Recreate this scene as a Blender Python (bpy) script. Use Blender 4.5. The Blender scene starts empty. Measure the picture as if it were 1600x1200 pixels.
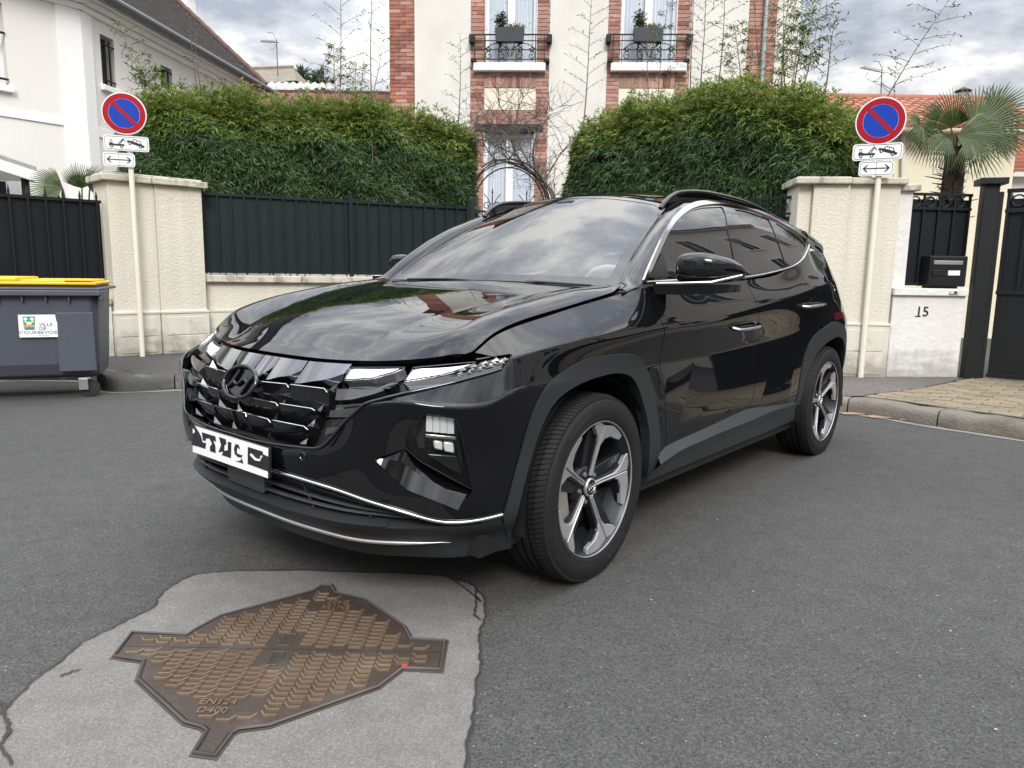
import bpy, bmesh, math, random
import numpy as np
from mathutils import Vector, Matrix
from mathutils.bvhtree import BVHTree
from mathutils.geometry import delaunay_2d_cdt
R = math.radians
random.seed(7)
rng = np.random.default_rng(7)
C = bpy.context.scene.collection
SC = bpy.context.scene

# ------------------------------------------------------------------ camera
CAM_H = 1.16325
PITCH, ROLL = R(-8.776), R(0.917)
FPX = 1136.61
_f = np.array([0, math.cos(PITCH), math.sin(PITCH)])
_r0 = np.array([1.0, 0, 0]); _u0 = np.cross(_r0, _f)
_r = _r0*math.cos(ROLL) + _u0*math.sin(ROLL)
_u = -_r0*math.sin(ROLL) + _u0*math.cos(ROLL)
EYE = np.array([0, 0, CAM_H])
cd = bpy.data.cameras.new('camera'); cam = bpy.data.objects.new('camera', cd); C.objects.link(cam)
cd.sensor_width = 36; cd.lens = FPX/1600*36; cd.clip_start = 0.05; cd.clip_end = 2000
cam.matrix_world = Matrix(((_r[0], _u[0], -_f[0], 0), (_r[1], _u[1], -_f[1], 0), (_r[2], _u[2], -_f[2], CAM_H), (0, 0, 0, 1)))
SC.camera = cam

# ------------------------------------------------------------------ world, sun, exposure
SUN_EL, SUN_AZ = R(40), R(172)          # azimuth clockwise from +Y
w = bpy.data.worlds.new('World'); SC.world = w; w.use_nodes = True
nt = w.node_tree; nt.nodes.clear()
def N(t, tree, **k):
    n = tree.nodes.new(t)
    for a, b in k.items(): setattr(n, a, b)
    return n
L = nt.links.new
sky = N('ShaderNodeTexSky', nt, sky_type='NISHITA', sun_disc=False)
sky.sun_elevation = SUN_EL; sky.sun_rotation = SUN_AZ
tc = N('ShaderNodeTexCoord', nt); sep = N('ShaderNodeSeparateXYZ', nt); L(tc.outputs['Generated'], sep.inputs[0])
def mth(tree, op, a, b=None, c=None):
    n = N('ShaderNodeMath', tree, operation=op)
    for i, x in enumerate((a, b, c)):
        if x is None: continue
        if isinstance(x, (int, float)): n.inputs[i].default_value = x
        else: tree.links.new(x, n.inputs[i])
    return n.outputs[0]
zc = mth(nt, 'MAXIMUM', sep.outputs['Z'], 0.0)
den = mth(nt, 'ADD', zc, 0.22)
cx = mth(nt, 'DIVIDE', sep.outputs['X'], den); cy = mth(nt, 'DIVIDE', sep.outputs['Y'], den)
cmb = N('ShaderNodeCombineXYZ', nt); L(cx, cmb.inputs[0]); L(cy, cmb.inputs[1]); cmb.inputs[2].default_value = 1.3
nz = N('ShaderNodeTexNoise', nt); nz.inputs['Scale'].default_value = 0.85; nz.inputs['Detail'].default_value = 8; nz.inputs['Roughness'].default_value = .55; nz.inputs['Distortion'].default_value = .35
L(cmb.outputs[0], nz.inputs['Vector'])
nz2 = N('ShaderNodeTexNoise', nt); nz2.inputs['Scale'].default_value = 2.1; nz2.inputs['Detail'].default_value = 6; nz2.inputs['Roughness'].default_value = .6
L(cmb.outputs[0], nz2.inputs['Vector'])
cr = N('ShaderNodeValToRGB', nt); L(nz.outputs['Fac'], cr.inputs[0])
cr.color_ramp.elements[0].position = .20; cr.color_ramp.elements[0].color = (0, 0, 0, 1)
cr.color_ramp.elements[1].position = .40; cr.color_ramp.elements[1].color = (1, 1, 1, 1)
shd = N('ShaderNodeValToRGB', nt); L(nz2.outputs['Fac'], shd.inputs[0])
e = shd.color_ramp.elements
e[0].position = .38; e[0].color = (.42, .465, .55, 1)
e[1].position = .58; e[1].color = (1.16, 1.15, 1.13, 1)
m_ = e.new(.5); m_.color = (.74, .765, .82, 1)
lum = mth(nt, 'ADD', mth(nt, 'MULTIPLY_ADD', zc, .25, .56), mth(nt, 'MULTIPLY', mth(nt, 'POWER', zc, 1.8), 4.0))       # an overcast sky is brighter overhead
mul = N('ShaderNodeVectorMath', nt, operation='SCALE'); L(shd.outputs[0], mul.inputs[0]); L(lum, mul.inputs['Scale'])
skys = N('ShaderNodeVectorMath', nt, operation='SCALE'); L(sky.outputs[0], skys.inputs[0]); skys.inputs['Scale'].default_value = .11
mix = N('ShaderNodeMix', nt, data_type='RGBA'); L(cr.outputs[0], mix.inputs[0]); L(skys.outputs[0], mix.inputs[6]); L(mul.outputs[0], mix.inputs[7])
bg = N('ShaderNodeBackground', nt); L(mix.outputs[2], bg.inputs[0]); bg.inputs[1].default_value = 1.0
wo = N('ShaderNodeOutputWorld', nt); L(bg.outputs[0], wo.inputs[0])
w.cycles.sampling_method = 'MANUAL' if hasattr(w.cycles, 'sampling_method') else w.cycles.sampling_method
sl = bpy.data.lights.new('sun', 'SUN'); sl.energy = 2.5; sl.angle = R(20); sl.color = (1, .965, .91)
so = bpy.data.objects.new('sun', sl); C.objects.link(so)
sd = Vector((math.sin(SUN_AZ)*math.cos(SUN_EL), math.cos(SUN_AZ)*math.cos(SUN_EL), math.sin(SUN_EL)))
so.rotation_euler = (-sd).to_track_quat('-Z', 'Y').to_euler(); so.location = (0, 0, 30)
vs = SC.view_settings; vs.view_transform = 'Standard'; vs.look = 'None'; vs.exposure = 0.12; vs.gamma = 1; vs.use_curve_mapping = False
SC.render.engine = 'CYCLES'
SC.cycles.max_bounces = 8; SC.cycles.transparent_max_bounces = 12; SC.cycles.use_denoising = True
SC.cycles.caustics_reflective = False; SC.cycles.caustics_refractive = False

# ------------------------------------------------------------------ measuring helpers (photo pixel -> point of the place)
def ray(px, py): return _f + _r*((px-800)/FPX) + _u*((600-py)/FPX)
def at(px, py, Y):
    d = ray(px, py); return EYE + d*(Y/d[1])
def gnd(px, py, z=0.0):
    d = ray(px, py); return EYE + d*((z-CAM_H)/d[2])
def onplane(px, py, P, n):
    d = ray(px, py); t = np.dot(np.asarray(P)-EYE, n)/np.dot(d, n); return EYE + d*t

# ------------------------------------------------------------------ object helpers
def thing(name, label, cat, loc=(0, 0, 0), rotz=0, group=None):
    o = bpy.data.objects.new(name, None); C.objects.link(o); o.empty_display_size = .1
    o.location = loc; o.rotation_euler = (0, 0, rotz)
    o['label'] = label; o['category'] = cat
    if group: o['group'] = group
    return o
def tag(o, label, cat, group=None):
    o['label'] = label; o['category'] = cat
    if group: o['group'] = group
    return o
def struct(o, kind='structure'):
    o['kind'] = kind; return o

class MB:
    """collects shapes for ONE mesh object"""
    def __init__(s): s.v = []; s.f = []; s.m = []; s.mi = 0
    def add(s, vs, fs):
        o = len(s.v); s.v.extend([tuple(map(float, p)) for p in vs]); s.f.extend([tuple(i+o for i in q) for q in fs]); s.m.extend([s.mi]*len(fs)); return s
    def box(s, c, d, rz=0, M=None):
        x, y, z = d[0]/2, d[1]/2, d[2]/2
        P = [(-x, -y, -z), (x, -y, -z), (x, y, -z), (-x, y, -z), (-x, -y, z), (x, -y, z), (x, y, z), (-x, y, z)]
        if M is not None: P = [tuple(M @ Vector(p)) for p in P]
        else:
            cc, ss = math.cos(rz), math.sin(rz)
            P = [(c[0]+cc*p[0]-ss*p[1], c[1]+ss*p[0]+cc*p[1], c[2]+p[2]) for p in P]
        return s.add(P, [(0, 3, 2, 1), (4, 5, 6, 7), (0, 1, 5, 4), (1, 2, 6, 5), (2, 3, 7, 6), (3, 0, 4, 7)])
    def b2(s, lo, hi):
        return s.box([(a+b)/2 for a, b in zip(lo, hi)], [abs(b-a) for a, b in zip(lo, hi)])
    def prism(s, poly, z0, z1, f=lambda x, y, z: (x, y, z)):
        n = len(poly)
        s.add([f(x, y, z0) for x, y in poly]+[f(x, y, z1) for x, y in poly],
              [tuple(range(n))[::-1], tuple(range(n, 2*n))]+[(i, (i+1) % n, n+(i+1) % n, n+i) for i in range(n)]); return s
    def tube(s, path, r, n=8, cap=True, closed=False, flat=None):
        P = [Vector(p) for p in path]; k = len(P)
        rr = r if isinstance(r, (list, tuple)) else [r]*k
        vs = []; prev = None
        for i in range(k):
            if closed: t = P[(i+1) % k]-P[i-1]
            else: t = P[min(i+1, k-1)]-P[max(i-1, 0)]
            if t.length < 1e-9: t = Vector((0, 0, 1))
            t.normalize()
            if prev is None:
                a = Vector((0, 0, 1)) if abs(t.z) < .9 else Vector((1, 0, 0))
                nrm = (a-t*a.dot(t)).normalized()
            else:
                nrm = prev-t*prev.dot(t)
                nrm = nrm.normalized() if nrm.length > 1e-6 else t.orthogonal().normalized()
            prev = nrm; b = t.cross(nrm)
            for j in range(n):
                an = 2*math.pi*j/n; ca, sa = math.cos(an)*rr[i], math.sin(an)*rr[i]
                if flat: sa *= flat
                vs.append(P[i]+nrm*ca+b*sa)
        fs = []
        for i in range(k if closed else k-1):
            for j in range(n):
                a, b_ = i*n+j, i*n+(j+1) % n; c_, d_ = ((i+1) % k)*n+(j+1) % n, ((i+1) % k)*n+j
                fs.append((a, b_, c_, d_))
        if cap and not closed: fs += [tuple(range(n))[::-1], tuple(range((k-1)*n, k*n))]
        return s.add(vs, fs)
    def lathe(s, prof, n=48, f=lambda r, h, a: (r*math.cos(a), r*math.sin(a), h), closed=False):
        k = len(prof); vs = []
        for j in range(n):
            a = 2*math.pi*j/n
            for r_, h in prof: vs.append(f(r_, h, a))
        fs = []
        for j in range(n):
            j2 = (j+1) % n
            for i in range(k if closed else k-1):
                i2 = (i+1) % k
                fs.append((j*k+i, j2*k+i, j2*k+i2, j*k+i2))
        return s.add(vs, fs)
    def strip(s, A, B):
        """ruled band between two polylines"""
        n = len(A); s.add(list(A)+list(B), [(i, i+1, n+i+1, n+i) for i in range(n-1)]); return s
    def build(s, name, mats, parent=None, smooth=None, bevel=0, segs=2, fix=True):
        me = bpy.data.meshes.new(name); me.from_pydata(s.v, [], s.f)
        mats = mats if isinstance(mats, (list, tuple)) else [mats]
        for m in mats: me.materials.append(m)
        if len(mats) > 1: me.polygons.foreach_set('material_index', s.m)
        if fix:
            bm = bmesh.new(); bm.from_mesh(me); bmesh.ops.recalc_face_normals(bm, faces=bm.faces[:]); bm.to_mesh(me); bm.free()
        me.update()
        if smooth is not None:
            me.polygons.foreach_set('use_smooth', [True]*len(me.polygons)); me.set_sharp_from_angle(angle=R(smooth))
        o = bpy.data.objects.new(name, me); C.objects.link(o)
        if parent: o.parent = parent
        if bevel:
            b = o.modifiers.new('bevel', 'BEVEL'); b.width = bevel; b.segments = segs; b.limit_method = 'ANGLE'; b.angle_limit = R(35); b.harden_normals = False
        return o
def np_obj(name, V, F, mats, parent=None, midx=None, smooth=False):
    V = np.asarray(V, np.float32); F = np.asarray(F, np.int32); k = F.shape[1]
    me = bpy.data.meshes.new(name)
    me.vertices.add(len(V)); me.vertices.foreach_set('co', V.ravel())
    me.loops.add(F.size); me.loops.foreach_set('vertex_index', F.ravel())
    me.polygons.add(len(F)); me.polygons.foreach_set('loop_start', np.arange(0, F.size, k, dtype=np.int32)); me.polygons.foreach_set('loop_total', np.full(len(F), k, np.int32))
    for m in (mats if isinstance(mats, (list, tuple)) else [mats]): me.materials.append(m)
    if midx is not None: me.polygons.foreach_set('material_index', np.asarray(midx, np.int32))
    if smooth: me.polygons.foreach_set('use_smooth', np.ones(len(F), bool))
    me.update(calc_edges=True); me.validate()
    o = bpy.data.objects.new(name, me); C.objects.link(o)
    if parent: o.parent = parent
    return o
def copy_tree(o, parent=None):
    c = o.copy(); C.objects.link(c); c.parent = parent
    for ch in list(o.children): copy_tree(ch, c)
    return c
def dup(o, parent, loc, rot=None, scale=None):
    c = o.copy(); C.objects.link(c); c.parent = parent; c.location = loc
    if rot is not None: c.rotation_euler = rot
    if scale is not None: c.scale = scale
    return c
def spl(pts, n):
    """Catmull-Rom polyline with n samples per span"""
    P = [np.asarray(p, float) for p in pts]; out = []
    for i in range(len(P)-1):
        p0 = P[i-1] if i else 2*P[0]-P[1]; p1, p2 = P[i], P[i+1]; p3 = P[i+2] if i+2 < len(P) else 2*P[-1]-P[-2]
        for j in range(n):
            t = j/n
            out.append(.5*((2*p1)+(-p0+p2)*t+(2*p0-5*p1+4*p2-p3)*t*t+(-p0+3*p1-3*p2+p3)*t**3))
    out.append(P[-1]); return out
def resample(pts, step):
    P = np.asarray(pts, float); d = np.r_[0, np.cumsum(np.linalg.norm(np.diff(P, axis=0), axis=1))]
    n = max(2, int(round(d[-1]/step))+1); t = np.linspace(0, d[-1], n)
    return np.stack([np.interp(t, d, P[:, k]) for k in range(P.shape[1])], 1)
def inpoly(P, poly):
    P = np.asarray(P); x, y = P[:, 0], P[:, 1]; q = np.asarray(poly); r = np.zeros(len(P), bool); j = len(q)-1
    for i in range(len(q)):
        c = ((q[i, 1] > y) != (q[j, 1] > y)) & (x < (q[j, 0]-q[i, 0])*(y-q[i, 1])/(q[j, 1]-q[i, 1]+1e-15)+q[i, 0]); r ^= c; j = i
    return r
_tc = {}
def text_mesh(s, size, depth=.0, align='CENTER', res=3):
    cu = bpy.data.curves.new('t', 'FONT'); cu.body = s; cu.size = size; cu.extrude = depth; cu.align_x = align; cu.align_y = 'CENTER'; cu.resolution_u = res
    o = bpy.data.objects.new('t', cu); C.objects.link(o)
    dg = bpy.context.evaluated_depsgraph_get(); me = bpy.data.meshes.new_from_object(o.evaluated_get(dg))
    V = [v.co.copy() for v in me.vertices]; F = [tuple(p.vertices) for p in me.polygons]
    bpy.data.objects.remove(o); bpy.data.curves.remove(cu); bpy.data.meshes.remove(me)
    return V, F

# ------------------------------------------------------------------ materials
def mat(name, col, rough=.6, metal=0., var=0., vs=2.5, fine=0., fs=60., bump=0., bs=80., spec=.5, coat=0., rnd=0., alpha=None, splash=0., streak=0., stain=None, stc=(.2, .18, .15), det=6):
    m = bpy.data.materials.new(name); m.use_nodes = True; t = m.node_tree; b = t.nodes['Principled BSDF']; l = t.links.new
    b.inputs['Roughness'].default_value = rough; b.inputs['Metallic'].default_value = metal; b.inputs['Specular IOR Level'].default_value = spec
    b.inputs['Coat Weight'].default_value = coat; b.inputs['Coat Roughness'].default_value = .03
    b.inputs['Base Color'].default_value = (*col, 1)
    if not (splash or var or fine or bump or rnd or streak or stain): return m
    co = N('ShaderNodeTexCoord', t).outputs['Object']; src = None
    fac = None
    def noise(sc, d=det, vec=co):
        n = N('ShaderNodeTexNoise', t); n.inputs['Scale'].default_value = sc; n.inputs['Detail'].default_value = d; n.inputs['Roughness'].default_value = .6; l(vec, n.inputs['Vector']); return n.outputs['Fac']
    def mulf(a, amp, cur):
        k = mth(t, 'MULTIPLY_ADD', a, 2*amp, 1-amp)
        return k if cur is None else mth(t, 'MULTIPLY', cur, k)
    if var: fac = mulf(noise(vs), var, fac)
    if fine: fac = mulf(noise(fs, 3), fine, fac)
    if streak:
        mp = N('ShaderNodeMapping', t); mp.inputs['Scale'].default_value = (9, 9, .5); l(co, mp.inputs['Vector'])
        fac = mulf(noise(1.2, 5, mp.outputs[0]), streak, fac)
    if rnd:
        oi = N('ShaderNodeObjectInfo', t); fac = mulf(oi.outputs['Random'], rnd, fac)
    if fac is not None:
        s = N('ShaderNodeVectorMath', t, operation='SCALE'); s.inputs[0].default_value = col; l(fac, s.inputs['Scale']); src = s.outputs[0]
    else:
        rgb = N('ShaderNodeRGB', t); rgb.outputs[0].default_value = (*col, 1); src = rgb.outputs[0]
    if stain:
        n = noise(stain[0], 7); rp = N('ShaderNodeMapRange', t); rp.inputs[1].default_value = stain[1]; rp.inputs[2].default_value = stain[1]+.12; rp.inputs[4].default_value = stain[2]; l(n, rp.inputs[0])
        mx = N('ShaderNodeMix', t, data_type='RGBA'); l(rp.outputs[0], mx.inputs[0]); l(src, mx.inputs[6]); mx.inputs[7].default_value = (*stc, 1); src = mx.outputs[2]
    if splash:
        sx = N('ShaderNodeSeparateXYZ', t); l(co, sx.inputs[0]); hN = mth(t, 'MULTIPLY_ADD', noise(7, 6), .75, -.16)
        mr = N('ShaderNodeMapRange', t); mr.inputs[1].default_value = .10; mr.inputs[2].default_value = -.16; mr.inputs[4].default_value = splash; l(mth(t, 'SUBTRACT', mth(t, 'SUBTRACT', sx.outputs['Z'], .12), hN), mr.inputs[0])
        mx = N('ShaderNodeMix', t, data_type='RGBA'); l(mr.outputs[0], mx.inputs[0]); l(src, mx.inputs[6]); mx.inputs[7].default_value = (.16, .145, .115, 1); src = mx.outputs[2]
    l(src, b.inputs['Base Color'])
    if bump:
        bp = N('ShaderNodeBump', t); bp.inputs['Strength'].default_value = min(1, bump*1.0); bp.inputs['Distance'].default_value = .01*max(1, bump); l(noise(bs, 3), bp.inputs['Height']); l(bp.outputs[0], b.inputs['Normal'])
    return m
def asphalt(name, lo, hi, scale, tint=(1, 1, .99), big=.12, rough=.9, bump=.5, crack=0., speck=.965):
    m = bpy.data.materials.new(name); m.use_nodes = True; t = m.node_tree; b = t.nodes['Principled BSDF']; l = t.links.new
    co = N('ShaderNodeTexCoord', t).outputs['Object']
    vo = N('ShaderNodeTexVoronoi', t); vo.inputs['Scale'].default_value = scale; l(co, vo.inputs['Vector'])
    sp = N('ShaderNodeSeparateColor', t); l(vo.outputs['Color'], sp.inputs[0])
    n1 = N('ShaderNodeTexNoise', t); n1.inputs['Scale'].default_value = scale*2.3; n1.inputs['Detail'].default_value = 3; l(co, n1.inputs['Vector'])
    g = mth(t, 'MULTIPLY', mth(t, 'POWER', sp.outputs[0], 1.6), n1.outputs['Fac'])
    base = mth(t, 'MULTIPLY_ADD', g, (hi-lo)*1.9, lo)
    n2 = N('ShaderNodeTexNoise', t); n2.inputs['Scale'].default_value = .9; n2.inputs['Detail'].default_value = 9; n2.inputs['Roughness'].default_value = .65; l(co, n2.inputs['Vector'])
    n3 = N('ShaderNodeTexNoise', t); n3.inputs['Scale'].default_value = 9; n3.inputs['Detail'].default_value = 5; l(co, n3.inputs['Vector'])
    base = mth(t, 'MULTIPLY', base, mth(t, 'MULTIPLY_ADD', n2.outputs['Fac'], 2*big*1.6, 1-big*1.6))
    base = mth(t, 'MULTIPLY', base, mth(t, 'MULTIPLY_ADD', n3.outputs['Fac'], .5, .75))
    n4 = N('ShaderNodeTexNoise', t); n4.inputs['Scale'].default_value = .33; n4.inputs['Detail'].default_value = 4; l(co, n4.inputs['Vector'])
    base = mth(t, 'MULTIPLY', base, mth(t, 'MULTIPLY_ADD', n4.outputs['Fac'], .55, .73))
    n5 = N('ShaderNodeTexNoise', t); n5.inputs['Scale'].default_value = 2.3; n5.inputs['Detail'].default_value = 7; n5.inputs['Roughness'].default_value = .7; l(co, n5.inputs['Vector'])
    spot = N('ShaderNodeMapRange', t); spot.inputs[1].default_value = .64; spot.inputs[2].default_value = .74; spot.inputs[3].default_value = 1; spot.inputs[4].default_value = .72; l(n5.outputs['Fac'], spot.inputs[0]); base = mth(t, 'MULTIPLY', base, spot.outputs[0])
    # pale chips
    v2 = N('ShaderNodeTexVoronoi', t); v2.inputs['Scale'].default_value = scale*.42; l(co, v2.inputs['Vector'])
    s2 = N('ShaderNodeSeparateColor', t); l(v2.outputs['Color'], s2.inputs[0])
    chip = mth(t, 'MULTIPLY', mth(t, 'GREATER_THAN', s2.outputs[1], speck), mth(t, 'LESS_THAN', v2.outputs['Distance'], .28))
    base = mth(t, 'ADD', base, mth(t, 'MULTIPLY', chip, .11))
    dk = mth(t, 'MULTIPLY', mth(t, 'GREATER_THAN', s2.outputs[2], .90), mth(t, 'LESS_THAN', v2.outputs['Distance'], .33))
    base = mth(t, 'MULTIPLY', base, mth(t, 'SUBTRACT', 1, mth(t, 'MULTIPLY', dk, .45)))
    if crack:
        v3 = N('ShaderNodeTexVoronoi', t, feature='DISTANCE_TO_EDGE'); v3.inputs['Scale'].default_value = .8
        nn = N('ShaderNodeTexNoise', t); nn.inputs['Scale'].default_value = 3; nn.inputs['Detail'].default_value = 6; l(co, nn.inputs['Vector'])
        ad = N('ShaderNodeMix', t, data_type='RGBA'); ad.inputs[0].default_value = .25; l(co, ad.inputs[6]); l(nn.outputs['Color'], ad.inputs[7]); l(ad.outputs[2], v3.inputs['Vector'])
        ck = mth(t, 'LESS_THAN', v3.outputs['Distance'], .004); ck = mth(t, 'MULTIPLY', ck, mth(t, 'GREATER_THAN', n2.outputs['Fac'], .53))
        base = mth(t, 'MULTIPLY', base, mth(t, 'SUBTRACT', 1, mth(t, 'MULTIPLY', ck, crack)))
    s = N('ShaderNodeVectorMath', t, operation='SCALE'); s.inputs[0].default_value = tint; l(base, s.inputs['Scale']); l(s.outputs[0], b.inputs['Base Color'])
    b.inputs['Roughness'].default_value = rough; b.inputs['Specular IOR Level'].default_value = .35
    bp = N('ShaderNodeBump', t); bp.inputs['Strength'].default_value = bump; bp.inputs['Distance'].default_value = .004
    l(mth(t, 'ADD', mth(t, 'MULTIPLY', vo.outputs['Distance'], -1.0), n1.outputs['Fac']), bp.inputs['Height']); l(bp.outputs[0], b.inputs['Normal'])
    return m
def leafmat(name, col, var=.35, tr=.25):
    m = bpy.data.materials.new(name); m.use_nodes = True; t = m.node_tree; b = t.nodes['Principled BSDF']; l = t.links.new
    g = N('ShaderNodeNewGeometry', t); k = mth(t, 'MULTIPLY_ADD', g.outputs['Random Per Island'], 2*var, 1-var)
    s = N('ShaderNodeVectorMath', t, operation='SCALE'); s.inputs[0].default_value = col; l(k, s.inputs['Scale']); l(s.outputs[0], b.inputs['Base Color'])
    b.inputs['Roughness'].default_value = .5; b.inputs['Specular IOR Level'].default_value = .4
    tr_ = N('ShaderNodeBsdfTranslucent', t); l(s.outputs[0], tr_.inputs[0]); mx = N('ShaderNodeMixShader', t); mx.inputs[0].default_value = tr
    l(b.outputs[0], mx.inputs[1]); l(tr_.outputs[0], mx.inputs[2]); l(mx.outputs[0], t.nodes['Material Output'].inputs[0]); return m
def glassmat(name, tint=(.8, .85, .85), rough=.0, ior=1.5, dark=1.0):
    m = bpy.data.materials.new(name); m.use_nodes = True; t = m.node_tree; t.nodes.clear(); l = t.links.new
    fr0 = N('ShaderNodeFresnel', t); fr0.inputs['IOR'].default_value = ior; gb = N('ShaderNodeNewGeometry', t)
    frv = mth(t, 'MULTIPLY', fr0.outputs[0], mth(t, 'SUBTRACT', 1, gb.outputs['Backfacing']))
    tr = N('ShaderNodeBsdfTransparent', t); tr.inputs[0].default_value = (*[c*dark for c in tint], 1)
    gl = N('ShaderNodeBsdfGlossy', t); gl.inputs['Roughness'].default_value = rough
    mx = N('ShaderNodeMixShader', t); l(frv, mx.inputs[0]); l(tr.outputs[0], mx.inputs[1]); l(gl.outputs[0], mx.inputs[2])
    o = N('ShaderNodeOutputMaterial', t); l(mx.outputs[0], o.inputs[0]); return m
MT = {}
MT['road'] = asphalt('road asphalt', .042, .094, 210, tint=(1, .985, .96), bump=.4, big=.11)
MT['patch'] = asphalt('patch asphalt', .118, .200, 280, tint=(1, .965, .90), big=.09, speck=.985, bump=.3)
MT['walk'] = asphalt('pavement asphalt', .04, .10, 110, tint=(1, .97, .93), big=.25)
MT['walkred'] = asphalt('reddish pavement asphalt', .085, .165, 110, tint=(1, .90, .86), big=.15)
MT['tar'] = mat('tar', (.022, .021, .02), .75, var=.3, vs=20)
MT['kerb'] = mat('kerb granite', (.17, .152, .125), .85, var=.3, vs=5, fine=.25, fs=130, bump=.9, bs=45, rnd=.12, stain=(3, .52, .75), stc=(.085, .075, .062))
MT['kerbdark'] = mat('soot darkened kerb stone', (.06, .056, .05), .85, var=.35, vs=5, fine=.3, fs=110, bump=.9, bs=45, rnd=.2, stain=(4, .56, .5), stc=(.20, .19, .165))
MT['paver'] = mat('paver', (.225, .185, .125), .9, var=.22, vs=4, fine=.22, fs=170, bump=.5, bs=160, rnd=.15, stain=(2.2, .50, .6), stc=(.13, .108, .08))
MT['joint'] = mat('joint sand', (.10, .085, .065), .95, var=.3, vs=8)
MT['cream'] = mat('cream roughcast', (.63, .60, .505), .9, var=.06, vs=1.6, fine=.06, fs=60, bump=1.0, bs=48, streak=.13, splash=.3, stain=(1.1, .63, .35), stc=(.46, .41, .31))
MT['plinth'] = mat('cream painted plinth', (.60, .58, .505), .85, var=.08, vs=3, bump=.25, bs=40, streak=.12, splash=.6, stain=(2.5, .6, .5), stc=(.42, .38, .30))
MT['cap'] = mat('weathered cap stone', (.52, .49, .41), .9, var=.2, vs=5, fine=.15, fs=50, bump=.5, bs=50, streak=.22, stain=(6, .5, .7), stc=(.18, .16, .125))
MT['white15'] = mat('white painted render', (.66, .65, .625), .85, var=.06, vs=2, bump=1.0, bs=13, streak=.06, splash=.5, stain=(2.2, .63, .45), stc=(.50, .45, .37))
MT['white'] = mat('white paint', (.80, .80, .78), .55, var=.03, vs=3)
MT['render'] = mat('pale house render', (.74, .72, .68), .9, var=.05, vs=1.2, fine=.05, fs=40, bump=.35, bs=60, streak=.03)
MT['renderw'] = mat('white smooth render', (.82, .815, .80), .85, var=.03, vs=1, streak=.03)
MT['plaster'] = mat('old lime plaster', (.66, .64, .595), .9, var=.18, vs=1.6, fine=.05, fs=14, bump=.15, bs=20, streak=.05, stain=(1.3, .56, .35), stc=(.50, .47, .40))
MT['creampanel'] = mat('cream panel', (.74, .68, .56), .85, var=.06, vs=3)
MT['mortar'] = mat('mortar', (.42, .36, .31), .95, var=.2, vs=10)
MT['brick'] = mat('brick', (.30, .112, .078), .85, var=.25, vs=9, fine=.22, fs=40, bump=.3, bs=60, rnd=.38, stain=(7, .56, .65), stc=(.55, .40, .33))
MT['brickpale'] = mat('pale brick', (.42, .225, .18), .85, var=.25, vs=9, fine=.22, fs=40, bump=.3, bs=60, rnd=.28, stain=(6, .5, .6), stc=(.52, .37, .32))
MT['iron'] = mat('black ironwork', (.010, .0105, .012), .5, spec=.3, var=.2, vs=8)
MT['greensheet'] = mat('dark green sheet steel', (.008, .0175, .0160), .5, spec=.28, var=.12, vs=1.5, fine=.05, fs=30)
MT['greenbar'] = mat('dark green bars', (.008, .015, .016), .45, spec=.3, var=.15, vs=6)
MT['blacksheet'] = mat('blue black sheet steel', (.007, .0085, .013), .5, spec=.28, var=.15, vs=1.5)
MT['gate'] = mat('black gate paint', (.008, .009, .0105), .5, spec=.3, var=.15, vs=2, stain=(4, .66, .3), stc=(.06, .055, .05))
MT['rooft'] = mat('brown roof tile', (.022, .0145, .012), .95, var=.3, vs=3, rnd=.25, fine=.2, fs=30)
MT['redtile'] = mat('red clay tile', (.34, .135, .085), .85, var=.3, vs=2.5, rnd=.3, stain=(3, .56, .5), stc=(.16, .10, .075))
MT['oldtile'] = mat('mossy grey tile', (.19, .165, .125), .9, var=.4, vs=3, fine=.3, fs=20)
MT['zinc'] = mat('zinc', (.33, .345, .36), .45, metal=.6, var=.2, vs=4)
MT['corr'] = mat('grey fibre cement roof', (.34, .34, .335), .85, var=.3, vs=1.2, streak=.3)
MT['redmetal'] = mat('dark red roof sheet', (.20, .055, .06), .6, var=.2, vs=1.5)
MT['gutter'] = mat('grey gutter', (.12, .13, .135), .5, metal=.3, var=.2, vs=3)
MT['pvc'] = mat('white window frame', (.80, .81, .83), .35)
MT['curtain'] = mat('pale curtain', (.82, .83, .85), .9, var=.06, vs=2, streak=.08)
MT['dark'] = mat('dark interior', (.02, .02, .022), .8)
MT['wglass'] = glassmat('window glass', (.93, .95, .97), 0, 1.7)
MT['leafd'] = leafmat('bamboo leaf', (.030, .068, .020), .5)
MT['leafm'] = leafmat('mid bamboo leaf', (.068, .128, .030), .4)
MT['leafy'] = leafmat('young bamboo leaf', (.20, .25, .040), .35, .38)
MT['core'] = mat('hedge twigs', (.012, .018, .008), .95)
MT['cane'] = mat('bamboo cane', (.25, .21, .12), .6, var=.3, vs=6)
MT['twig'] = mat('bare brown twig', (.12, .095, .08), .85, var=.35, vs=8, bump=.5, bs=60)
MT['palm'] = leafmat('palm leaf', (.034, .060, .014), .4, .08)
MT['palmy'] = leafmat('yellowing palm leaf', (.12, .11, .03), .35, .1)
MT['palmtrunk'] = mat('palm trunk fibre', (.058, .04, .032), .95, var=.5, vs=12, bump=1, bs=60)
MT['signpole'] = mat('cream sign pole', (.72, .68, .58), .5, var=.06, vs=5, stain=(6, .64, .4), stc=(.45, .40, .32))
MT['signwhite'] = mat('sign white', (.78, .79, .80), .35, var=.03, vs=8)
MT['signred'] = mat('sign red', (.33, .004, .014), .4, spec=.25)
MT['signblue'] = mat('sign blue', (.006, .042, .36), .4, spec=.25)
MT['signblack'] = mat('sign black', (.014, .014, .016), .45)
MT['alu'] = mat('sign aluminium', (.45, .45, .45), .4, metal=.8)
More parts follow.
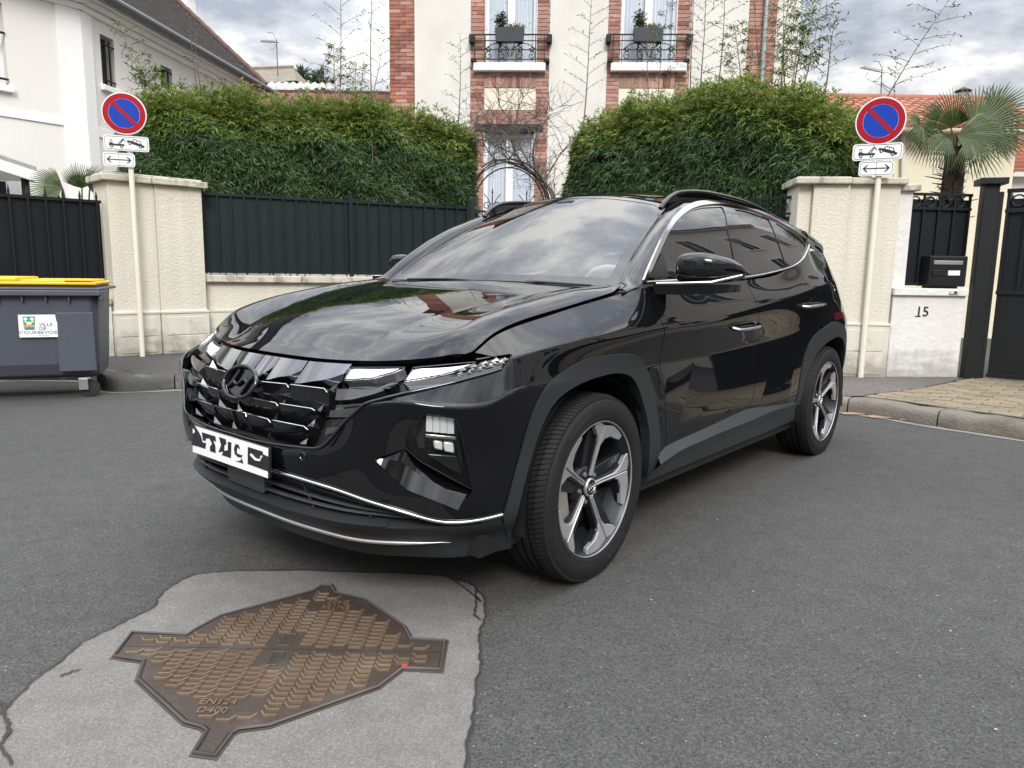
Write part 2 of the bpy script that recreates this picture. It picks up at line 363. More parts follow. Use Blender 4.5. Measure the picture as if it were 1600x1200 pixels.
MT['bin'] = mat('bin grey plastic', (.066, .074, .092), .5, var=.12, vs=2.5, fine=.08, fs=50, stain=(4, .64, .25), stc=(.16, .16, .17), streak=.08)
MT['binlid'] = mat('bin yellow lid', (.72, .50, .015), .4, var=.06, vs=3)
MT['binlid2'] = mat('bin brown inner lid', (.26, .09, .04), .5)
MT['steel'] = mat('galvanised steel', (.52, .52, .52), .35, metal=.9, var=.2, vs=14)
MT['rubber'] = mat('rubber', (.018, .018, .019), .75)
MT['iron_shaded'] = mat('rusty cast iron', (.052, .037, .028), .6, metal=.25, var=.35, vs=5, fine=.25, fs=90, bump=.4, bs=120, stain=(6, .5, .75), stc=(.075, .06, .05))  # rusty lid iron, darkened in colour for the shade between the ridges
MT['iron3'] = mat('worn ridge iron with painted highlights', (.165, .115, .078), .42, metal=.3, var=.5, vs=6, fine=.25, fs=120, stain=(5, .60, .7), stc=(.30, .22, .11))  # worn ridge tops, lightened in colour with pale gold highlights
MT['ironframe'] = mat('dark cast iron frame', (.07, .06, .055), .6, metal=.3, var=.35, vs=7, stain=(5, .55, .6), stc=(.13, .085, .055))
# ================================================================== GROUND
def sheet(name, poly, z, m, kind='structure', step=None):
    pts = [Vector((p[0], p[1])) for p in poly]; n = len(pts)
    r = delaunay_2d_cdt(pts, [(i, (i+1) % n) for i in range(n)], [], 1, 1e-6)
    V = [(v.x, v.y, z) for v in r[0]]; F = [tuple(f) for f in r[2]]
    o = MB().add(V, F).build(name, m)
    for p in o.data.polygons:
        if p.normal.z < 0: o.data.flip_normals(); break
    if kind: o['kind'] = kind
    return o
def jitter(path, step, amp, seed, closed=False):
    r = np.random.default_rng(seed); P = resample(list(path)+([path[0]] if closed else []), step)
    n = len(P); k1 = np.convolve(r.normal(size=n+8), np.ones(5)/5, 'same')[4:-4]*1.6; k2 = r.normal(size=n)*.35
    t = np.gradient(P, axis=0); t /= np.linalg.norm(t, axis=1)[:, None]+1e-9
    P = P+np.stack([-t[:, 1], t[:, 0]], 1)*((k1+k2)*amp)[:, None]
    return P[:-1] if closed else P
sheet('road', [(-90, -90), (90, -90), (90, 90), (-90, 90)], 0, MT['road'])
PB = [gnd(*q)[:2] for q in ((0, 1120), (60, 1060), (130, 1005), (190, 975), (240, 950), (255, 925), (285, 905), (320, 897), (400, 894), (500, 893), (600, 896), (690, 900), (735, 915), (760, 940), (752, 985), (744, 1060), (736, 1120), (729, 1200))]+[np.array(p) for p in ((-.10, 1.45), (-.12, 1.1), (-1.2, 1.05), (-1.34, 1.5))]
pb = jitter(PB, .02, .006, 5, True)
sheet('road_patch', pb, .004, MT['patch'])
pbx = jitter(PB, .02, .006, 5, True)
def ribbon(name, P, w, z, m, seed=1, closed=False):
    r = np.random.default_rng(seed); P = np.asarray(P); n = len(P); t = np.roll(P, -1, 0)-np.roll(P, 1, 0) if closed else np.gradient(P, axis=0); t /= np.linalg.norm(t, axis=1)[:, None]+1e-9; nn = np.stack([-t[:, 1], t[:, 0]], 1)
    a = w*(.3+1.1*r.random(n)*np.abs(np.convolve(r.normal(size=n+8), np.ones(9)/4, 'valid')).clip(.25, 1.6))
    A = P+nn*a[:, None]; B = P-nn*(w*(.25+.7*r.random(n)))[:, None]
    V = [(*p, z) for p in A]+[(*p, z) for p in B]; F = [(i, (i+1) % n, n+(i+1) % n, n+i) for i in range(n if closed else n-1)]
    o = MB().add(V, F).build(name, m); struct(o); return o
ribbon('crack', pb[:-24], .0055, .008, MT['tar'], 3)
for k, (px, w) in enumerate(([(735, 915), (742, 935), (752, 945), (746, 960), (751, 985), (744, 1010)], .012), ) if False else []: pass
for s_, pts, w in ((1, [(700, 905), (722, 918), (738, 930), (752, 943)], .006), (2, [(742, 918), (745, 945), (741, 965), (752, 972)], .006), (4, [(95, 1060), (112, 1052), (128, 1049)], .004), (6, [(0, 1100), (10, 1130), (6, 1165), (16, 1200)], .006)):
    ribbon('crack', jitter([gnd(*q)[:2] for q in pts], .012, .004, s_), w, .0085, MT['tar'], s_+10)

# ---- manhole cover
mh_px = {'outer': [(181, 1029), (209, 993), (292, 997), (312, 985), (345, 967), (490, 928), (503, 919), (516, 918), (522, 930), (570, 941), (630, 983), (640, 1003), (694, 1006), (686, 1050), (628, 1047), (588, 1077), (520, 1101), (420, 1137), (372, 1143), (360, 1150), (335, 1184), (307, 1180), (327, 1146), (318, 1139), (292, 1132), (219, 1065), (228, 1036)]}
mo = np.array([gnd(*q)[:2] for q in mh_px['outer']])
manhole = thing('manhole_cover', 'rusty cast iron manhole cover with two hinged lids set in the pale road patch', 'manhole cover', (float(mo[:, 0].mean()), float(mo[:, 1].mean()), 0))
mc = mo.mean(0)
def mloc(P): return [(p[0]-mc[0], p[1]-mc[1]) for p in P]
def grow(P, d):
    P = np.asarray(P); n = len(P); out = []
    area = np.sum(P[:, 0]*np.roll(P[:, 1], -1)-np.roll(P[:, 0], -1)*P[:, 1]); sg = 1 if area > 0 else -1
    for i in range(n):
        a = P[i]-P[i-1]; b = P[(i+1) % n]-P[i]; a = a/np.linalg.norm(a); b = b/np.linalg.norm(b)
        n1 = np.array([a[1], -a[0]])*sg; n2 = np.array([b[1], -b[0]])*sg; m = n1+n2; m /= max(np.dot(m, n1), .5)
        out.append(P[i]+m*d)
    return np.array(out)
def flatpoly(P, z0, z1, m, nm, par, bev=0):
    pts = [Vector(p) for p in P]; n = len(pts)
    r = delaunay_2d_cdt(pts, [(i, (i+1) % n) for i in range(n)], [], 1, 1e-6)
    mb = MB(); V = [(v.x, v.y, z1) for v in r[0]]; mb.add(V, [tuple(f) for f in r[2]])
    b = [(p[0], p[1], z1) for p in P]+[(p[0], p[1], z0) for p in P]; mb.add(b, [(i, (i+1) % n, n+(i+1) % n, n+i) for i in range(n)])
    return mb.build(nm, m, par)
fr = flatpoly(grow(mloc(mo), .014), -.01, .0065, MT['ironframe'], 'frame', manhole)
# the two lids meet on a line across the long axis
ja, jb = gnd(188, 1014)[:2]-mc, gnd(690, 1024)[:2]-mc
jd = (jb-ja)/np.linalg.norm(jb-ja); jn = np.array([-jd[1], jd[0]])
def clip_half(P, sgn, gap):
    out = []; P = np.asarray(P); n = len(P); d = ((P-ja) @ jn)*sgn-gap
    for i in range(n):
        j = (i+1) % n
        if d[i] >= 0: out.append(P[i])
        if (d[i] >= 0) != (d[j] >= 0): t = d[i]/(d[i]-d[j]); out.append(P[i]+(P[j]-P[i])*t)
    return np.array(out)
lids = []
r_ = random.Random(4)
inner_m = grow(mloc(mo), -.004)
body_m = grow(mloc(mo), -.016)
for sgn, dang in ((1, 0), (-1, 1)):
    P = clip_half(inner_m, sgn, .0015); q = P.copy()
    lid = flatpoly(q, -.005, .010, MT['iron_shaded'], 'lid', manhole); lids.append(lid)
    # raised chevrons: two families of zigzags
    Pb = clip_half(body_m, sgn, .012); mb = MB()
    px_ = .0505; py_ = .0245
    ang = math.atan2(jd[1], jd[0]); ca, sa = math.cos(ang), math.sin(ang)
    for iy in range(-32, 33):
        for ix in range(-15, 16):
            half = 1 if (ix*px_) > 0 else -1
            fam = half*sgn
            X = ix*px_+.02525+(iy % 2)*.0*px_; Y = iy*py_+(ix*.012)
            if abs(X) < .052 and abs(Y) < .10: continue
            w_ = .0075
            if fam > 0: seg = [(-.022, -.007), (.010, -.007), (.021, .010)]
            else: seg = [(-.021, .009), (-.009, -.008), (.022, -.006)]
            c_ = np.array([X*ca-Y*sa, X*sa+Y*ca])+ja+jd*np.linalg.norm(jb-ja)*.5
            pts = [(c_[0]+a*ca-b*sa, c_[1]+a*sa+b*ca) for a, b in seg]
            if not inpoly(pts, Pb).all(): continue
            # leave room for the cast lettering
            loc = c_-(ja+jd*np.linalg.norm(jb-ja)*.5); lx, ly = loc @ jd, loc @ jn
            if abs(lx-(-.075 if sgn < 0 else .10)) < .12 and (ly*sgn > .265 and ly*sgn < .335): continue
            Q = np.array(pts); d1 = Q[1]-Q[0]; d2 = Q[2]-Q[1]; d1 /= np.linalg.norm(d1); d2 /= np.linalg.norm(d2)
            m1, m2 = np.array([-d1[1], d1[0]]), np.array([-d2[1], d2[0]]); mm = m1+m2; mm /= np.dot(mm, m1)
            h_ = w_/2; off = [m1*h_, mm*h_, m2*h_]; Q[0] -= d1*.002; Q[2] += d2*.002
            lo_ = [Q[k]+off[k] for k in range(3)]+[Q[k]-off[k] for k in (2, 1, 0)]
            hi2 = [Q[k]*.985+Q[1]*.015+off[k]*.62 for k in range(3)]+[Q[k]*.985+Q[1]*.015-off[k]*.62 for k in (2, 1, 0)]
            zt_ = .0165-.0015*r_.random()
            mb.add([(p[0], p[1], .0098) for p in lo_]+[(p[0], p[1], zt_) for p in hi2], [(6, 7, 10, 11), (7, 8, 9, 10)]+[(k, (k+1) % 6, 6+(k+1) % 6, 6+k) for k in range(6)])
    ro = mb.build('tread_ridges', MT['iron3'], lid); ro['kind'] = 'stuff'
    # cast letters
    lt = MB()
    for s, dy in (('EN124', .284), ('D400', .322)):
        V, F = text_mesh(s, .036, .0022)
        x0 = -.075 if sgn < 0 else .10
        for_v = []
        for v in V:
            lx, ly = (v.x+x0, -dy+v.y) if sgn < 0 else (-v.x+x0, dy-v.y)
            p = ja+jd*np.linalg.norm(jb-ja)*.5+jd*lx+jn*ly; for_v.append((p[0], p[1], .0122+v.z))
        lt.add(for_v, F)
    lt.build('cast_lettering', MT['iron3'], lid)
    # lifting slot
    c_ = ja+jd*np.linalg.norm(jb-ja)*.5+jn*sgn*.055
    q = [(c_+jd*a+jn*b) for a, b in ((-.016, -.036), (.016, -.036), (.020, .036), (-.012, .036))]
    mb = MB(); mb.add([(p[0], p[1], .0105) for p in q], [(0, 1, 2, 3)]); mb.build('lifting_slot', mat('mossy dark slot', (.02, .022, .012), .9, var=.6, vs=40), lid)
    mb = MB(); mb.tube([(p[0], p[1], .0105) for p in q], .0035, 5, closed=True); mb.build('slot_rim', MT['ironframe'], lid)
mb = MB(); P3 = [tuple(p)+(.010,) for p in grow(mloc(mo), .004)]; mb.tube(P3, .0052, 5, closed=True); mb.build('frame_lip', MT['ironframe'], manhole, smooth=60)
q = gnd(632, 1046)[:2]-mc
MB().box((q[0], q[1], .012), (.016, .010, .004), rz=.4).build('red_paint_fleck', mat('red fleck', (.6, .03, .02), .6), manhole)
worn = [gnd(*q)[:2]-mc for q in ((505, 1052), (520, 1040), (565, 1036), (590, 1044), (575, 1062), (530, 1070))]

# ---- kerb, gutter, pavements
KP = [(-18, 3.6), (-10, 6.1), (-6.2, 7.0), (-4.6, 7.32), (-4.1, 7.12), (-3.80, 6.72), (-3.55, 6.70), (-3.07, 6.89), (-1.5, 7.30), (.2, 7.40), (1.6, 7.05), (2.4, 6.55), (2.86, 6.26), (3.13, 6.02), (3.36, 5.70), (3.68, 5.36), (3.95, 5.03), (4.7, 4.2), (6.5, 2.6), (10, 0), (17, -4)]
kp = resample(spl(KP, 10), .12)
kt = np.gradient(kp, axis=0); kt /= np.linalg.norm(kt, axis=1)[:, None]; kn = np.stack([-kt[:, 1], kt[:, 0]], 1)   # towards the pavement
def khgt(x): return .125 if x < 2.9 else .116
inner_k = kp+kn*.24
sp = [tuple(p) for p in inner_k]+[(26, 16), (26, 26), (-26, 26), (-26, 8)]
sheet('pavement', sp, .118, MT['walk'])
gs = ribbon('gutter', kp-kn*.07, .055, .004, mat('pale gutter mortar', (.18, .165, .145), .9, var=.35, vs=6, fine=.2, fs=60), 8)
kerb = bpy.data.objects.new('kerb', None); C.objects.link(kerb); kerb['kind'] = 'structure'
kerb.name = 'kerb'
i = 0; r_ = random.Random(4); nst = 0
arc = np.r_[0, np.cumsum(np.linalg.norm(np.diff(kp, axis=0), axis=1))]
while i < len(kp)-8:
    n_ = r_.choice((6, 7, 8)); j = min(i+n_, len(kp)-1); mb = MB(); k_ = j-i+1; vs = []
    for q in range(k_):
        p, nn, tt = kp[i+q], kn[i+q], kt[i+q]
        e = .006 if q == 0 else (-.006 if q == k_-1 else 0)
        h = khgt(p[0])+r_.uniform(-.006, .006); f = r_.uniform(-.010, .010)
        for o_, z in ((.0+f, -.02), (.002+f, h*.55+r_.uniform(-.006, .006)), (.018+f, h-.018), (.045+f, h+.003), (.22, h+r_.uniform(-.004, .006)), (.245, h-.01), (.245, -.02)):
            P = p+tt*e+nn*o_; vs.append((P[0], P[1], z))
    m_ = 7; fs = [(a*m_+b, a*m_+b+1, (a+1)*m_+b+1, (a+1)*m_+b) for a in range(k_-1) for b in range(m_-1)]+[tuple(range(m_)), tuple(range((k_-1)*m_, k_*m_))[::-1]]
    if -13 < kp[i][0] < 9: mb.add(vs, fs).build('kerb_stone', MT['kerbdark'] if kp[i][0] < 1.5 else MT['kerb'], kerb, smooth=50); nst += 1
    i = j
# pinkish gutter patches by the right kerb
for px in ([(1312, 646), (1345, 645), (1352, 649), (1318, 649)], [(1355, 650), (1400, 651), (1398, 655), (1360, 654)], [(1402, 653), (1440, 655), (1442, 660), (1405, 658)]):
    P = jitter([gnd(*q)[:2] for q in px], .02, .004, len(px), True); sheet('gutter_patch', P, .009, mat('pinkish mortar', (.30, .19, .14), .9, var=.3, vs=20))
# reddish asphalt corner and the paved crossing
zr = .122
bl = [gnd(*q, zr)[:2] for q in ((1500, 594), (1478, 599), (1440, 606), (1400, 612), (1352, 618))]
red = [gnd(1300, 618, zr)[:2]*1.0]+[gnd(1340, 619, zr)[:2]]+[b for b in bl[::-1]]+[np.array((4.8, 7.8)), np.array((2.2, 8.0)), np.array((2.0, 7.2))]
sheet('pavement_corner', red, zr+.001, MT['walkred'])
pav_poly = [b for b in bl]+[np.array(gnd(1340, 619, .12)[:2])]+[tuple(p) for p in (kp+kn*.245) if 3.0 < p[0] < 9]+[np.array((9.5, 2.5)), np.array((6.6, 6.2)), np.array((5.3, 7.4)), np.array((5.0, 7.75))]
pav_poly = np.array([np.asarray(p, float) for p in pav_poly])
sheet('paving_bed', pav_poly, .1195, MT['joint'])
ribbon('crack', jitter(bl[::-1], .02, .006, 9), .012, .127, MT['tar'], 31)
paving = bpy.data.objects.new('driveway_paving', None); C.objects.link(paving); paving['kind'] = 'structure'
pm = MB().box((0, 0, 0), (1, 1, 1)).build('paver', MT['paver'], paving, bevel=.03)
pme = pm.data; bpy.data.objects.remove(pm)
d0 = np.array((.75, -.66)); d0 /= np.linalg.norm(d0); n0_ = np.array((-d0[1], d0[0])); org = np.array((3.2, 6.2)); cand = []
for r0 in range(-4, 34):
    for c0 in range(-8, 30):
        L_, W_ = .225, .135
        c_ = org+d0*((c0+.5*(r0 % 2))*L_)+n0_*(r0*W_)
        q = [c_+d0*a*L_*.5+n0_*b*W_*.5 for a in (-1, 1) for b in (-1, 1)]
        if inpoly(q, pav_poly).sum() >= 1: cand.append((np.hypot(*c_), c_))
cand.sort(key=lambda a: a[0]); extra = MB(); npv = 0
def cut(P, a, n):
    out = []
    for i in range(len(P)):
        p, q = P[i], P[(i+1) % len(P)]; dp, dq = np.dot(p-a, n), np.dot(q-a, n)
        if dp >= 0: out.append(p)
        if (dp >= 0) != (dq >= 0): out.append(p+(q-p)*dp/(dp-dq))
    return out
_ba, _bb = np.array(bl[0]), np.array(bl[-1]); _bd = (_bb-_ba)/np.linalg.norm(_bb-_ba); _bn = np.array((-_bd[1], _bd[0])); _bn *= np.sign(np.dot(np.array((4.5, 6.0))-_ba, _bn))
for k, (d_, c_) in enumerate(cand):
    z = .110+r_.uniform(-.003, .003); rz = math.atan2(d0[1], d0[0])+r_.uniform(-.02, .02)
    ex, ey = np.array((math.cos(rz), math.sin(rz))), np.array((-math.sin(rz), math.cos(rz))); lx, ly = .2165+r_.uniform(-.006, .002), .1265+r_.uniform(-.004, .002)
    P = [c_+ex*a*lx/2+ey*b*ly/2 for a, b in ((-1, -1), (1, -1), (1, 1), (-1, 1))]; P0_ = len(P)
    i_ = int(np.argmin(np.linalg.norm(kp-c_, axis=1))); Q = cut(P, kp[i_]+kn[i_]*.252, kn[i_]); Q = cut(Q, _ba+_bn*.012, _bn) if len(Q) > 2 else Q
    if len(Q) < 3: continue
    qa = np.array(Q); area = .5*abs(np.sum(qa[:, 0]*np.roll(qa[:, 1], -1)-np.roll(qa[:, 0], -1)*qa[:, 1]))
    if area < .002: continue
    whole = abs(area-lx*ly) < 1e-5
    if c_[0]/max(c_[1], .1) > .80 or npv >= 290: extra.prism([tuple(p) for p in Q], z-.015, z+.015)
    elif whole:
        o = bpy.data.objects.new('paver', pme); C.objects.link(o); o.parent = paving; o.location = (c_[0], c_[1], z); o.rotation_euler = (r_.uniform(-.012, .012), r_.uniform(-.012, .012), rz); o.scale = (lx, ly, .03); npv += 1
    else: MB().prism([tuple(p) for p in Q], z-.015, z+.015).build('paver', MT['paver'], paving, bevel=.003, segs=1); npv += 1
if extra.v: o = extra.build('paver_field', MT['paver'], paving); o['kind'] = 'stuff'
# litter specks
lm = MB()
for k in range(20):
    px, py = r_.uniform(1310, 1600) if k < 12 else r_.uniform(800, 1600), r_.uniform(645, 1190)
    P = gnd(px, py); s_ = r_.uniform(.002, .006)
    lm.add([(P[0]+s_*math.cos(t+k), P[1]+s_*.6*math.sin(t+k), .0045) for t in (0, 1.6, 3.1, 4.7)], [(0, 1, 2, 3)])
o = lm.build('grit', mat('pale grit', (.5, .48, .43), .9)); o['kind'] = 'stuff'

# ================================================================== WALLS, FENCES, GATES
class Fr:
    """local frame along a wall: x along, y into the property, z up"""
    def __init__(s, a, b): s.a = np.array(a, float); d = np.array(b, float)-s.a; s.len = np.linalg.norm(d); s.d = d/s.len; s.n = np.array((-s.d[1], s.d[0])); s.rz = math.atan2(s.d[1], s.d[0])
    def p(s, x, y, z=0): q = s.a+s.d*x+s.n*y; return (q[0], q[1], z)
    def root(s, name, label, cat, z=0, group=None): return thing(name, label, cat, (s.a[0], s.a[1], z), s.rz, group)
def bx(name, lo, hi, m, par, bevel=.006, label=None):
    o = MB().b2(lo, hi).build(name, m, par, bevel=bevel)
    if label: o['label'] = label
    return o
Z0 = .118
# left pillar
LP = Fr((-4.56, 8.36), (-3.83, 9.10))
lp = LP.root('gate_pillar', 'cream roughcast wall pillar behind the no-parking sign left of the car', 'pillar')
wl_ = LP.len
bx('shaft', (0, .0, Z0), (.50, .5, 2.10), MT['cream'], lp, .008)
bx('shaft', (.50, -.03, Z0), (wl_, .5, 2.10), MT['cream'], lp, .008)
for x0, x1, y0 in ((-.012, .485, -.022), (.492, wl_+.015, -.052)):
    bx('plinth', (x0, y0, Z0), (x1, .45, .60), MT['plinth'], lp, .006)
    bx('plinth_ledge', (x0-.006, y0-.008, .600), (x1+.006, .46, .635), MT['plinth'], lp, .008)
    bx('plinth_panel', (x0+.05, y0-.006, Z0+.03), (x1-.05, y0+.01, .33), MT['plinth'], lp, .003)
    bx('plinth_panel', (x0+.05, y0-.006, .345), (x1-.05, y0+.01, .56), MT['plinth'], lp, .003)
bx('cap_stone', (-.06, -.06, 2.10), (.46, .56, 2.175), MT['cap'], lp, .012)
bx('cap_stone', (.465, -.09, 2.10), (wl_+.06, .56, 2.175), MT['cap'], lp, .012)
bx('cap_stone', (-.02, -.02, 2.172), (wl_+.02, .5, 2.20), MT['cap'], lp, .012)
# left low wall and its fence
LW = Fr(LP.p(wl_, .08)[:2], (-.60, 10.70))
lw = LW.root('low_garden_wall', 'low cream garden wall under the dark green fence left of the car', 'wall')
bx('wall_base', (0, .02, Z0), (LW.len, .32, .60), MT['plinth'], lw, .005)
bx('base_ledge', (0, .01, .60), (LW.len, .33, .63), MT['plinth'], lw, .005)
bx('wall_face', (0, .035, .63), (LW.len, .31, .975), MT['cream'], lw, .004)
xs = np.linspace(0, LW.len, 4)
for a, b in zip(xs, xs[1:]): bx('sill_stone', (a+.003, -.03, .975), (b-.003, .38, 1.062), MT['cap'], lw, .01)
def bar_fence(F, name, label, z0, z1, sp, mbar, msheet, seed, spikes=0, par=None, collars=True, x0=.06, posts=(), sheet_top=-.05, scroll=False):
    t = F.root(name, label, 'fence'); rr = random.Random(seed); n = int((F.len-2*x0)/sp); y = .10
    rail = MB()
    for z in (z0+.035, z1-.06): rail.box((F.len/2, y, z), (F.len-.02, .022, .03))
    if scroll: rail.box((F.len/2, y, z1-.20), (F.len-.02, .018, .02))
    for z, nm in ((z0+.035, 'rail'), (z1-.06, 'rail')): MB().box((F.len/2, y-.004, z), (F.len-.02, .026, .032)).build(nm, mbar, t)
    bm_ = None
    for k in range(n+1):
        x = x0+k*(F.len-2*x0)/n
        if bm_ is None:
            mb = MB(); mb.box((0, 0, (z1-z0)/2), (.019, .019, z1-z0-.02))
            if spikes: mb.add([(-.013, -.013, z1-z0-.02), (.013, -.013, z1-z0-.02), (.013, .013, z1-z0-.02), (-.013, .013, z1-z0-.02), (0, 0, z1-z0+spikes)], [(0, 1, 4), (1, 2, 4), (2, 3, 4), (3, 0, 4), (3, 2, 1, 0)])
            o = mb.build('bar', mbar, t); bm_ = o.data
        else:
            o = bpy.data.objects.new('bar', bm_); C.objects.link(o); o.parent = t
        o.location = (x, y-.022, z0)
        if collars:
            zc = z0+(z1-z0)*(.30 if k % 2 else .52)+rr.uniform(-.01, .01)
            if k % 3 != 2:
                c = MB().box((0, 0, 0), (.034, .030, .016)).build('bar_collar', mbar, o); c.location = (0, 0, zc-z0)
    for x in posts: MB().box((x, y-.01, (z0+z1)/2+.02), (.045, .045, z1-z0+.06)).build('post', mbar, t)
    m_ = max(1, int(round(F.len/ (sp*5)))); xs = np.linspace(.02, F.len-.02, m_+1)
    for a, b in zip(xs, xs[1:]): bx('back_sheet', (a-.002, y+.014+.001*(len(t.children) % 2), z0+.05), (b+.002, y+.018+.001*(len(t.children) % 2), z1+sheet_top), msheet, t, 0)
    return t
bar_fence(LW, 'green_bar_fence', 'dark green bar fence backed with sheet on the cream wall left of the car', 1.07, 2.12, .157, MT['greenbar'], MT['greensheet'], 3, posts=(LW.len-.03, LW.len*.52))
# far-left neighbour fence on a low white wall
NF = Fr((-9.2, 3.9), LP.p(-.02, .06)[:2])
nw = NF.root('low_white_wall', 'low white wall with tan coping behind the rubbish bin', 'wall')
bx('wall_face', (0, .0, Z0), (NF.len, .25, .72), MT['white15'], nw, .004)
bx('coping', (0, -.03, .72), (NF.len, .28, .79), mat('tan coping', (.42, .34, .22), .85, var=.2, vs=5), nw, .008)
bar_fence(NF, 'black_bar_fence', 'black bar fence with spikes behind the bin at the far left', .93, 1.93, .165, MT['iron'], MT['blacksheet'], 5, spikes=.06, collars=False)
# middle: garden gate with scrolls
GA, GB = LW.p(LW.len, 0)[:2], (.46, 10.78)
GT = Fr(GA, GB); gt = GT.root('garden_gate', 'dark green wrought iron garden gate with scrolls behind the car roof', 'gate')
MB().box((0, .1, 1.1), (.06, .06, 2.2)).build('post', MT['greenbar'], gt); MB().box((GT.len, .1, 1.1), (.06, .06, 2.2)).build('post', MT['greenbar'], gt)
for z in (.2, 1.0, 1.92, 2.02): MB().box((GT.len/2, .1, z), (GT.len, .025, .03)).build('rail', MT['greenbar'], gt)
bx('back_sheet', (.03, .115, .2), (GT.len-.03, .12, 1.95), MT['greensheet'], gt, 0)
for x in np.linspace(.14, GT.len-.14, 7): MB().box((x, .09, 1.1), (.016, .016, 1.8)).build('bar', MT['greenbar'], gt)
def spiral(cx, cz, r0, r1, a0, turns, y, n=26): return [(cx+(r0+(r1-r0)*k/n)*math.cos(a0+turns*2*math.pi*k/n), y, cz+(r0+(r1-r0)*k/n)*math.sin(a0+turns*2*math.pi*k/n)) for k in range(n+1)]
for xc in (.28, .78):
    mb = MB(); mb.tube([(xc, .1, 2.0), (xc, .1, 2.30)], [.012, .006], 6); mb.add([(xc-.014, .1, 2.28), (xc+.014, .1, 2.28), (xc, .114, 2.28), (xc, .1, 2.36)], [(0, 1, 3), (1, 2, 3), (2, 0, 3)])
    mb.build('spike', MT['greenbar'], gt)
    for s in (-1, 1):
        MB().tube(spiral(xc+s*.075, 2.10, .012, .06, 1.2 if s > 0 else 1.9, 1.25*s, .1), .007, 6).build('scroll', MT['greenbar'], gt, smooth=60)
        MB().tube(spl([(xc+s*.02, .1, 2.06), (xc+s*.05, .1, 2.18), (xc+s*.12, .1, 2.27)], 5), .006, 6).build('scroll', MT['greenbar'], gt, smooth=60)
# the arch over the gate
ga = thing('garden_arch', 'rusty dark metal rose arch over the garden gate', 'arch', (GT.p(GT.len/2, .35)[0], GT.p(GT.len/2, .35)[1], 0), GT.rz)
for y in (-.16, .16):
    P = [(-.60, y, .2), (-.60, y, 2.0)]+[(-.60*math.cos(t), y, 2.08+.70*math.sin(t)) for t in np.linspace(0.05, math.pi-.05, 18)]+[(.60, y, 2.0), (.60, y, .2)]
    MB().tube(P, .010, 6).build('hoop', MT['iron'], ga, smooth=60)
    if y > 0: continue
    P = [(-.53*math.cos(t), y, 2.04+.62*math.sin(t)) for t in np.linspace(0.02, math.pi-.02, 18)]
    MB().tube(P, .010, 6).build('hoop', MT['iron'], ga, smooth=60)
for t in np.linspace(.15, math.pi-.15, 9): MB().tube([(-.59*math.cos(t), -.16, 2.08+.69*math.sin(t)), (-.59*math.cos(t), .16, 2.08+.69*math.sin(t))], .008, 5).build('rung', MT['iron'], ga)
# right fence wall from gate to right pillar
RP = Fr((2.935, 7.745), (3.93, 7.63))
RW = Fr((.50, 10.80), RP.p(.02, .14)[:2])
rw = RW.root('low_garden_wall', 'low cream garden wall behind the car beside the right pillar', 'wall')
bx('wall_face', (0, .03, Z0), (RW.len, .31, .975), MT['cream'], rw, .004)
bx('sill_stone', (0, -.03, .975), (RW.len, .38, 1.062), MT['cap'], rw, .01)
rf_ = bar_fence(RW, 'green_bar_fence', 'dark green fence with ring scrolls between the car roof and the right pillar', 1.07, 2.06, .157, MT['greenbar'], MT['greensheet'], 6, posts=(.03, RW.len-.05), sheet_top=-.26, scroll=True)
for k in range(int(RW.len/.16)):
    MB().tube([(.1+k*.16+.055*math.cos(t), .085, 1.90+.055*math.sin(t)) for t in np.linspace(0, 2*math.pi, 17)[:-1]], .006, 5, closed=True).build('ring', MT['greenbar'], rf_, smooth=60)
MB().box((RW.len/2, .09, 1.83), (RW.len, .02, .022)).build('rail', MT['greenbar'], rf_)
# right pillar
rp_ = RP.root('gate_pillar', 'cream roughcast wall pillar behind the no-parking sign right of the car', 'pillar')
w_ = RP.len
bx('shaft', (0, .02, Z0), (.14, .5, 2.10), MT['cream'], rp_, .008)
bx('shaft', (.14, -.03, Z0), (.50, .5, 2.10), MT['cream'], rp_, .008)
bx('shaft', (.50, .0, Z0), (w_, .5, 2.10), MT['cream'], rp_, .008)
for x0, x1, y0 in ((-.01, .13, .0), (.135, .505, -.05), (.512, w_+.012, -.02)):
    bx('plinth', (x0, y0, Z0), (x1, .45, .66), MT['plinth'], rp_, .006)
    bx('plinth_ledge', (x0-.004, y0-.008, .66), (x1+.004, .46, .69), MT['plinth'], rp_, .008)
    if x1-x0 > .2:
        bx('plinth_panel', (x0+.05, y0-.006, Z0+.03), (x1-.05, y0+.01, .38), MT['plinth'], rp_, .003)
        bx('plinth_panel', (x0+.05, y0-.006, .395), (x1-.05, y0+.01, .62), MT['plinth'], rp_, .003)
bx('cap_stone', (-.05, -.085, 2.10), (.495, .56, 2.17), MT['cap'], rp_, .012)
bx('cap_stone', (.50, -.06, 2.10), (w_+.05, .56, 2.165), MT['cap'], rp_, .012)
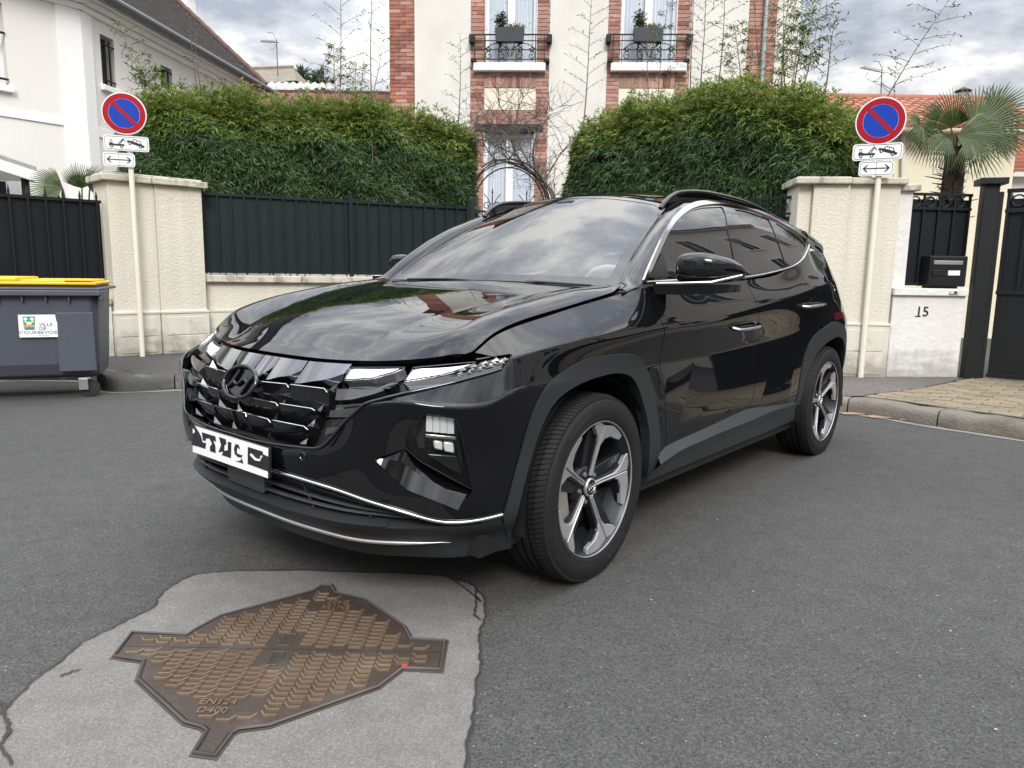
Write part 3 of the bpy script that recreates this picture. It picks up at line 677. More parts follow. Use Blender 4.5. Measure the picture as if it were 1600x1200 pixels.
# white pier, numbered wall, fence panel, mailbox
WF = Fr((3.955, 7.63), (4.80, 7.70))
wp = WF.root('white_pier', 'narrow white pier with a small cap beside the cream pillar on the right', 'pier')
bx('shaft', (0, .06, 1.06), (.15, .35, 2.045), MT['white15'], wp, .006); bx('cap_stone', (-.02, .01, 2.045), (.20, .40, 2.115), MT['cap'], wp, .012)
nwl = WF.root('numbered_wall', 'low white rendered wall with house number 15 under the mailbox', 'wall')
bx('wall_face', (0, .0, Z0), (.80, .30, .985), MT['white15'], nwl, .012)
bx('sill_stone', (-.01, -.035, .985), (.80, .36, 1.06), MT['white15'], nwl, .008)
V, F = text_mesh('15', .145, .003)
F15 = MB().add([(x+.33, y, z) for x, y, z in ((-.075, -.0035, .762), (-.012, -.0035, .762), (-.012, -.0035, .772), (-.075, -.0035, .772))], [(0, 1, 2, 3)]).add([(v.x*1.05+.33, -.004-v.z, .815+v.y) for v in V], F).build('house_number', MT['signblack'], nwl)
bl_ = bx('doorbell', (.58, -.050, 1.005), (.68, -.034, 1.04), mat('pale bell plate', (.55, .53, .47), .4), nwl, .004); bx('bell_button', (.625, -.056, 1.012), (.655, -.049, 1.034), MT['iron'], bl_, .003)
pf = WF.root('fence_panel', 'black sheet fence panel with ring frieze above the numbered wall', 'fence')
bx('back_sheet', (.15, .17, 1.10), (.86, .176, 1.98), MT['blacksheet'], pf, 0)
for x in np.linspace(.17, .84, 5): bx('bar', (x-.011, .145, 1.09), (x+.011, .168, 2.02), MT['gate'], pf, .002)
for z in (1.10, 1.885, 2.03): bx('rail', (.15, .140, z-.014), (.86, .172, z+.014), MT['gate'], pf, .002)
for k, x in enumerate((.24, .40, .56, .72)):
    MB().tube([(x+.05*math.cos(t), .155, 1.955+.05*math.sin(t)) for t in np.linspace(0, 2*math.pi, 19)[:-1]], .008, 5, closed=True).build('ring', MT['gate'], pf, smooth=60)
for (x0, x1) in ((.29, .40), (.66, .57)): MB().tube([(x0, .15, 1.90), (x1, .15, 2.0)], .008, 5).build('brace', MT['gate'], pf)
mbx = thing('mailbox', 'black metal mailbox with steel flap standing on the numbered white wall', 'mailbox', WF.p(.56, .02, 1.062), WF.rz+R(-3))
bx('box_body', (-.195, -.03, .02), (.20, .20, .335), MT['iron'], mbx, .01)
bx('side_plate', (.200, -.02, .03), (.206, .19, .325), mat('worn side', (.16, .15, .14), .5, var=.3, vs=8), mbx, .002)
bx('foot', (-.14, .0, 0), (.14, .17, .02), MT['iron'], mbx, .002)
dr = bx('door', (-.185, -.037, .03), (.175, -.029, .325), MT['gate'], mbx, .004)
bx('letter_flap', (-.16, -.044, .245), (.145, -.036, .285), MT['steel'], dr, .004)
bx('name_plate', (.0, -.041, .135), (.125, -.036, .185), MT['signwhite'], dr, .002)
MB().tube([(-.15, -.036, .155), (-.15, -.055, .155)], .022, 14).build('lock', MT['iron'], dr, smooth=40); bx('lock_plate', (-.17, -.042, .13), (-.03, -.036, .185), MT['iron'], dr, .006)
# gate post and driveway gate
PF = Fr((4.80, 7.665), (5.02, 7.60))
gp = PF.root('gate_post', 'black metal gate post with flat cap right of the mailbox', 'post')
bx('post_shaft', (0, 0, Z0), (.14, .16, 2.12), MT['gate'], gp, .005); bx('post_shaft', (.143, .03, Z0), (.19, .16, 2.05), MT['gate'], gp, .004); bx('post_cap', (-.05, -.045, 2.12), (.20, .21, 2.185), MT['gate'], gp, .006)
DG = Fr(PF.p(.20, .06)[:2], (8.2, 5.05))
dg = DG.root('driveway_gate', 'tall black metal driveway gate at the right edge of the photo', 'gate')
bx('lower_sheet', (.03, .02, .17), (2.4, .03, 1.02), MT['gate'], dg, 0); bx('upper_sheet', (.03, .035, 1.04), (2.4, .042, 1.98), MT['blacksheet'], dg, 0)
for z in (.16, 1.03, 1.86, 2.06): bx('rail', (.02, 0, z-.02), (2.4, .034, z+.02), MT['gate'], dg, .003)
for x in np.arange(.04, 2.4, .17): bx('bar', (x-.014, .004, 1.05), (x+.014, .034, 2.05), MT['gate'], dg, .002)
for x in np.arange(.125, 2.4, .17): MB().tube([(x+.055*math.cos(t), .02, 1.96+.055*math.sin(t)) for t in np.linspace(0, 2*math.pi, 19)[:-1]], .009, 5, closed=True).build('ring', MT['gate'], dg, smooth=60)

# ================================================================== SIGNS
def disc_obj(r, y0, y1, m, nm, par, n=48, c=(0, 0)):
    return MB().prism([(c[0]+r*math.cos(2*math.pi*k/n), c[1]+r*math.sin(2*math.pi*k/n)) for k in range(n)], y0, y1, lambda x, z, y: (x, y, z)).build(nm, m, par)
def rrect(w_, h_, r, n=6, c=(0, 0)):
    out = []
    for cx, cy, a0 in ((w_/2-r, h_/2-r, 0), (-w_/2+r, h_/2-r, 90), (-w_/2+r, -h_/2+r, 180), (w_/2-r, -h_/2+r, 270)):
        for k in range(n+1): a = R(a0+90*k/n); out.append((c[0]+cx+r*math.cos(a), c[1]+cy+r*math.sin(a)))
    return out
def yp(poly, y0, y1, m, nm, par): return MB().prism(poly, y0, y1, lambda x, z, y: (x, y, z)).build(nm, m, par)
def ring_poly(mb, r0, r1, y, n=48, a0=0, a1=360):
    vs = []; 
    for k in range(n+1): a = R(a0+(a1-a0)*k/n); vs += [(r0*math.cos(a), y, r0*math.sin(a)), (r1*math.cos(a), y, r1*math.sin(a))]
    mb.add(vs, [(2*k, 2*k+1, 2*k+3, 2*k+2) for k in range(n)])
def no_parking(base, rz, zc, label, dx, z1, dx1, z2, dx2, top, Ds=.50):
    t = thing('no_parking_sign', label, 'road sign', base, rz, 'no-parking signs on cream poles')
    MB().tube([(0, .035, 0), (0, .035, top)], .028, 14).build('pole', MT['signpole'], t, smooth=60)
    d = disc_obj(Ds/2, -.012, .002, MT['signwhite'], 'sign_disc', t); d.location = (dx, 0, zc)
    MB().tube([(Ds/2*math.cos(a), .0, Ds/2*math.sin(a)) for a in np.linspace(0, 2*math.pi, 49)[:-1]], .006, 6, closed=True).build('disc_rim', MT['alu'], d, smooth=60)
    mb = MB(); ring_poly(mb, Ds*.352, Ds*.478, -.0135); mb.build('red_ring', MT['signred'], d)
    k = Ds*.352; h = .018*Ds/.5+.004; a_ = math.asin(h/k)
    for s in (0, 180):
        aa = np.linspace(45-90+math.degrees(a_)+s+90, 225-90-math.degrees(a_)+s+90-0, 24)
        aa = np.linspace(-45+math.degrees(a_)+s, 135-math.degrees(a_)+s, 24)
        MB().add([(k*.985*math.cos(R(x)), -.0135, k*.985*math.sin(R(x))) for x in aa], [tuple(range(24))]).build('blue_field', MT['signblue'], d)
    mb = MB(); c_ = math.cos(R(-45)); s_ = math.sin(R(-45))
    mb.add([(x*c_-z*s_, -.0145, x*s_+z*c_) for x, z in ((-k, -h), (k, -h), (k, h), (-k, h))], [(0, 1, 2, 3)]); mb.build('red_bar', MT['signred'], d)
    # tow-away plate
    q = yp(rrect(.54, .18, .035), -.010, .0, MT['signwhite'], 'tow_plate', t); q.scale = (.84, 1, .90); q.location = (dx1, 0, z1)
    MB().tube([(x, -.011, z) for x, z in rrect(.505, .150, .03)], .0025, 4, closed=True).build('plate_border', MT['signblack'], q)
    S = lambda poly, nm='pictogram': MB().add([(x, -.0115, z) for x, z in poly], [tuple(range(len(poly)))]).build(nm, MT['signblack'], q)
    def wheel(x, z, r=.019): MB().add([(x+r*math.cos(a), -.0118, z+r*math.sin(a)) for a in np.linspace(0, 2*math.pi, 17)[:-1]], [tuple(range(16))]).build('pictogram', MT['signblack'], q); MB().add([(x+r*.42*math.cos(a), -.0122, z+r*.42*math.sin(a)) for a in np.linspace(0, 2*math.pi, 13)[:-1]], [tuple(range(12))]).build('pictogram_hub', MT['signwhite'], q)
    S([(-.205, -.035), (-.025, -.035), (-.025, -.012), (-.15, -.012), (-.15, -.005), (-.205, -.005)]); S([(-.20, -.005), (-.165, -.005), (-.168, .035), (-.192, .035)])
    MB().add([(x, -.0122, z) for x, z in ((-.191, .002), (-.173, .002), (-.174, .026), (-.187, .026))], [(0, 1, 2, 3)]).build('pictogram_window', MT['signwhite'], q)
    wheel(-.175, -.042); wheel(-.060, -.042)
    MB().tube([(-.095, -.0115, -.012), (-.035, -.0115, .055), (-.010, -.0115, .022)], .0055, 4).build('pictogram', MT['signblack'], q); MB().tube([(-.07, -.0115, -.012), (-.03, -.0115, .05)], .003, 4).build('pictogram', MT['signblack'], q)
    ca, sa = math.cos(R(-17)), math.sin(R(-17)); rt = lambda P: [(x*ca-z*sa+.11, x*sa+z*ca+.005) for x, z in P]
    S(rt([(-.105, -.02), (.105, -.02), (.11, .006), (.075, .012), (.05, .045), (-.03, .045), (-.055, .012), (-.10, .006)]))
    for wq in (rt([(-.042, .014), (-.022, .036), (.004, .036), (.004, .014)]), rt([(.012, .014), (.012, .036), (.044, .036), (.058, .014)])):
        MB().add([(x, -.0122, z) for x, z in wq], [(0, 1, 2, 3)]).build('pictogram_window', MT['signwhite'], q)
    for P in rt([(-.065, -.022), (.065, -.022)]): wheel(*P)
    # arrow plate
    q = yp(rrect(.37, .165, .035), -.010, .0, MT['signwhite'], 'arrow_plate', t); q.scale = (.86, 1, .90); q.location = (dx2, 0, z2)
    MB().tube([(x, -.011, z) for x, z in rrect(.338, .138, .03)], .0022, 4, closed=True).build('plate_border', MT['signblack'], q)
    MB().add([(x, -.0115, z) for x, z in ((-.13, -.006), (.13, -.006), (.13, .006), (-.13, .006))], [(0, 1, 2, 3)]).build('arrow', MT['signblack'], q)
    MB().add([(x, -.0115, z) for x, z in ((-.0015, -.075), (.0015, -.075), (.0015, .075), (-.0015, .075))], [(0, 1, 2, 3)]).build('arrow', MT['signblack'], q)
    for s in (-1, 1): MB().add([(s*x, -.0118, z) for x, z in ((.145, 0), (.098, .042), (.088, .036), (.122, 0), (.088, -.036), (.098, -.042))], [(0, 1, 2, 3), (0, 3, 4, 5)]).build('arrow', MT['signblack'], q)
    for z in (zc-.1, zc+.1, z1, z2): MB().box((0, .018, z), (.07, .036, .03)).build('clamp', MT['alu'], t)
    return t
def psign(bx_, by_, zb, rz, disc_px, p1, p2, label, top_px, Ds):
    b = np.array([bx_, by_]); nrm = np.array([math.sin(rz), -math.cos(rz), 0]); P0 = np.array([bx_, by_, 0])+nrm*.01; ex = np.array([math.cos(rz), math.sin(rz), 0])
    def lo(px): P = onplane(px[0], px[1], P0, nrm); return float((P-P0) @ ex), float(P[2]-zb)
    d, q1, q2 = lo(disc_px), lo(p1), lo(p2)
    return no_parking((bx_, by_, zb), rz, d[1], label, d[0], q1[1], q1[0], q2[1], q2[0], d[1]+.15, Ds)
psign(-4.305, 8.40, Z0, R(20), (194, 177.5), (197.5, 224), (186, 249.5), 'no-parking sign with tow-away and arrow plates in front of the left hedge', .0, .445)
psign(3.66, 7.57, Z0, R(-24), (1376, 189), (1371, 237), (1369, 263), 'no-parking sign with tow-away and arrow plates between right hedge and palm', .0, .455)

# ================================================================== WHEELED BIN
def build_bin():
    B0 = np.array(gnd(152, 617)[:2]); rz = R(21)
    t = thing('rubbish_bin', 'large grey wheeled rubbish container with yellow lid at the left kerb', 'bin', (-3.62, 6.30, 0), rz); t.scale = (1, 1, .915)
    # x: along the front, right end at 0; y into depth; tapered tub
    def ringz(z, x0, x1, y0, y1, r=.05):
        return [(a, b, z) for a, b in [(x1-r, y0), (x1, y0+r), (x1, y1-r), (x1-r, y1), (x0+r, y1), (x0, y1-r), (x0, y0+r), (x0+r, y0)]]
    secs = [ringz(.20, -1.20, -.03, .13, .66), ringz(.23, -1.22, -.01, .085, .68), ringz(.34, -1.235, .0, .045, .70), ringz(1.04, -1.27, .03, .0, .76)]
    mb = MB(); vs = [p for s in secs for p in s]; n = 8; mb.add(vs, [(i*n+k, i*n+(k+1) % n, (i+1)*n+(k+1) % n, (i+1)*n+k) for i in range(3) for k in range(n)]+[tuple(range(n)), tuple(range(3*n, 4*n))[::-1]])
    tub = mb.build('tub', MT['bin'], t, bevel=.012)
    bx('rim', (-1.31, -.045, 1.035), (.075, .80, 1.062), MT['bin'], t, .01); bx('rim', (-1.30, -.05, .985), (.065, -.028, 1.036), MT['bin'], t, .008); bx('rim', (.05, -.04, .94), (.085, .2, 1.036), MT['bin'], t, .01)
    for x in np.arange(-1.2, -.02, .17): bx('rib', (x-.006, -.028, .93), (x+.006, .012, .985), MT['bin'], t, .002)
    bx('corner_panel', (-.30, .012, .27), (-.012, .03, .83), MT['bin'], t, .012)
    bx('corner_panel', (-1.235, .012, .27), (-.95, .03, .83), MT['bin'], t, .012)
    bx('inner_lid', (-1.27, -.02, 1.062), (.02, .76, 1.085), MT['binlid2'], t, .004)
    ld = bx('lid', (-1.29, -.045, 1.085), (.035, .79, 1.112), MT['binlid'], t, .008)
    bx('lid_panel', (-1.24, -.03, 1.112), (-.55, .76, 1.150), MT['binlid'], ld, .012); bx('lid_panel', (-.52, -.03, 1.112), (-.01, .76, 1.132), MT['binlid'], ld, .008)
    bx('hand_grip', (-.20, -.05, 1.118), (.03, -.02, 1.140), MT['binlid'], ld, .006)
    for x, y in ((-.13, .16), (-1.10, .16), (-.13, .60), (-1.10, .60)):
        c = MB(); c.box((x, y, .185), (.10, .09, .02)).box((x-.012, y-.045, .13), (.075, .008, .11)).box((x-.012, y+.045, .13), (.075, .008, .11)); cs = c.build('castor', MT['steel'], t, bevel=.003)
        MB().lathe([(.0, -.022), (.05, -.022), (.08, -.018), (.083, 0), (.08, .018), (.05, .022), (0, .022)], 24, lambda r, h, a: (x+.03+r*math.cos(a), y+h, .083+r*math.sin(a))).build('castor_wheel', MT['rubber'], cs, smooth=40)
    # municipal sticker
    q = lambda px, py: px
    tm = Matrix.Translation((-3.62, 6.30, 0)) @ Matrix.Rotation(rz, 4, 'Z') @ Matrix.Diagonal((1, 1, .915, 1)); ti = tm.inverted(); nrm = np.array([math.sin(rz), -math.cos(rz), .06]); P0 = np.array(tm @ Vector((-.6, .022, .7)))
    cn = [ti @ Vector(onplane(px, py, P0, nrm)) for px, py in ((28.5, 491.5), (89, 491.5), (91.5, 526.5), (30.5, 527))]
    c0 = sum(cn, Vector())/4; W_ = (cn[1]-cn[0]).length; H_ = (cn[3]-cn[0]).length
    st = thing_part = bpy.data.objects.new('sticker', None)
    M = Matrix.Translation(c0) @ Matrix.Rotation(R(-2.5), 4, 'X')
    def sk(poly, y, m, nm, par): return MB().add([tuple(M @ Vector((x*W_, y, z*H_))) for x, z in poly], [tuple(range(len(poly)))]).build(nm, m, par)
    base = sk([(-.5, -.5), (.5, -.5), (.5, .5), (-.5, .5)], -.012, mat('sticker white', (.80, .81, .82), .4), 'sticker', t)
    gm = mat('sticker green', (.01, .30, .11), .4); om = mat('sticker orange', (.75, .33, .02), .4); bm_ = mat('sticker blue', (.05, .17, .36), .4)
    sk([(-.37, -.05), (-.085, -.05), (-.07, .42), (-.38, .42)], -.0135, gm, 'crest_field', base)
    for x in (-.31, -.15): sk([(x+.055*math.cos(a), .31+.075*math.sin(a)) for a in np.linspace(0, 6.28, 9)[:-1]], -.0142, MT['signwhite'], 'crest_flower', base)
    sk([(-.23, .22), (-.15, .06), (-.31, .06)], -.0142, MT['signwhite'], 'crest_peak', base); sk([(-.35, .20), (-.33, .24), (-.22, .12), (-.12, .24), (-.10, .20), (-.22, .05)], -.0140, MT['signwhite'], 'crest_stem', base)
    sk([(-.36, -.05), (-.09, -.05), (-.09, .06), (-.16, .02), (-.225, .08), (-.29, .02), (-.36, .06)], -.0145, om, 'crest_bridge', base)
    sk([(-.35, -.16), (-.10, -.16), (-.09, -.04), (-.17, -.07), (-.225, -.02), (-.28, -.07), (-.36, -.04)], -.0146, bm_, 'crest_river', base)
    tx = mat('sticker text', (.05, .075, .10), .5); tb_ = mat('sticker blue text', (.02, .12, .38), .5)
    for s, x0, z0, sz, m, al in (('VILLE', .02, .05, .20, tx, 'LEFT'), ('DE', .02, -.12, .20, tx, 'LEFT'), ('COURBEVOIE', .0, -.295, .20, tb_, 'CENTER'), ('ville-courbevoie.fr', .13, -.425, .055, tx, 'CENTER')):
        V, F = text_mesh(s, sz*H_, 0, al); sx = {'COURBEVOIE': 1.12, 'VILLE': 1.05, 'DE': 1.05}.get(s, 1)
        MB().add([tuple(M @ Vector((x0*W_+v.x*sx, -.0142, z0*H_+v.y))) for v in V], F).build('sticker_lettering', m, base)
    return t
build_bin()
# ================================================================== BRICK HOUSE
HA = R(-3.0); HO = np.array([at(609, 150, 15.5)[0], 15.5])
hd = np.array([math.cos(HA), math.sin(HA)]); hn = np.array([-hd[1], hd[0]])
house = thing('brick_house', 'pale plaster house with red brick quoins and window surrounds behind the hedges', 'house', (HO[0], HO[1], 0), HA)
hn3 = np.array([hn[0], hn[1], 0]); hP = np.array([HO[0], HO[1], 0])
def hp(px, py):
    P = onplane(px, py, hP, hn3)-hP; return float(P[0]*hd[0]+P[1]*hd[1]), float(P[2])
hx = lambda px, py=110: hp(px, py)[0]
hzz = lambda py, px=800: hp(px, py)[1]
X0 = 0.0; q1 = hx(648); a0, a1, a2, a3 = hx(735), hx(757), hx(838), hx(858); b0, b1, b2, b3 = hx(948), hx(968), hx(1055), hx(1077); r0, r1, X1 = hx(1165), hx(1209), hx(1246)
zs = hp(795, 103)[1]; zs_t, zs_b = hp(795, 100)[1], hp(795, 113)[1]      # sill
zl = hp(795, 194)[1]; zpt, zpb = hp(795, 138)[1], hp(795, 172)[1]; ztop = zs_t+2.2; ZE = 7.9
def hb(nm, lo, hi, m, bev=0, par=None): return bx(nm, lo, hi, m, par or house, bev)
T = .35
hb('wall', (q1, .0, 0), (a0, T, ZE), MT['plaster']); hb('wall', (a3, .0, 0), (b0, T, ZE), MT['plaster']); hb('wall', (b3, .0, 0), (r0, T, ZE), MT['plaster']); hb('wall', (r1, .06, 0), (X1, T, ZE), MT['plaster'])
hb('wall', (X0, .015, 0), (q1, T, ZE), MT['mortar']); hb('wall', (r0, .015, 0), (r1, T, ZE), MT['mortar'])
for (u0, u1, u2, u3), low in (((a0, a1, a2, a3), True), ((b0, b1, b2, b3), True)):
    hb('jamb', (u0, .015, 0), (u1, T, ZE), MT['mortar']); hb('jamb', (u2, .015, 0), (u3, T, ZE), MT['mortar'])
    hb('spandrel', (u1, .016, zl+.0), (u2, T, zs_b), MT['mortar']); hb('spandrel_panel', (u1+.0, .002, zpb), (u2, .05, zpt), MT['creampanel'], .006)
    hb('lintel', (u0+.10, -.012, zl-.15), (u3-.10, T, zl), MT['iron'])
    hb('wall_head', (u1, .016, ztop), (u2, T, ZE), MT['mortar']); hb('wall_foot', (u1, .016, 0), (u2, T, 1.0), MT['plaster'])
    sl_ = hb('window_sill', (u0+.07, -.14, zs_b), (u3-.07, .10, zs_t), mat('white sill stone', (.74, .73, .70), .8, var=.08, vs=4, streak=.12), .012)
    for z0, z1, nm in ((zs_t, ztop, 'window'), (1.0, zl-.15, 'window')):
        wn = MB(); y = .17; c_ = (u1+u2)/2
        for x0, x1 in ((u1, u1+.075), (u2-.075, u2), (c_-.075, c_+.075)): wn.b2((x0, y, z0), (x1, y+.06, z1))
        wn.b2((u1+.075, y+.002, z0), (u2-.075, y+.058, z0+.09)); wn.b2((u1+.075, y+.002, z1-.08), (u2-.075, y+.058, z1))
        wo_ = wn.build(nm, MT['pvc'], house, bevel=.008)
        for x0, x1 in ((u1+.075, c_-.075), (c_+.075, u2-.075)):
            bx('pane', (x0, y+.026, z0+.09), (x1, y+.032, z1-.08), MT['wglass'], wo_, 0)
            P = [(x0+(x1-x0)*k/24, y+.075+.014*math.sin(k*1.7)+.01*math.sin(k*.6)) for k in range(25)]
            MB().strip([(x, yy, z0+.03) for x, yy in P], [(x, yy, z1-.02) for x, yy in P]).build('curtain', MT['curtain'], wo_, smooth=60)
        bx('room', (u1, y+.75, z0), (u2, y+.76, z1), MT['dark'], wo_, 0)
        bx('reveal', (u1-.004, .016, z0), (u1+.012, y, z1), MT['pvc'], wo_, 0); bx('reveal', (u2-.012, .016, z0), (u2+.004, y, z1), MT['pvc'], wo_, 0)
        for zz in (z0+(z1-z0)*.32, z0+(z1-z0)*.68): bx('hinge', (u1+.02, y-.012, zz), (u1+.045, y, zz+.09), MT['pvc'], wo_, .002); bx('hinge', (u2-.045, y-.012, zz), (u2-.02, y, zz+.09), MT['pvc'], wo_, .002)
    # wrought iron balcony rail
    br = MB().b2((u0+.03, -.15, zs_t+.50), (u3-.03, -.125, zs_t+.525)).build('balcony_rail', MT['iron'], house)
    for z in (zs_t+.05, zs_t+.23, zs_t+.40): bx('rail', (u0+.05, -.147, z-.008), (u3-.05, -.130, z+.008), MT['iron'], br, 0)
    for x in (u0+.10, u1+.02, c_-.22, c_+.22, u2-.02, u3-.10): bx('upright', (x-.008, -.15, zs_t), (x+.008, -.13, zs_t+.51), MT['iron'], br, 0)
    for s in (-1, 1):
        bx('bracket', (c_+s*(u3-u0)/2-s*.02-.05, -.16, zs_t+.37), (c_+s*(u3-u0)/2-s*.02+.05, .03, zs_t+.52), MT['iron'], br, .01)
        bx('bracket', (c_+s*(u3-u0)/2-s*.06-.05, -.16, zs_t+.0), (c_+s*(u3-u0)/2-s*.06+.05, .03, zs_t+.07), MT['iron'], br, .01)
        for cx_, tr in ((.16, 1.15), (.42, 1.15)):
            MB().tube(spiral(c_+s*cx_, zs_t+.12, .018, .085, .6 if s > 0 else 2.5, s*tr, -.14), .0085, 5).build('scroll', MT['iron'], br)
        MB().tube([(c_+s*(.04+.46*k/10), -.14, zs_t+.24+.11*math.sin(math.pi*k/10)) for k in range(11)], .0085, 5).build('scroll', MT['iron'], br)
        for cx_ in (.20, .43):
            fl = MB()
            for k in range(5):
                a = 2*math.pi*k/5+.3; fl.add([(c_+s*cx_+d_*math.cos(a+e_), -.142+.004*j_, zs_t+.235+d_*math.sin(a+e_)) for j_, (d_, e_) in enumerate(((.01, 0), (.045, -.45), (.062, 0), (.045, .45)))], [(0, 1, 2, 3)])
            fl.build('rosette', MT['iron'], br)
        for k in (-.55, -.28, .28, .55): MB().tube(spl([(c_+k*.05, -.14, zs_t+.10), (c_+k*.2, -.14, zs_t+.28), (c_+k*.42, -.14, zs_t+.38)], 4), .007, 5).build('palmette', MT['iron'], br)
# bricks
bspec = []
def bricks(x0, x1, z0, z1, pale, seed):
    rr = random.Random(seed); ch = .0745; z = z0; k = 0; Lb = .232
    while z+ch < z1+.001:
        x = x0; o_ = 0 if k % 2 == 0 else -Lb/2; x = x0+o_
        while x < x1-.02:
            a, b = max(x, x0), min(x+Lb, x1)
            if b-a > .045: bspec.append(((a+b)/2, z+ch/2, b-a-.012, ch-.011, pale))
            x += Lb
        z += ch; k += 1
def soldiers(x0, x1, z0, z1, seed):
    n = int((x1-x0)/.078); d = (x1-x0)/n
    for k in range(n):
        h = (z1-z0)
        if k % 2: bspec.append((x0+d*(k+.5), (z0+z1)/2, d-.012, h-.012, 1))
        else: bspec.append((x0+d*(k+.5), z0+h*.33, d-.012, h*.66-.012, 1)); bspec.append((x0+d*(k+.5), z0+h*.83, d-.012, h*.34-.012, 1))
zlow = 2.4
bricks(X0, q1, 4.0, 7.8, 0, 1); bricks(r0, r1, 4.2, 7.8, 1, 2)
for u0, u1, u2, u3 in ((a0, a1, a2, a3), (b0, b1, b2, b3)):
    zz = zlow if u0 == a0 else 4.2
    bricks(u0, u1, zz, 7.8, 1, 3); bricks(u2, u3, zz, 7.8, 1, 4)
    soldiers(u1, u2, zpt+.01, zs_b-.005, 5)
    if u0 == a0: soldiers(u1, u2, zl+.0, zpb-.008, 6)
vis = [s for s in bspec if 3.0 < s[1] < 6.75]; rest = [s for s in bspec if not (3.0 < s[1] < 6.75)]
vis.sort(key=lambda s: -s[2]*s[3]); rest += vis[300:]; vis = vis[:300]
bme = {}
for p_ in (0, 1):
    o = MB().box((0, 0, 0), (1, 1, 1)).build('brick', MT['brickpale' if p_ else 'brick'], house); bme[p_] = o.data; bpy.data.objects.remove(o)
rb_ = random.Random(12)
for x, z, w_, h_, p_ in vis:
    o = bpy.data.objects.new('brick', bme[1 if rb_.random() < (.72 if p_ else .25) else 0]); C.objects.link(o); o.parent = house; o.location = (x, .012+rb_.uniform(-.003, .003), z); o.scale = (w_, .028, h_)
for pz in (0, 1):
    mb = MB()
    for x, z, w_, h_, p_ in rest:
        if p_ == pz: mb.box((x, .012, z), (w_, .026, h_))
    o = mb.build('brick_field', MT['brickpale' if pz else 'brick'], house); o['kind'] = 'stuff'
MB().tube([(hx(1190), -.07, 0), (hx(1190), -.07, ZE)], .048, 12).build('downpipe', MT['zinc'], house, smooth=60)
hb('side_wall', (X0+.02, .36, 0), (X0+.4, 8, ZE), MT['plaster']); hb('side_wall', (X1-.4, .36, 0), (X1, 8, ZE), MT['plaster']); hb('back_wall', (X0+.4, 7.7, 0), (X1-.4, 8, ZE), MT['plaster'])
MB().add([(X0-.4, -.4, ZE), (X1+.4, -.4, ZE), (X1+.4, 8.4, ZE), (X0-.4, 8.4, ZE), (X0-.2, 4, ZE+1.9), (X1+.2, 4, ZE+1.9)], [(0, 1, 5, 4), (2, 3, 4, 5), (1, 2, 5), (3, 0, 4), (3, 2, 1, 0)]).build('roof', MT['redtile'], house)
# planters on the rails
def np_leaves(n, c, s, ln, seed, up=.3):
    r = np.random.default_rng(seed); P = np.array(c)+r.normal(size=(n, 3))*np.array(s); D = r.normal(size=(n, 3))+[0, 0, up]; D /= np.linalg.norm(D, axis=1)[:, None]
    Wd = np.cross(D, r.normal(size=(n, 3))); Wd /= np.linalg.norm(Wd, axis=1)[:, None]; l_ = ln*(.6+.8*r.random(n))[:, None]
    return np.stack([P, P+D*l_*.5+Wd*l_*.22, P+D*l_, P+D*l_*.5-Wd*l_*.22], 1).reshape(-1, 3), np.arange(n*4).reshape(-1, 4)
MT['planter'] = mat('anthracite planter', (.045, .047, .055), .55)
MT['shrub'] = leafmat('planter shrub leaf', (.030, .048, .018), .5)
MT['herb'] = leafmat('pale planter herb', (.20, .19, .11), .5)
for c_, lab, sd in (((hx(797, 60)), 'anthracite planter on the left balcony rail with a bushy shrub', 1), ((hx(1011, 60)), 'anthracite planter on the right balcony rail with a slim upright shrub', 2)):
    P = (HO[0]+hd[0]*c_+hn[0]*-.145, HO[1]+hd[1]*c_+hn[1]*-.145, zs_t+.36)
    t = thing('planter_box', lab, 'planter', P, HA, 'planters on the balcony rails')
    mb = MB(); mb.add([(x, y, z) for z, w_, d_ in ((0, .27, .075), (.26, .29, .095)) for x, y in ((-w_, -d_), (w_, -d_), (w_, d_), (-w_, d_))], [(0, 3, 2, 1), (4, 5, 6, 7), (0, 1, 5, 4), (1, 2, 6, 5), (2, 3, 7, 6), (3, 0, 4, 7)])
    mb.build('box', MT['planter'], t, bevel=.01); bx('bracket', (-.20, -.02, -.06), (-.16, .06, .0), MT['iron'], t, 0); bx('bracket', (.16, -.02, -.06), (.20, .06, .0), MT['iron'], t, 0)
    V, F = np_leaves(420, (-.17, 0, .40), (.055, .05, .085) if sd == 1 else (.045, .045, .10), .055, sd); struct(np_obj('shrub', V, F, MT['shrub'], t), 'stuff')
    V, F = np_leaves(300, (.10, 0, .285), (.12, .05, .025), .05, sd+5); struct(np_obj('herbs', V, F, MT['herb'], t), 'stuff')

# ================================================================== WHITE HOUSE AT THE LEFT
CX = np.array(at(133, 150, 13.2)[:2])
d1 = np.array((.10, .995)); d1 /= np.linalg.norm(d1)            # right-hand face, running away
d2 = np.array((-.60, -.80)); d2 /= np.linalg.norm(d2)           # left-hand face, coming back to the left
whouse = thing('white_house', 'white rendered house with brown tiled roof at the far left', 'house', (CX[0], CX[1], 0))
n1 = np.array((d1[1], -d1[0], 0)); n2 = np.array((-d2[1], d2[0], 0)); c3 = np.array((CX[0], CX[1], 0))
def f1(px, py, o=0.): P = onplane(px, py, c3+n1*o, n1)-c3; return float(P[:2] @ d1), float(P[2])
def f2(px, py, o=0.): P = onplane(px, py, c3+n2*o, n2)-c3; return float(P[:2] @ d2), float(P[2])
def p1(s, z, o=0.): return (d1[0]*s+n1[0]*o, d1[1]*s+n1[1]*o, z)
def p2(s, z, o=0.): return (d2[0]*s+n2[0]*o, d2[1]*s+n2[1]*o, z)
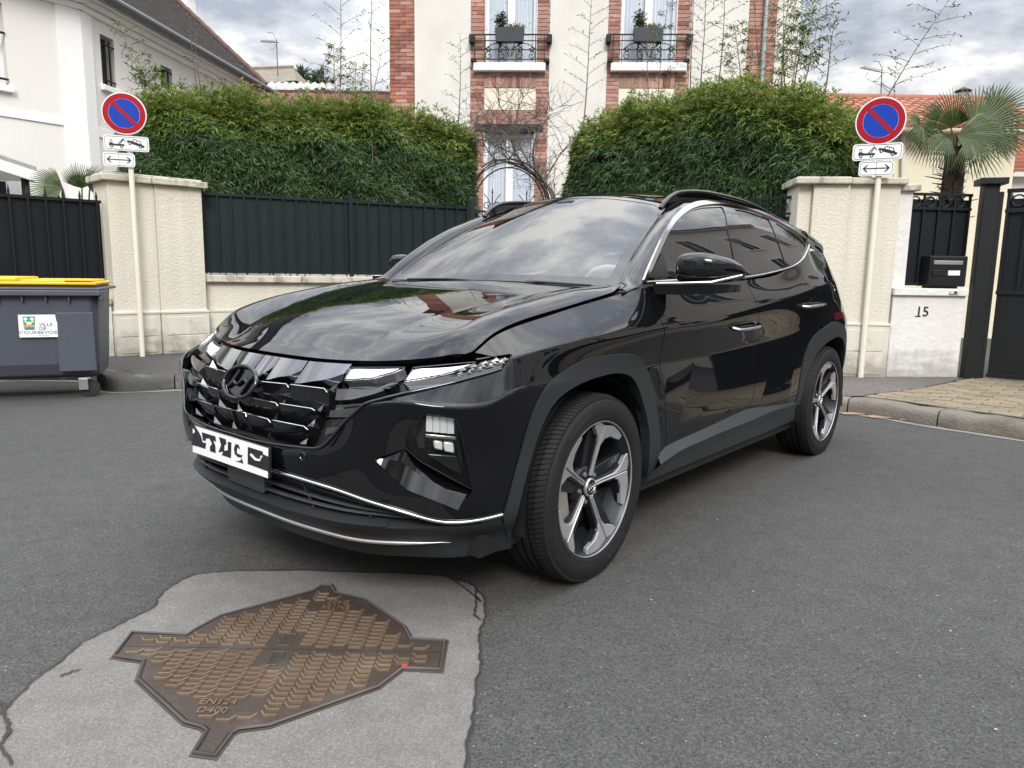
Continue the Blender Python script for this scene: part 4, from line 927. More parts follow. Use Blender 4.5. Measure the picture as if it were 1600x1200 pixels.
def slab(pf, s0, s1, z0, z1, o0, o1, m, nm, par=None, bev=0):
    V = [pf(s, z, o) for o in (o0, o1) for s, z in ((s0, z0), (s1, z0), (s1, z1), (s0, z1))]
    return MB().add(V, [(0, 1, 2, 3), (7, 6, 5, 4), (0, 4, 5, 1), (1, 5, 6, 2), (2, 6, 7, 3), (3, 7, 4, 0)]).build(nm, m, par or whouse, bevel=bev)
zc_ = f1(135, 22)[1]
def holed(pf, s0, s1, z0, z1, holes, m, nm, o0=0, o1=-.3):
    xs = sorted({s0, s1, *[h[0] for h in holes], *[h[1] for h in holes]})
    for a, b in zip(xs, xs[1:]):
        h = [h for h in holes if h[0] <= a+1e-6 and h[1] >= b-1e-6]
        zz = [z0]
        for k in sorted(h, key=lambda k: k[2]): zz += [k[2], k[3]]
        zz.append(z1)
        for i in range(0, len(zz), 2):
            if zz[i+1]-zz[i] > .01: slab(pf, a, b, zz[i], zz[i+1], o0, o1, m, nm)
def win(pf, s0, s1, z0, z1, bars, sill=True, frame=True):
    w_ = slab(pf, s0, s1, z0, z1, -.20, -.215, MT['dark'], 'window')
    if frame:
        for a, b, c_, d_ in ((s0, s0+.06, z0, z1), (s1-.06, s1, z0, z1), (s0+.06, s1-.06, z0, z0+.06), (s0+.06, s1-.06, z1-.06, z1)): slab(pf, a, b, c_, d_, -.15, -.2, MT['pvc'], 'window_frame', w_)
    slab(pf, s0+.02, s1-.02, z0+.02, z1-.02, -.18, -.183, MT['wglass'], 'pane', w_)
    if bars:
        for k in (1, 2): s = s0+(s1-s0)*k/3; slab(pf, s-.012, s+.012, z0+.02, z1-.08, .0, -.022, MT['iron'], 'window_bar', w_)
        for q in (.12, .82): z = z0+(z1-z0)*q; slab(pf, s0, s1, z-.012, z+.012, .003, -.02, MT['iron'], 'window_bar', w_)
    if sill: slab(pf, s0-.06, s1+.10, z0-.10, z0, .07, -.15, MT['renderw'], 'window_sill', w_, .01)
h1 = (*sorted((f1(158, 90)[0], f1(179, 90)[0])), f1(168, 135)[1], f1(168, 58)[1]); h2 = (*sorted((f1(251, 120)[0], f1(269, 120)[0])), f1(260, 141)[1], f1(260, 105)[1])
holed(p1, 0, 16, 0, zc_+.3, [h1, h2], MT['render'], 'wall')
for h in (h1, h2): win(p1, *h, True, True, False)
g1 = (*sorted((f2(9, 80)[0], f2(-25, 80)[0])), f2(5, 133)[1], f2(5, 5)[1])
holed(p2, 0, 9, 0, zc_+.3, [g1], MT['render'], 'wall')
win(p2, *g1, False)
zz_ = g1[2]+.12
for q in (.08, .78): slab(p2, g1[0], g1[1], g1[2]+(g1[3]-g1[2])*q*.8, g1[2]+(g1[3]-g1[2])*q*.8+.03, .03, .0, MT['iron'], 'window_bar')
slab(p1, -.002, f1(146, 120)[0], 0, zc_+.05, .03, -.1, MT['renderw'], 'pilaster'); slab(p2, -.002, f2(92, 100)[0], 0, zc_+.05, .03, -.1, MT['renderw'], 'pilaster')
zb_t, zb_b = f2(60, 178)[1], f2(60, 190)[1]
slab(p2, f2(92, 100)[0]+.003, 9, zb_b, zb_t, .022, -.05, MT['renderw'], 'band'); slab(p1, f1(146, 120)[0]+.003, 16, f1(165, 215)[1]-.02, f1(165, 203)[1], .022, -.05, MT['renderw'], 'band')
for o_, za, zb in ((.06, .0, .10), (.13, .105, .20), (.22, .205, .30)):
    slab(p1, -.05, 16, zc_+za, zc_+zb, o_, -.1, MT['renderw'], 'cornice', bev=.01); slab(p2, -.05, 9, zc_+za, zc_+zb, o_+.002, -.1, MT['renderw'], 'cornice', bev=.01)
ge = zc_+.30
MB().tube([p1(-.3, ge, .34), p1(16, ge, .34)], .075, 10).build('gutter', MT['gutter'], whouse, smooth=60); MB().tube([p2(-.25, ge, .34), p2(9, ge, .34)], .075, 10).build('gutter', MT['gutter'], whouse, smooth=60)
# roof: plane rises from the right-hand eave; tile courses are real steps
Lr = f1(412, 131, .3)[0]
slope = math.tan(R(42)); run = 4.2
rdk = MB().add([p1(-.6, ge+.02, .30), p1(Lr, ge+.02, .30), p1(Lr, ge+.02+run*slope, .30-run), p1(-.6-3, ge+.02+run*slope, .30-run)], [(0, 1, 2, 3)]).build('roof_deck', MT['rooft'], whouse)
rb2 = random.Random(3)
tm_ = MB(); V0 = [(-.5, -.5, 0), (.5, -.5, .0), (.5, .5, 0), (-.5, .5, 0)]
tcount = 0
fld = MB()
npl = np.array(p1(0, slope, 0))*0
for k in range(0, 34):
    y0 = k*.16; sl_len = .20
    for s in np.arange(-.6+(.11 if k % 2 else 0), Lr-.05, .22):
        if s+k*0 < -.6: continue
        r0_, r1_ = y0*.74, (y0+sl_len)*.74
        z0, z1 = ge+.02+y0*.67+.040, ge+.02+(y0+sl_len)*.67+.018
        j = rb2.uniform(-.004, .006)
        fld.add([p1(s+.004, z0+j, .34-r0_), p1(s+.214, z0+j, .34-r0_), p1(s+.214, z1+j, .34-r1_), p1(s+.004, z1+j, .34-r1_), p1(s+.004, z0+j-.025, .345-r0_), p1(s+.214, z0+j-.025, .345-r0_)], [(0, 1, 2, 3), (4, 5, 1, 0)])
tl_ = fld.build('roof_tiles', MT['rooft'], whouse, fix=False); tl_['kind'] = 'stuff'
# rake edge with rounded ridge tiles
for k in range(16):
    a, b = k*.34, k*.34+.36
    MB().tube([p1(Lr+.02, ge+.08+a*.67, .34-a*.74), p1(Lr+.02, ge+.10+b*.67, .34-b*.74)], .075, 8).build('verge_tile', MT['redtile'] if False else mat('verge tile', (.12, .068, .055), .85, var=.3, vs=6) if k == 0 else bpy.data.materials['verge tile'], whouse, smooth=60)
P = np.array(at(283, 0, 22))
ch = thing('chimney', 'white rendered chimney beyond the ridge of the brown tiled roof', 'chimney', (P[0], P[1], 0)); MB().b2((-.28, -.3, 0), (.28, .3, P[2]+.2)).build('stack', MT['renderw'], ch); MB().b2((-.36, -.38, P[2]+.2), (.36, .38, P[2]+.32)).build('cap', MT['gutter'], ch)
# porch canopy
pc = thing('porch_canopy', 'small pitched porch canopy over the door of the white house', 'canopy', (CX[0], CX[1], 0))
s0, zt = f2(55, 262, 1.2); 
def cq(px, py, o): P = onplane(px, py, c3+n2*o, n2)-c3; return (P[0], P[1], P[2])
A_ = [cq(57, 261, 1.4), cq(0, 242, 1.4), cq(-60, 222, 1.4)]; B_ = [tuple(np.array(a)-np.array([n2[0], n2[1], 0])*1.35+np.array([0, 0, .30])) for a in A_]
mb = MB(); mb.strip(A_, B_); mb.strip(A_, [(x, y, z-.06) for x, y, z in A_]); mb.build('canopy_roof', MT['corr'], pc)
mb = MB(); A2 = [(x, y, z-.06) for x, y, z in A_]; mb.strip(A2, [(x, y, z-.16) for x, y, z in A2]); mb.strip([(x, y, z-.22) for x, y, z in A_], [(x-n2[0]*1.3, y-n2[1]*1.3, z-.12) for x, y, z in A_]); mb.build('canopy_board', MT['renderw'], pc)
x_, y_, z_ = cq(38, 268, 1.25); MB().tube([(x_, y_, 0), (x_, y_, z_)], .03, 8).build('post', MT['iron'], pc); MB().box((x_, y_, z_-.18), (.09, .09, .36)).build('bracket', MT['iron'], pc, bevel=.02); MB().box((x_-.03, y_, z_-.55), (.08, .08, .2)).build('bracket', MT['iron'], pc, bevel=.02)
x_, y_, z_ = cq(32, 275, 1.0); V = [cq(30, 275, .25), cq(-40, 262, .25), cq(-40, 330, .25), cq(28, 330, .25)]
slab(p2, f2(24, 300)[0], f2(-30, 300)[0], .6, f2(10, 266)[1], .03, -.02, MT['renderw'], 'door_surround', pc); slab(p2, f2(13, 300)[0], f2(-30, 300)[0], .6, f2(8, 279)[1], .045, .02, MT['pvc'], 'door_frame', pc); slab(p2, f2(8, 300)[0], f2(-30, 300)[0], .6, f2(5, 284)[1], .06, .03, mat('dark door glass', (.03, .035, .045), .1), 'door_glass', pc)

# ================================================================== LOW ROOFS BETWEEN
def flatbox(nm, lab, cat, px0, px1, py0, py1, Y, depth, m, rise=0, par=None):
    pass
Yr = 21.0
sh = thing('low_shed', 'low shed with grey corrugated roof above a dark red sheet roof', 'shed', (0, 0, 0))
a, b = at(425, 140, Yr), at(625, 140, Yr); zt_, zb_ = at(500, 139, Yr)[2], at(500, 127, Yr+1.5)[2]
mb = MB(); n = 60; A, B = [], []
for k in range(n+1):
    x = a[0]-1.5+(b[0]-a[0]+3)*k/n; w_ = .03*math.sin(k*math.pi); zz = .035*(1 if k % 2 else -1); A.append((x, Yr, zt_+zz)); B.append((x-.4, Yr+2.2, zb_+zz+.12))
mb.strip(A, B); mb.build('corrugated_roof', MT['corr'], sh, smooth=30)
bx('fascia', (a[0]-1.5, Yr+.02, zt_-.30), (b[0]+1.5, Yr+.1, zt_-.03), mat('dark red fascia', (.10, .025, .03), .6), sh, 0)
z2 = at(500, 146, Yr-.3)[2]; z3 = at(500, 168, Yr-2)[2]
mb = MB(); A, B = [], []
for k in range(161):
    x = a[0]-1+(b[0]-a[0]+2)*k/160; zz = .03*(1 if k % 4 == 0 else 0); A.append((x-.9, Yr-2.2, z3+zz)); B.append((x, Yr-.2, z2+zz))
mb.strip(A, B); mb.build('red_sheet_roof', MT['redmetal'], sh)
bx('shed_wall', (a[0]-1.5, Yr+.12, 0), (b[0]+1.5, Yr+2, zt_-.31), MT['plaster'], sh, 0)
oh = thing('old_roof_house', 'distant house with mossy tiled roof behind the left hedge', 'house', (0, 0, 0)); Yo = 24.0
P0, P1 = at(395, 127, Yo), at(464, 126, Yo); R0, R1 = at(390, 113, Yo+1.5), at(458, 106, Yo+1.5)
MB().add([tuple(P0-[1.5, 0, 0]), tuple(P1), tuple(R1), tuple(R0-[1.5, 0, 0])], [(0, 1, 2, 3)]).build('roof', MT['oldtile'], oh)
MB().tube([tuple(R0-[1.5, 0, 0]), tuple(R1)], .09, 6).build('ridge', MT['oldtile'], oh); bx('wall', (P0[0]-1.5, Yo+.1, 0), (P1[0]-.1, Yo+3, P1[2]-.02), MT['plaster'], oh, 0)
MB().add([tuple(P1), tuple(R1), (P1[0]+.2, Yo+3, P1[2])], [(0, 1, 2)]).build('gable', MT['oldtile'], oh)
def antenna(px, py0, py1, Y, lab, boom, tilt, el=9):
    b_ = at(px, py0, Y); t_ = at(px-2, py1, Y); t = thing('tv_antenna', lab, 'antenna', tuple(b_))
    h = t_[2]-b_[2]; MB().tube([(0, 0, -1.2), (t_[0]-b_[0], 0, h)], .018, 6).build('mast', MT['gutter'], t)
    x0 = t_[0]-b_[0]; mb = MB(); mb.tube([(x0+boom*.15, 0, h-.08+tilt*.15), (x0-boom, 0, h-.08-tilt*boom)], .012, 5)
    for k in range(el): x = x0-boom*(.1+.9*k/el); mb.tube([(x, -.16, h-.07-tilt*(x0-x)), (x, .16, h-.05-tilt*(x0-x))], .010, 4)
    mb.build('boom', MT['gutter'], t)
    mb = MB(); mb.tube([(x0, -.05, h-.02), (x0-.10, 0, h+.20), (x0-.28, 0, h+.22)], .010, 4); mb.tube([(x0, -.05, h-.15), (x0-.10, 0, h-.3), (x0-.2, 0, h-.3)], .010, 4); mb.build('reflector', MT['gutter'], t)
antenna(434, 108, 62, 24.5, 'tv antenna above the mossy roof left of the brick house', .52, -.02)
antenna(1380, 152, 108, 22, 'tv antenna behind the right no-parking sign', .62, .25 if False else -.18)
pt_ = thing('pine_tree', 'dark pine top showing over the grey shed roof', 'tree', tuple(at(485, 135, 30)*[1, 1, 0]))
zt0 = at(485, 116, 30)[2]; MB().tube([(0, 0, 0), (0, 0, zt0-.4)], [.2, .08], 8).build('trunk', MT['twig'], pt_)
Vs, Fs = [], []; rp2 = np.random.default_rng(4); o_ = 0
for k in range(16):
    c = np.array([rp2.normal()*.42, rp2.normal()*.3, zt0-.30+rp2.normal()*.25-.25*abs(rp2.normal())]); V, F = np_leaves(60, c, (.05, .05, .06), .40, 40+k, 1.1); Vs.append(V); Fs.append(F+o_); o_ += len(V)
Vs = np.concatenate(Vs); c_ = Vs.reshape(-1, 4, 3); c_[:, 1] = c_[:, 1]*.3+.7*(c_[:, 0]+c_[:, 2])/2; c_[:, 3] = c_[:, 3]*.3+.7*(c_[:, 0]+c_[:, 2])/2
np_obj('crown', c_.reshape(-1, 3), np.concatenate(Fs), leafmat('pine needles', (.028, .050, .028), .4), pt_)

# ================================================================== CREAM HOUSE AT THE RIGHT
Yc = 13.0
ch_ = thing('cream_house', 'cream house with red tiled roof behind the palm', 'house', (0, 0, 0))
L0, L1 = at(1398, 210, Yc), at(1591, 205, Yc); ze_ = at(1500, 205, Yc)[2]; zr_ = at(1450, 159, Yc+2.6)[2]
bx('wall', (L0[0]-1.0, Yc, 0), (L1[0], Yc+5, ze_), mat('cream house render', (.74, .68, .52), .9, var=.05, vs=2, bump=.2, bs=40), ch_, 0)
xr0, xr1 = L0[0]-1.2, L1[0]+.15; xh = at(1560, 160, Yc+2.6)[0]
rfl = MB(); rr3 = random.Random(8)
MB().add([(xr0, Yc-.25, ze_-.02), (xr1, Yc-.25, ze_-.02), (xh, Yc+2.6, zr_-.05), (xr0, Yc+2.6, zr_-.05)], [(0, 1, 2, 3)]).build('roof_deck', MT['redtile'], ch_)
MB().add([(xr1, Yc-.25, ze_-.02), (xr1, Yc+5.5, ze_-.02), (xh, Yc+2.6, zr_-.05)], [(0, 1, 2)]).build('roof_hip', MT['redtile'], ch_)
nt_ = 0; tme = MB().tube([(0, -.5, 0), (0, .5, 0)], [.5, .42], 8).build('roof_tile', MT['redtile'], ch_); tmed = tme.data; bpy.data.objects.remove(tme)
sl_y, sl_z = 2.85, zr_-ze_; ang_ = math.atan2(sl_z, sl_y); Ls = math.hypot(sl_y, sl_z); rows = int(Ls/.26)
for k in range(rows):
    f0 = (k+.5)/rows; xe = xr1+(xh-xr1)*f0
    for x in np.arange(L0[0]-.3, xe-.05, .19):
        if nt_ < 300:
            o = bpy.data.objects.new('roof_tile', tmed); C.objects.link(o); o.parent = ch_; o.location = (x, Yc-.25+sl_y*f0, ze_+sl_z*f0+.03+rr3.uniform(-.006, .006)); o.rotation_euler = (ang_-.04, 0, rr3.uniform(-.03, .03)); o.scale = (.175, .32, .12); nt_ += 1
        else:
            rfl.box((x, Yc-.25+sl_y*f0, ze_+sl_z*f0+.03), (.16, .24, .06))
if rfl.v: o = rfl.build('tile_field', MT['redtile'], ch_); o['kind'] = 'stuff'
MB().tube([(xr0, Yc+2.6, zr_+.03), (xh, Yc+2.6, zr_+.03)], .11, 8).build('ridge_tiles', MT['redtile'], ch_, smooth=60); MB().tube([(xh, Yc+2.6, zr_+.03), (xr1, Yc-.25, ze_+.05)], .11, 8).build('hip_tiles', MT['redtile'], ch_, smooth=60)
MB().tube([(xr0, Yc-.30, ze_-.06), (xr1, Yc-.30, ze_-.06)], .05, 8).build('gutter', mat('tan gutter', (.35, .27, .17), .6), ch_, smooth=60)
MB().tube([tuple(at(1412, 200, Yc-.06)), tuple(at(1410, 300, Yc-.06))], .035, 8).build('downpipe', MT['signpole'], ch_, smooth=60)
fp = thing('flue_pipe', 'steel flue pipe with conical cowl on the red tiled roof', 'chimney pipe', tuple(at(1502, 172, Yc+2.6)))
hh = at(1502, 145, Yc+2.6)[2]-at(1502, 172, Yc+2.6)[2]
MB().tube([(0, 0, -.4), (0, 0, hh)], .10, 12).build('pipe', MT['steel'], fp, smooth=60); MB().lathe([(.0, hh+.12), (.16, hh+.04), (.16, hh+.02), (0, hh+.02)], 16).build('cowl', MT['iron'], fp)
fh = thing('far_right_house', 'white house with orange tiled roof at the right edge', 'house', (0, 0, 0)); Yf = 14.5
A0, A1 = at(1583, 268, Yf), at(1660, 268, Yf); zt2 = at(1600, 214, Yf+1.6)[2]
bx('wall', (A0[0]+.1, Yf+.3, 0), (A1[0]+2, Yf+4, A0[2]-.05), MT['renderw'], fh, 0)
MB().add([(A0[0], Yf, A0[2]), (A1[0]+2, Yf, A0[2]), (A1[0]+2, Yf+1.6, zt2), (A0[0]+.05, Yf+1.6, zt2)], [(0, 1, 2, 3)]).build('roof', MT['redtile'], fh)
for k in range(9):
    f0 = k/9; MB().box((A0[0]+1.6, Yf+1.6*f0, A0[2]+(zt2-A0[2])*f0+.03), (3.3, .02, .05)).build('tile_course', MT['redtile'], fh)
MB().tube([(A0[0]-.02, Yf+.0, A0[2]), (A0[0]-.02, Yf+1.6, zt2)], .06, 6).build('verge', MT['redtile'], fh); MB().tube([(A0[0]+.05, Yf+.25, A0[2]-.08), (A0[0]+.3, Yf+.28, A0[2]-.6)], .03, 6).build('bracket', MT['gutter'], fh)

# ================================================================== STREET OUT OF FRAME (seen in the car's paintwork)
def plain_house(a, b, hgt, lab, m, depth=8, wins=3, floors=2, roofm='rooft', wz0=1.0, wh_=1.5):
    Fq = Fr(a, b); t = Fq.root('street_house', lab, 'house')
    L_ = Fq.len; holes = []
    bx('wall', (0, 0, 0), (L_, depth, hgt), m, t, 0)
    for fl in range(floors):
        for k in range(wins):
            xc = L_*(k+.5)/wins; z0 = wz0+fl*2.9
            w_ = MB().b2((xc-.62, -.07, z0-.12), (xc+.62, .02, z0)); w_.b2((xc-.60, -.05, z0+wh_), (xc+.60, .02, z0+wh_+.14)); w_.b2((xc-.62, -.05, z0), (xc-.5, .02, z0+wh_)); w_.b2((xc+.5, -.05, z0), (xc+.62, .02, z0+wh_)); wo_ = w_.build('window', MT['renderw'], t)
            bx('pane', (xc-.5, -.012, z0), (xc+.5, -.004, z0+wh_), mat('window pane dark', (.035, .04, .045), .05) if 'window pane dark' not in bpy.data.materials else bpy.data.materials['window pane dark'], wo_, 0)
            for xx in (xc-.5, xc-.03, xc+.44): bx('frame', (xx, -.03, z0), (xx+.06, -.013, z0+wh_), MT['pvc'], wo_, 0)
    bx('cornice', (-.1, -.25, hgt), (L_+.1, depth, hgt+.18), MT['renderw'], t, 0)
    MB().add([(-.2, -.4, hgt+.18), (L_+.2, -.4, hgt+.18), (L_+.2, depth+.4, hgt+.18), (-.2, depth+.4, hgt+.18), (-.2, depth/2, hgt+2.8), (L_+.2, depth/2, hgt+2.8)], [(0, 1, 5, 4), (2, 3, 4, 5), (1, 2, 5), (3, 0, 4), (3, 2, 1, 0)]).build('roof', MT[roofm], t)
    return t
MT['greige'] = mat('greige render', (.72, .70, .64), .9, var=.08, vs=1, streak=.05)
plain_house((17.5, 21), (13.6, -2.5), 10.5, 'beige three storey house on the right side of the street', MT['greige'], wins=7, floors=3, wz0=1.6, wh_=1.7)
plain_house((13.0, -4), (9.5, -14), 6.0, 'cream house further down the right side of the street', MT['creampanel'], wins=3, roofm='redtile')
plain_house((5.5, -17), (-3.5, -17), 6.4, 'white house closing the street behind the viewer', MT['render'], wins=3)
plain_house((-9, -13), (-15, -4), 6.2, 'plaster house on the left side of the street', MT['plaster'], wins=3, roofm='redtile')
SW = Fr((11.6, 7.0), (9.6, -5)); sw_ = SW.root('stone_wall', 'long low stone garden wall across the street on the right', 'wall')
mb = MB(); rs = random.Random(2)
for r_i in range(5):
    x = rs.uniform(-.3, 0)
    while x < SW.len:
        l_ = rs.uniform(.35, .7); mb.b2((max(x, 0)+.006, -.01+rs.uniform(-.01, .01), .02+r_i*.22), (min(x+l_, SW.len)-.006, .3, .02+r_i*.22+.21)); x += l_
o = mb.build('wall_stones', mat('warm limestone', (.55, .49, .38), .9, var=.25, vs=4), sw_); o['kind'] = 'stuff'
bx('coping', (0, -.05, 1.13), (SW.len, .36, 1.2), MT['cap'], sw_, 0); bx('core', (0, .05, 0), (SW.len, .28, 1.12), MT['joint'], sw_, 0)
hf = SW.root('dark_fence', 'dark sheet fence standing on the long stone wall', 'fence'); bx('sheet', (0, .12, 1.2), (SW.len, .14, 2.1), MT['greensheet'], hf, 0)
# ================================================================== VEGETATION
def nrm_(a): return a/np.maximum(np.linalg.norm(a, axis=1), 1e-9)[:, None]
def leaf_clumps(P, Nn, per, ln, wd, seed, droop=.35, spread=1.0):
    """clusters of narrow drooping leaves; P clump points, Nn outward directions"""
    r = np.random.default_rng(seed); n = len(P)
    Nn = nrm_(Nn+r.normal(size=(n, 3))*.38*spread); upv = np.tile([0, 0, 1.], (n, 1))+r.normal(size=(n, 3))*.25
    side = nrm_(np.cross(Nn, upv)); dn = -nrm_(np.cross(side, Nn))*(1 if droop > -.05 else -1)
    th = (np.linspace(-1, 1, per)[None]*(1.75 if spread < 1.2 else 1.2)+r.normal(size=(n, per))*.28+r.normal(size=(n, 1))*.35)[..., None]
    D = np.cos(th)*dn[:, None]+np.sin(th)*side[:, None]+Nn[:, None]*(.28+.22*r.random((n, per, 1)))+np.array([0, 0, -1])*droop*.35
    D = nrm_(D.reshape(-1, 3)); P = np.repeat(P, per, 0)+r.normal(size=(n*per, 3))*.010; Nr = np.repeat(Nn, per, 0)+r.normal(size=(n*per, 3))*.35
    l_ = ln*(.55+.75*r.random(n*per))[:, None]; W = nrm_(np.cross(D, Nr)); w_ = wd*(.7+.6*r.random(n*per))[:, None]
    tip = P+D*l_+np.array([0, 0, -1])*l_*.12; mid = P+D*l_*.42+np.cross(W, D)*l_*.05
    V = np.stack([P, mid+W*w_, tip, mid-W*w_], 1).reshape(-1, 3); return V, np.arange(len(P)*4).reshape(-1, 4)
def hedge(name_label, path, depth, zlo, ztop, seed, nclump, rough=.10, core_in=.22, leaf=.092, endround=.5, per=7):
    r = np.random.default_rng(seed); P = resample(np.array(path, float)[:, :2], .05); L_ = .05*(len(P)-1)
    t = np.gradient(P, axis=0); t /= np.linalg.norm(t, axis=1)[:, None]; nn = np.stack([t[:, 1], -t[:, 0]], 1)      # towards the viewer
    if np.mean((nn*(-P)).sum(1)) < 0: nn = -nn
    s = np.linspace(0, 1, len(P)); zt = np.interp(s, np.linspace(0, 1, len(ztop)), ztop)-.20
    root = thing('bamboo_hedge', name_label, 'hedge', (float(P[0, 0]), float(P[0, 1]), 0)); o0 = np.array([P[0, 0], P[0, 1], 0])
    # bumpy surface: cross-section param a in [0,1]: front bottom -> front top -> top -> back
    def surf(si, a, inset=0.):
        i = np.clip((si*(len(P)-1)), 0, len(P)-1.001); i0 = i.astype(int); f = (i-i0)[:, None]; base = P[i0]*(1-f)+P[i0+1]*f; nv = nn[i0]; zt_ = zt[i0]
        e = np.minimum(1, np.minimum(si, 1-si)*L_/endround); shr = np.sqrt(np.clip(1-(1-e)**2, 0, 1))
        bump = rough*(np.sin(si*L_*3.1+seed)*.5+np.sin(si*L_*7.3+a*9+seed*2)*.35+np.sin(a*17+si*L_*4.7)*.4)
        hgt = (zt_-zlo)*(.86+.14*shr)
        fr = np.clip(a/.62, 0, 1); th = np.clip((a-.62)/.38, 0, 1)*math.pi*.75
        d = depth/2*shr
        off = np.where(a < .62, d*(1+.10*np.sin(fr*math.pi)), d*np.cos(th)); z = np.where(a < .62, zlo+(hgt-.28)*fr, zlo+hgt-.28+.28*np.sin(np.minimum(th, math.pi/2))-(th > math.pi/2)*.1*(th-math.pi/2))
        off = off+bump-inset; z = z+bump*.5*(a > .5)-inset*.6*(a > .55)
        return np.concatenate([base+nv*off[:, None], z[:, None]], 1), nv, a
    si = r.random(nclump); a = np.where(r.random(nclump) < .74, r.random(nclump)*.62, .62+r.random(nclump)*.38)
    Q, nv, _ = surf(si, a, 0); Q -= (np.abs(r.normal(size=nclump))*.11)[:, None]*np.concatenate([nv, np.zeros((nclump, 1))], 1)
    endv = np.where(si < .5, -1., 1.)*np.clip(1-np.minimum(si, 1-si)*L_/endround, 0, 1); tv = t[(si*(len(P)-1)).astype(int)]
    upk = np.clip((a-.5)/.2, 0, 1.2)
    N3 = nrm_(np.concatenate([nv*(1.0-.55*np.clip(upk, 0, 1))[:, None]+tv*endv[:, None], upk[:, None]], 1))
    V, F = leaf_clumps(Q-o0, N3, per, leaf, leaf*.085, seed+1)
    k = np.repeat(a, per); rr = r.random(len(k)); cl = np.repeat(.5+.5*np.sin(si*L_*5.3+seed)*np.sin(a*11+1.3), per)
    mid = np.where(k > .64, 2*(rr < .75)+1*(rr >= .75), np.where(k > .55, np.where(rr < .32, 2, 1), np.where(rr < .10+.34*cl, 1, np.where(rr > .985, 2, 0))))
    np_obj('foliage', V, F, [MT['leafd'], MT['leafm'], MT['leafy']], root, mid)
    # feathery young shoots on top
    m = int(nclump*.16); s2 = r.random(m); Q2, _, _ = surf(s2, np.full(m, .66)+r.random(m)*.25); Q2[:, 2] += .03+np.abs(r.normal(size=m))*.10
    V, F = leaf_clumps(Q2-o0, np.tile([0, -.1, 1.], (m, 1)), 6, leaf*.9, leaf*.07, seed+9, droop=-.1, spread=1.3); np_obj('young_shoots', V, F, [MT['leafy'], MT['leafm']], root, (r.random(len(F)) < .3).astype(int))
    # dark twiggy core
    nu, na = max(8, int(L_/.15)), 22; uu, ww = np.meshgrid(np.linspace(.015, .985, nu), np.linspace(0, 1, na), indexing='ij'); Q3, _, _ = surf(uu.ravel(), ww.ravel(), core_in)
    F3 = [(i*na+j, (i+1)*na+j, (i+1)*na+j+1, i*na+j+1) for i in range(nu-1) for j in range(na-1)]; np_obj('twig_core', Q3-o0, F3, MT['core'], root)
    # stems seen under the foliage
    mb = MB()
    for x in np.arange(.1, L_, .16):
        i = int(x/.05); p = P[i]-o0[:2]; mb.tube([(p[0]+r.normal()*.05, p[1]+r.normal()*.05, .1), (p[0]+r.normal()*.06, p[1]+r.normal()*.06, zlo+.6)], .009, 5)
    mb.build('stems', MT['cane'], root)
    return root
def ztop_at(px, py, Y): return float(at(px, py, Y)[2])
# left hedge: stands just behind the left fence, from the left pillar to the gate
hA = np.array(LW.p(-.85, .85)[:2]); hB = np.array(LW.p(LW.len+.30, .75)[:2])
pxs = ((222, 142), (330, 142), (430, 148), (530, 152), (620, 160), (690, 175), (735, 195))
zts = []
for k, (px, py) in enumerate(pxs):
    f = k/(len(pxs)-1); Y = hA[1]+(hB[1]-hA[1])*f; zts.append(ztop_at(px, py, Y))
hedge('long clipped bamboo hedge behind the left green fence', [hA, hB], .9, 1.45, zts, 11, 18000)
hC = np.array(RW.p(-.42, .95)[:2]); hD = np.array(RW.p(RW.len+.38, .72)[:2])
pxs = ((862, 215), (900, 182), (970, 160), (1060, 143), (1150, 132), (1250, 128), (1320, 140), (1345, 165)); zts = []
for k, (px, py) in enumerate(pxs): f = k/(len(pxs)-1); zts.append(ztop_at(px, py, hC[1]+(hD[1]-hC[1])*f))
hedge('tall bamboo hedge behind the right fence beside the sign', [hC, hD], .95, 1.35, zts, 23, 15500, rough=.10)

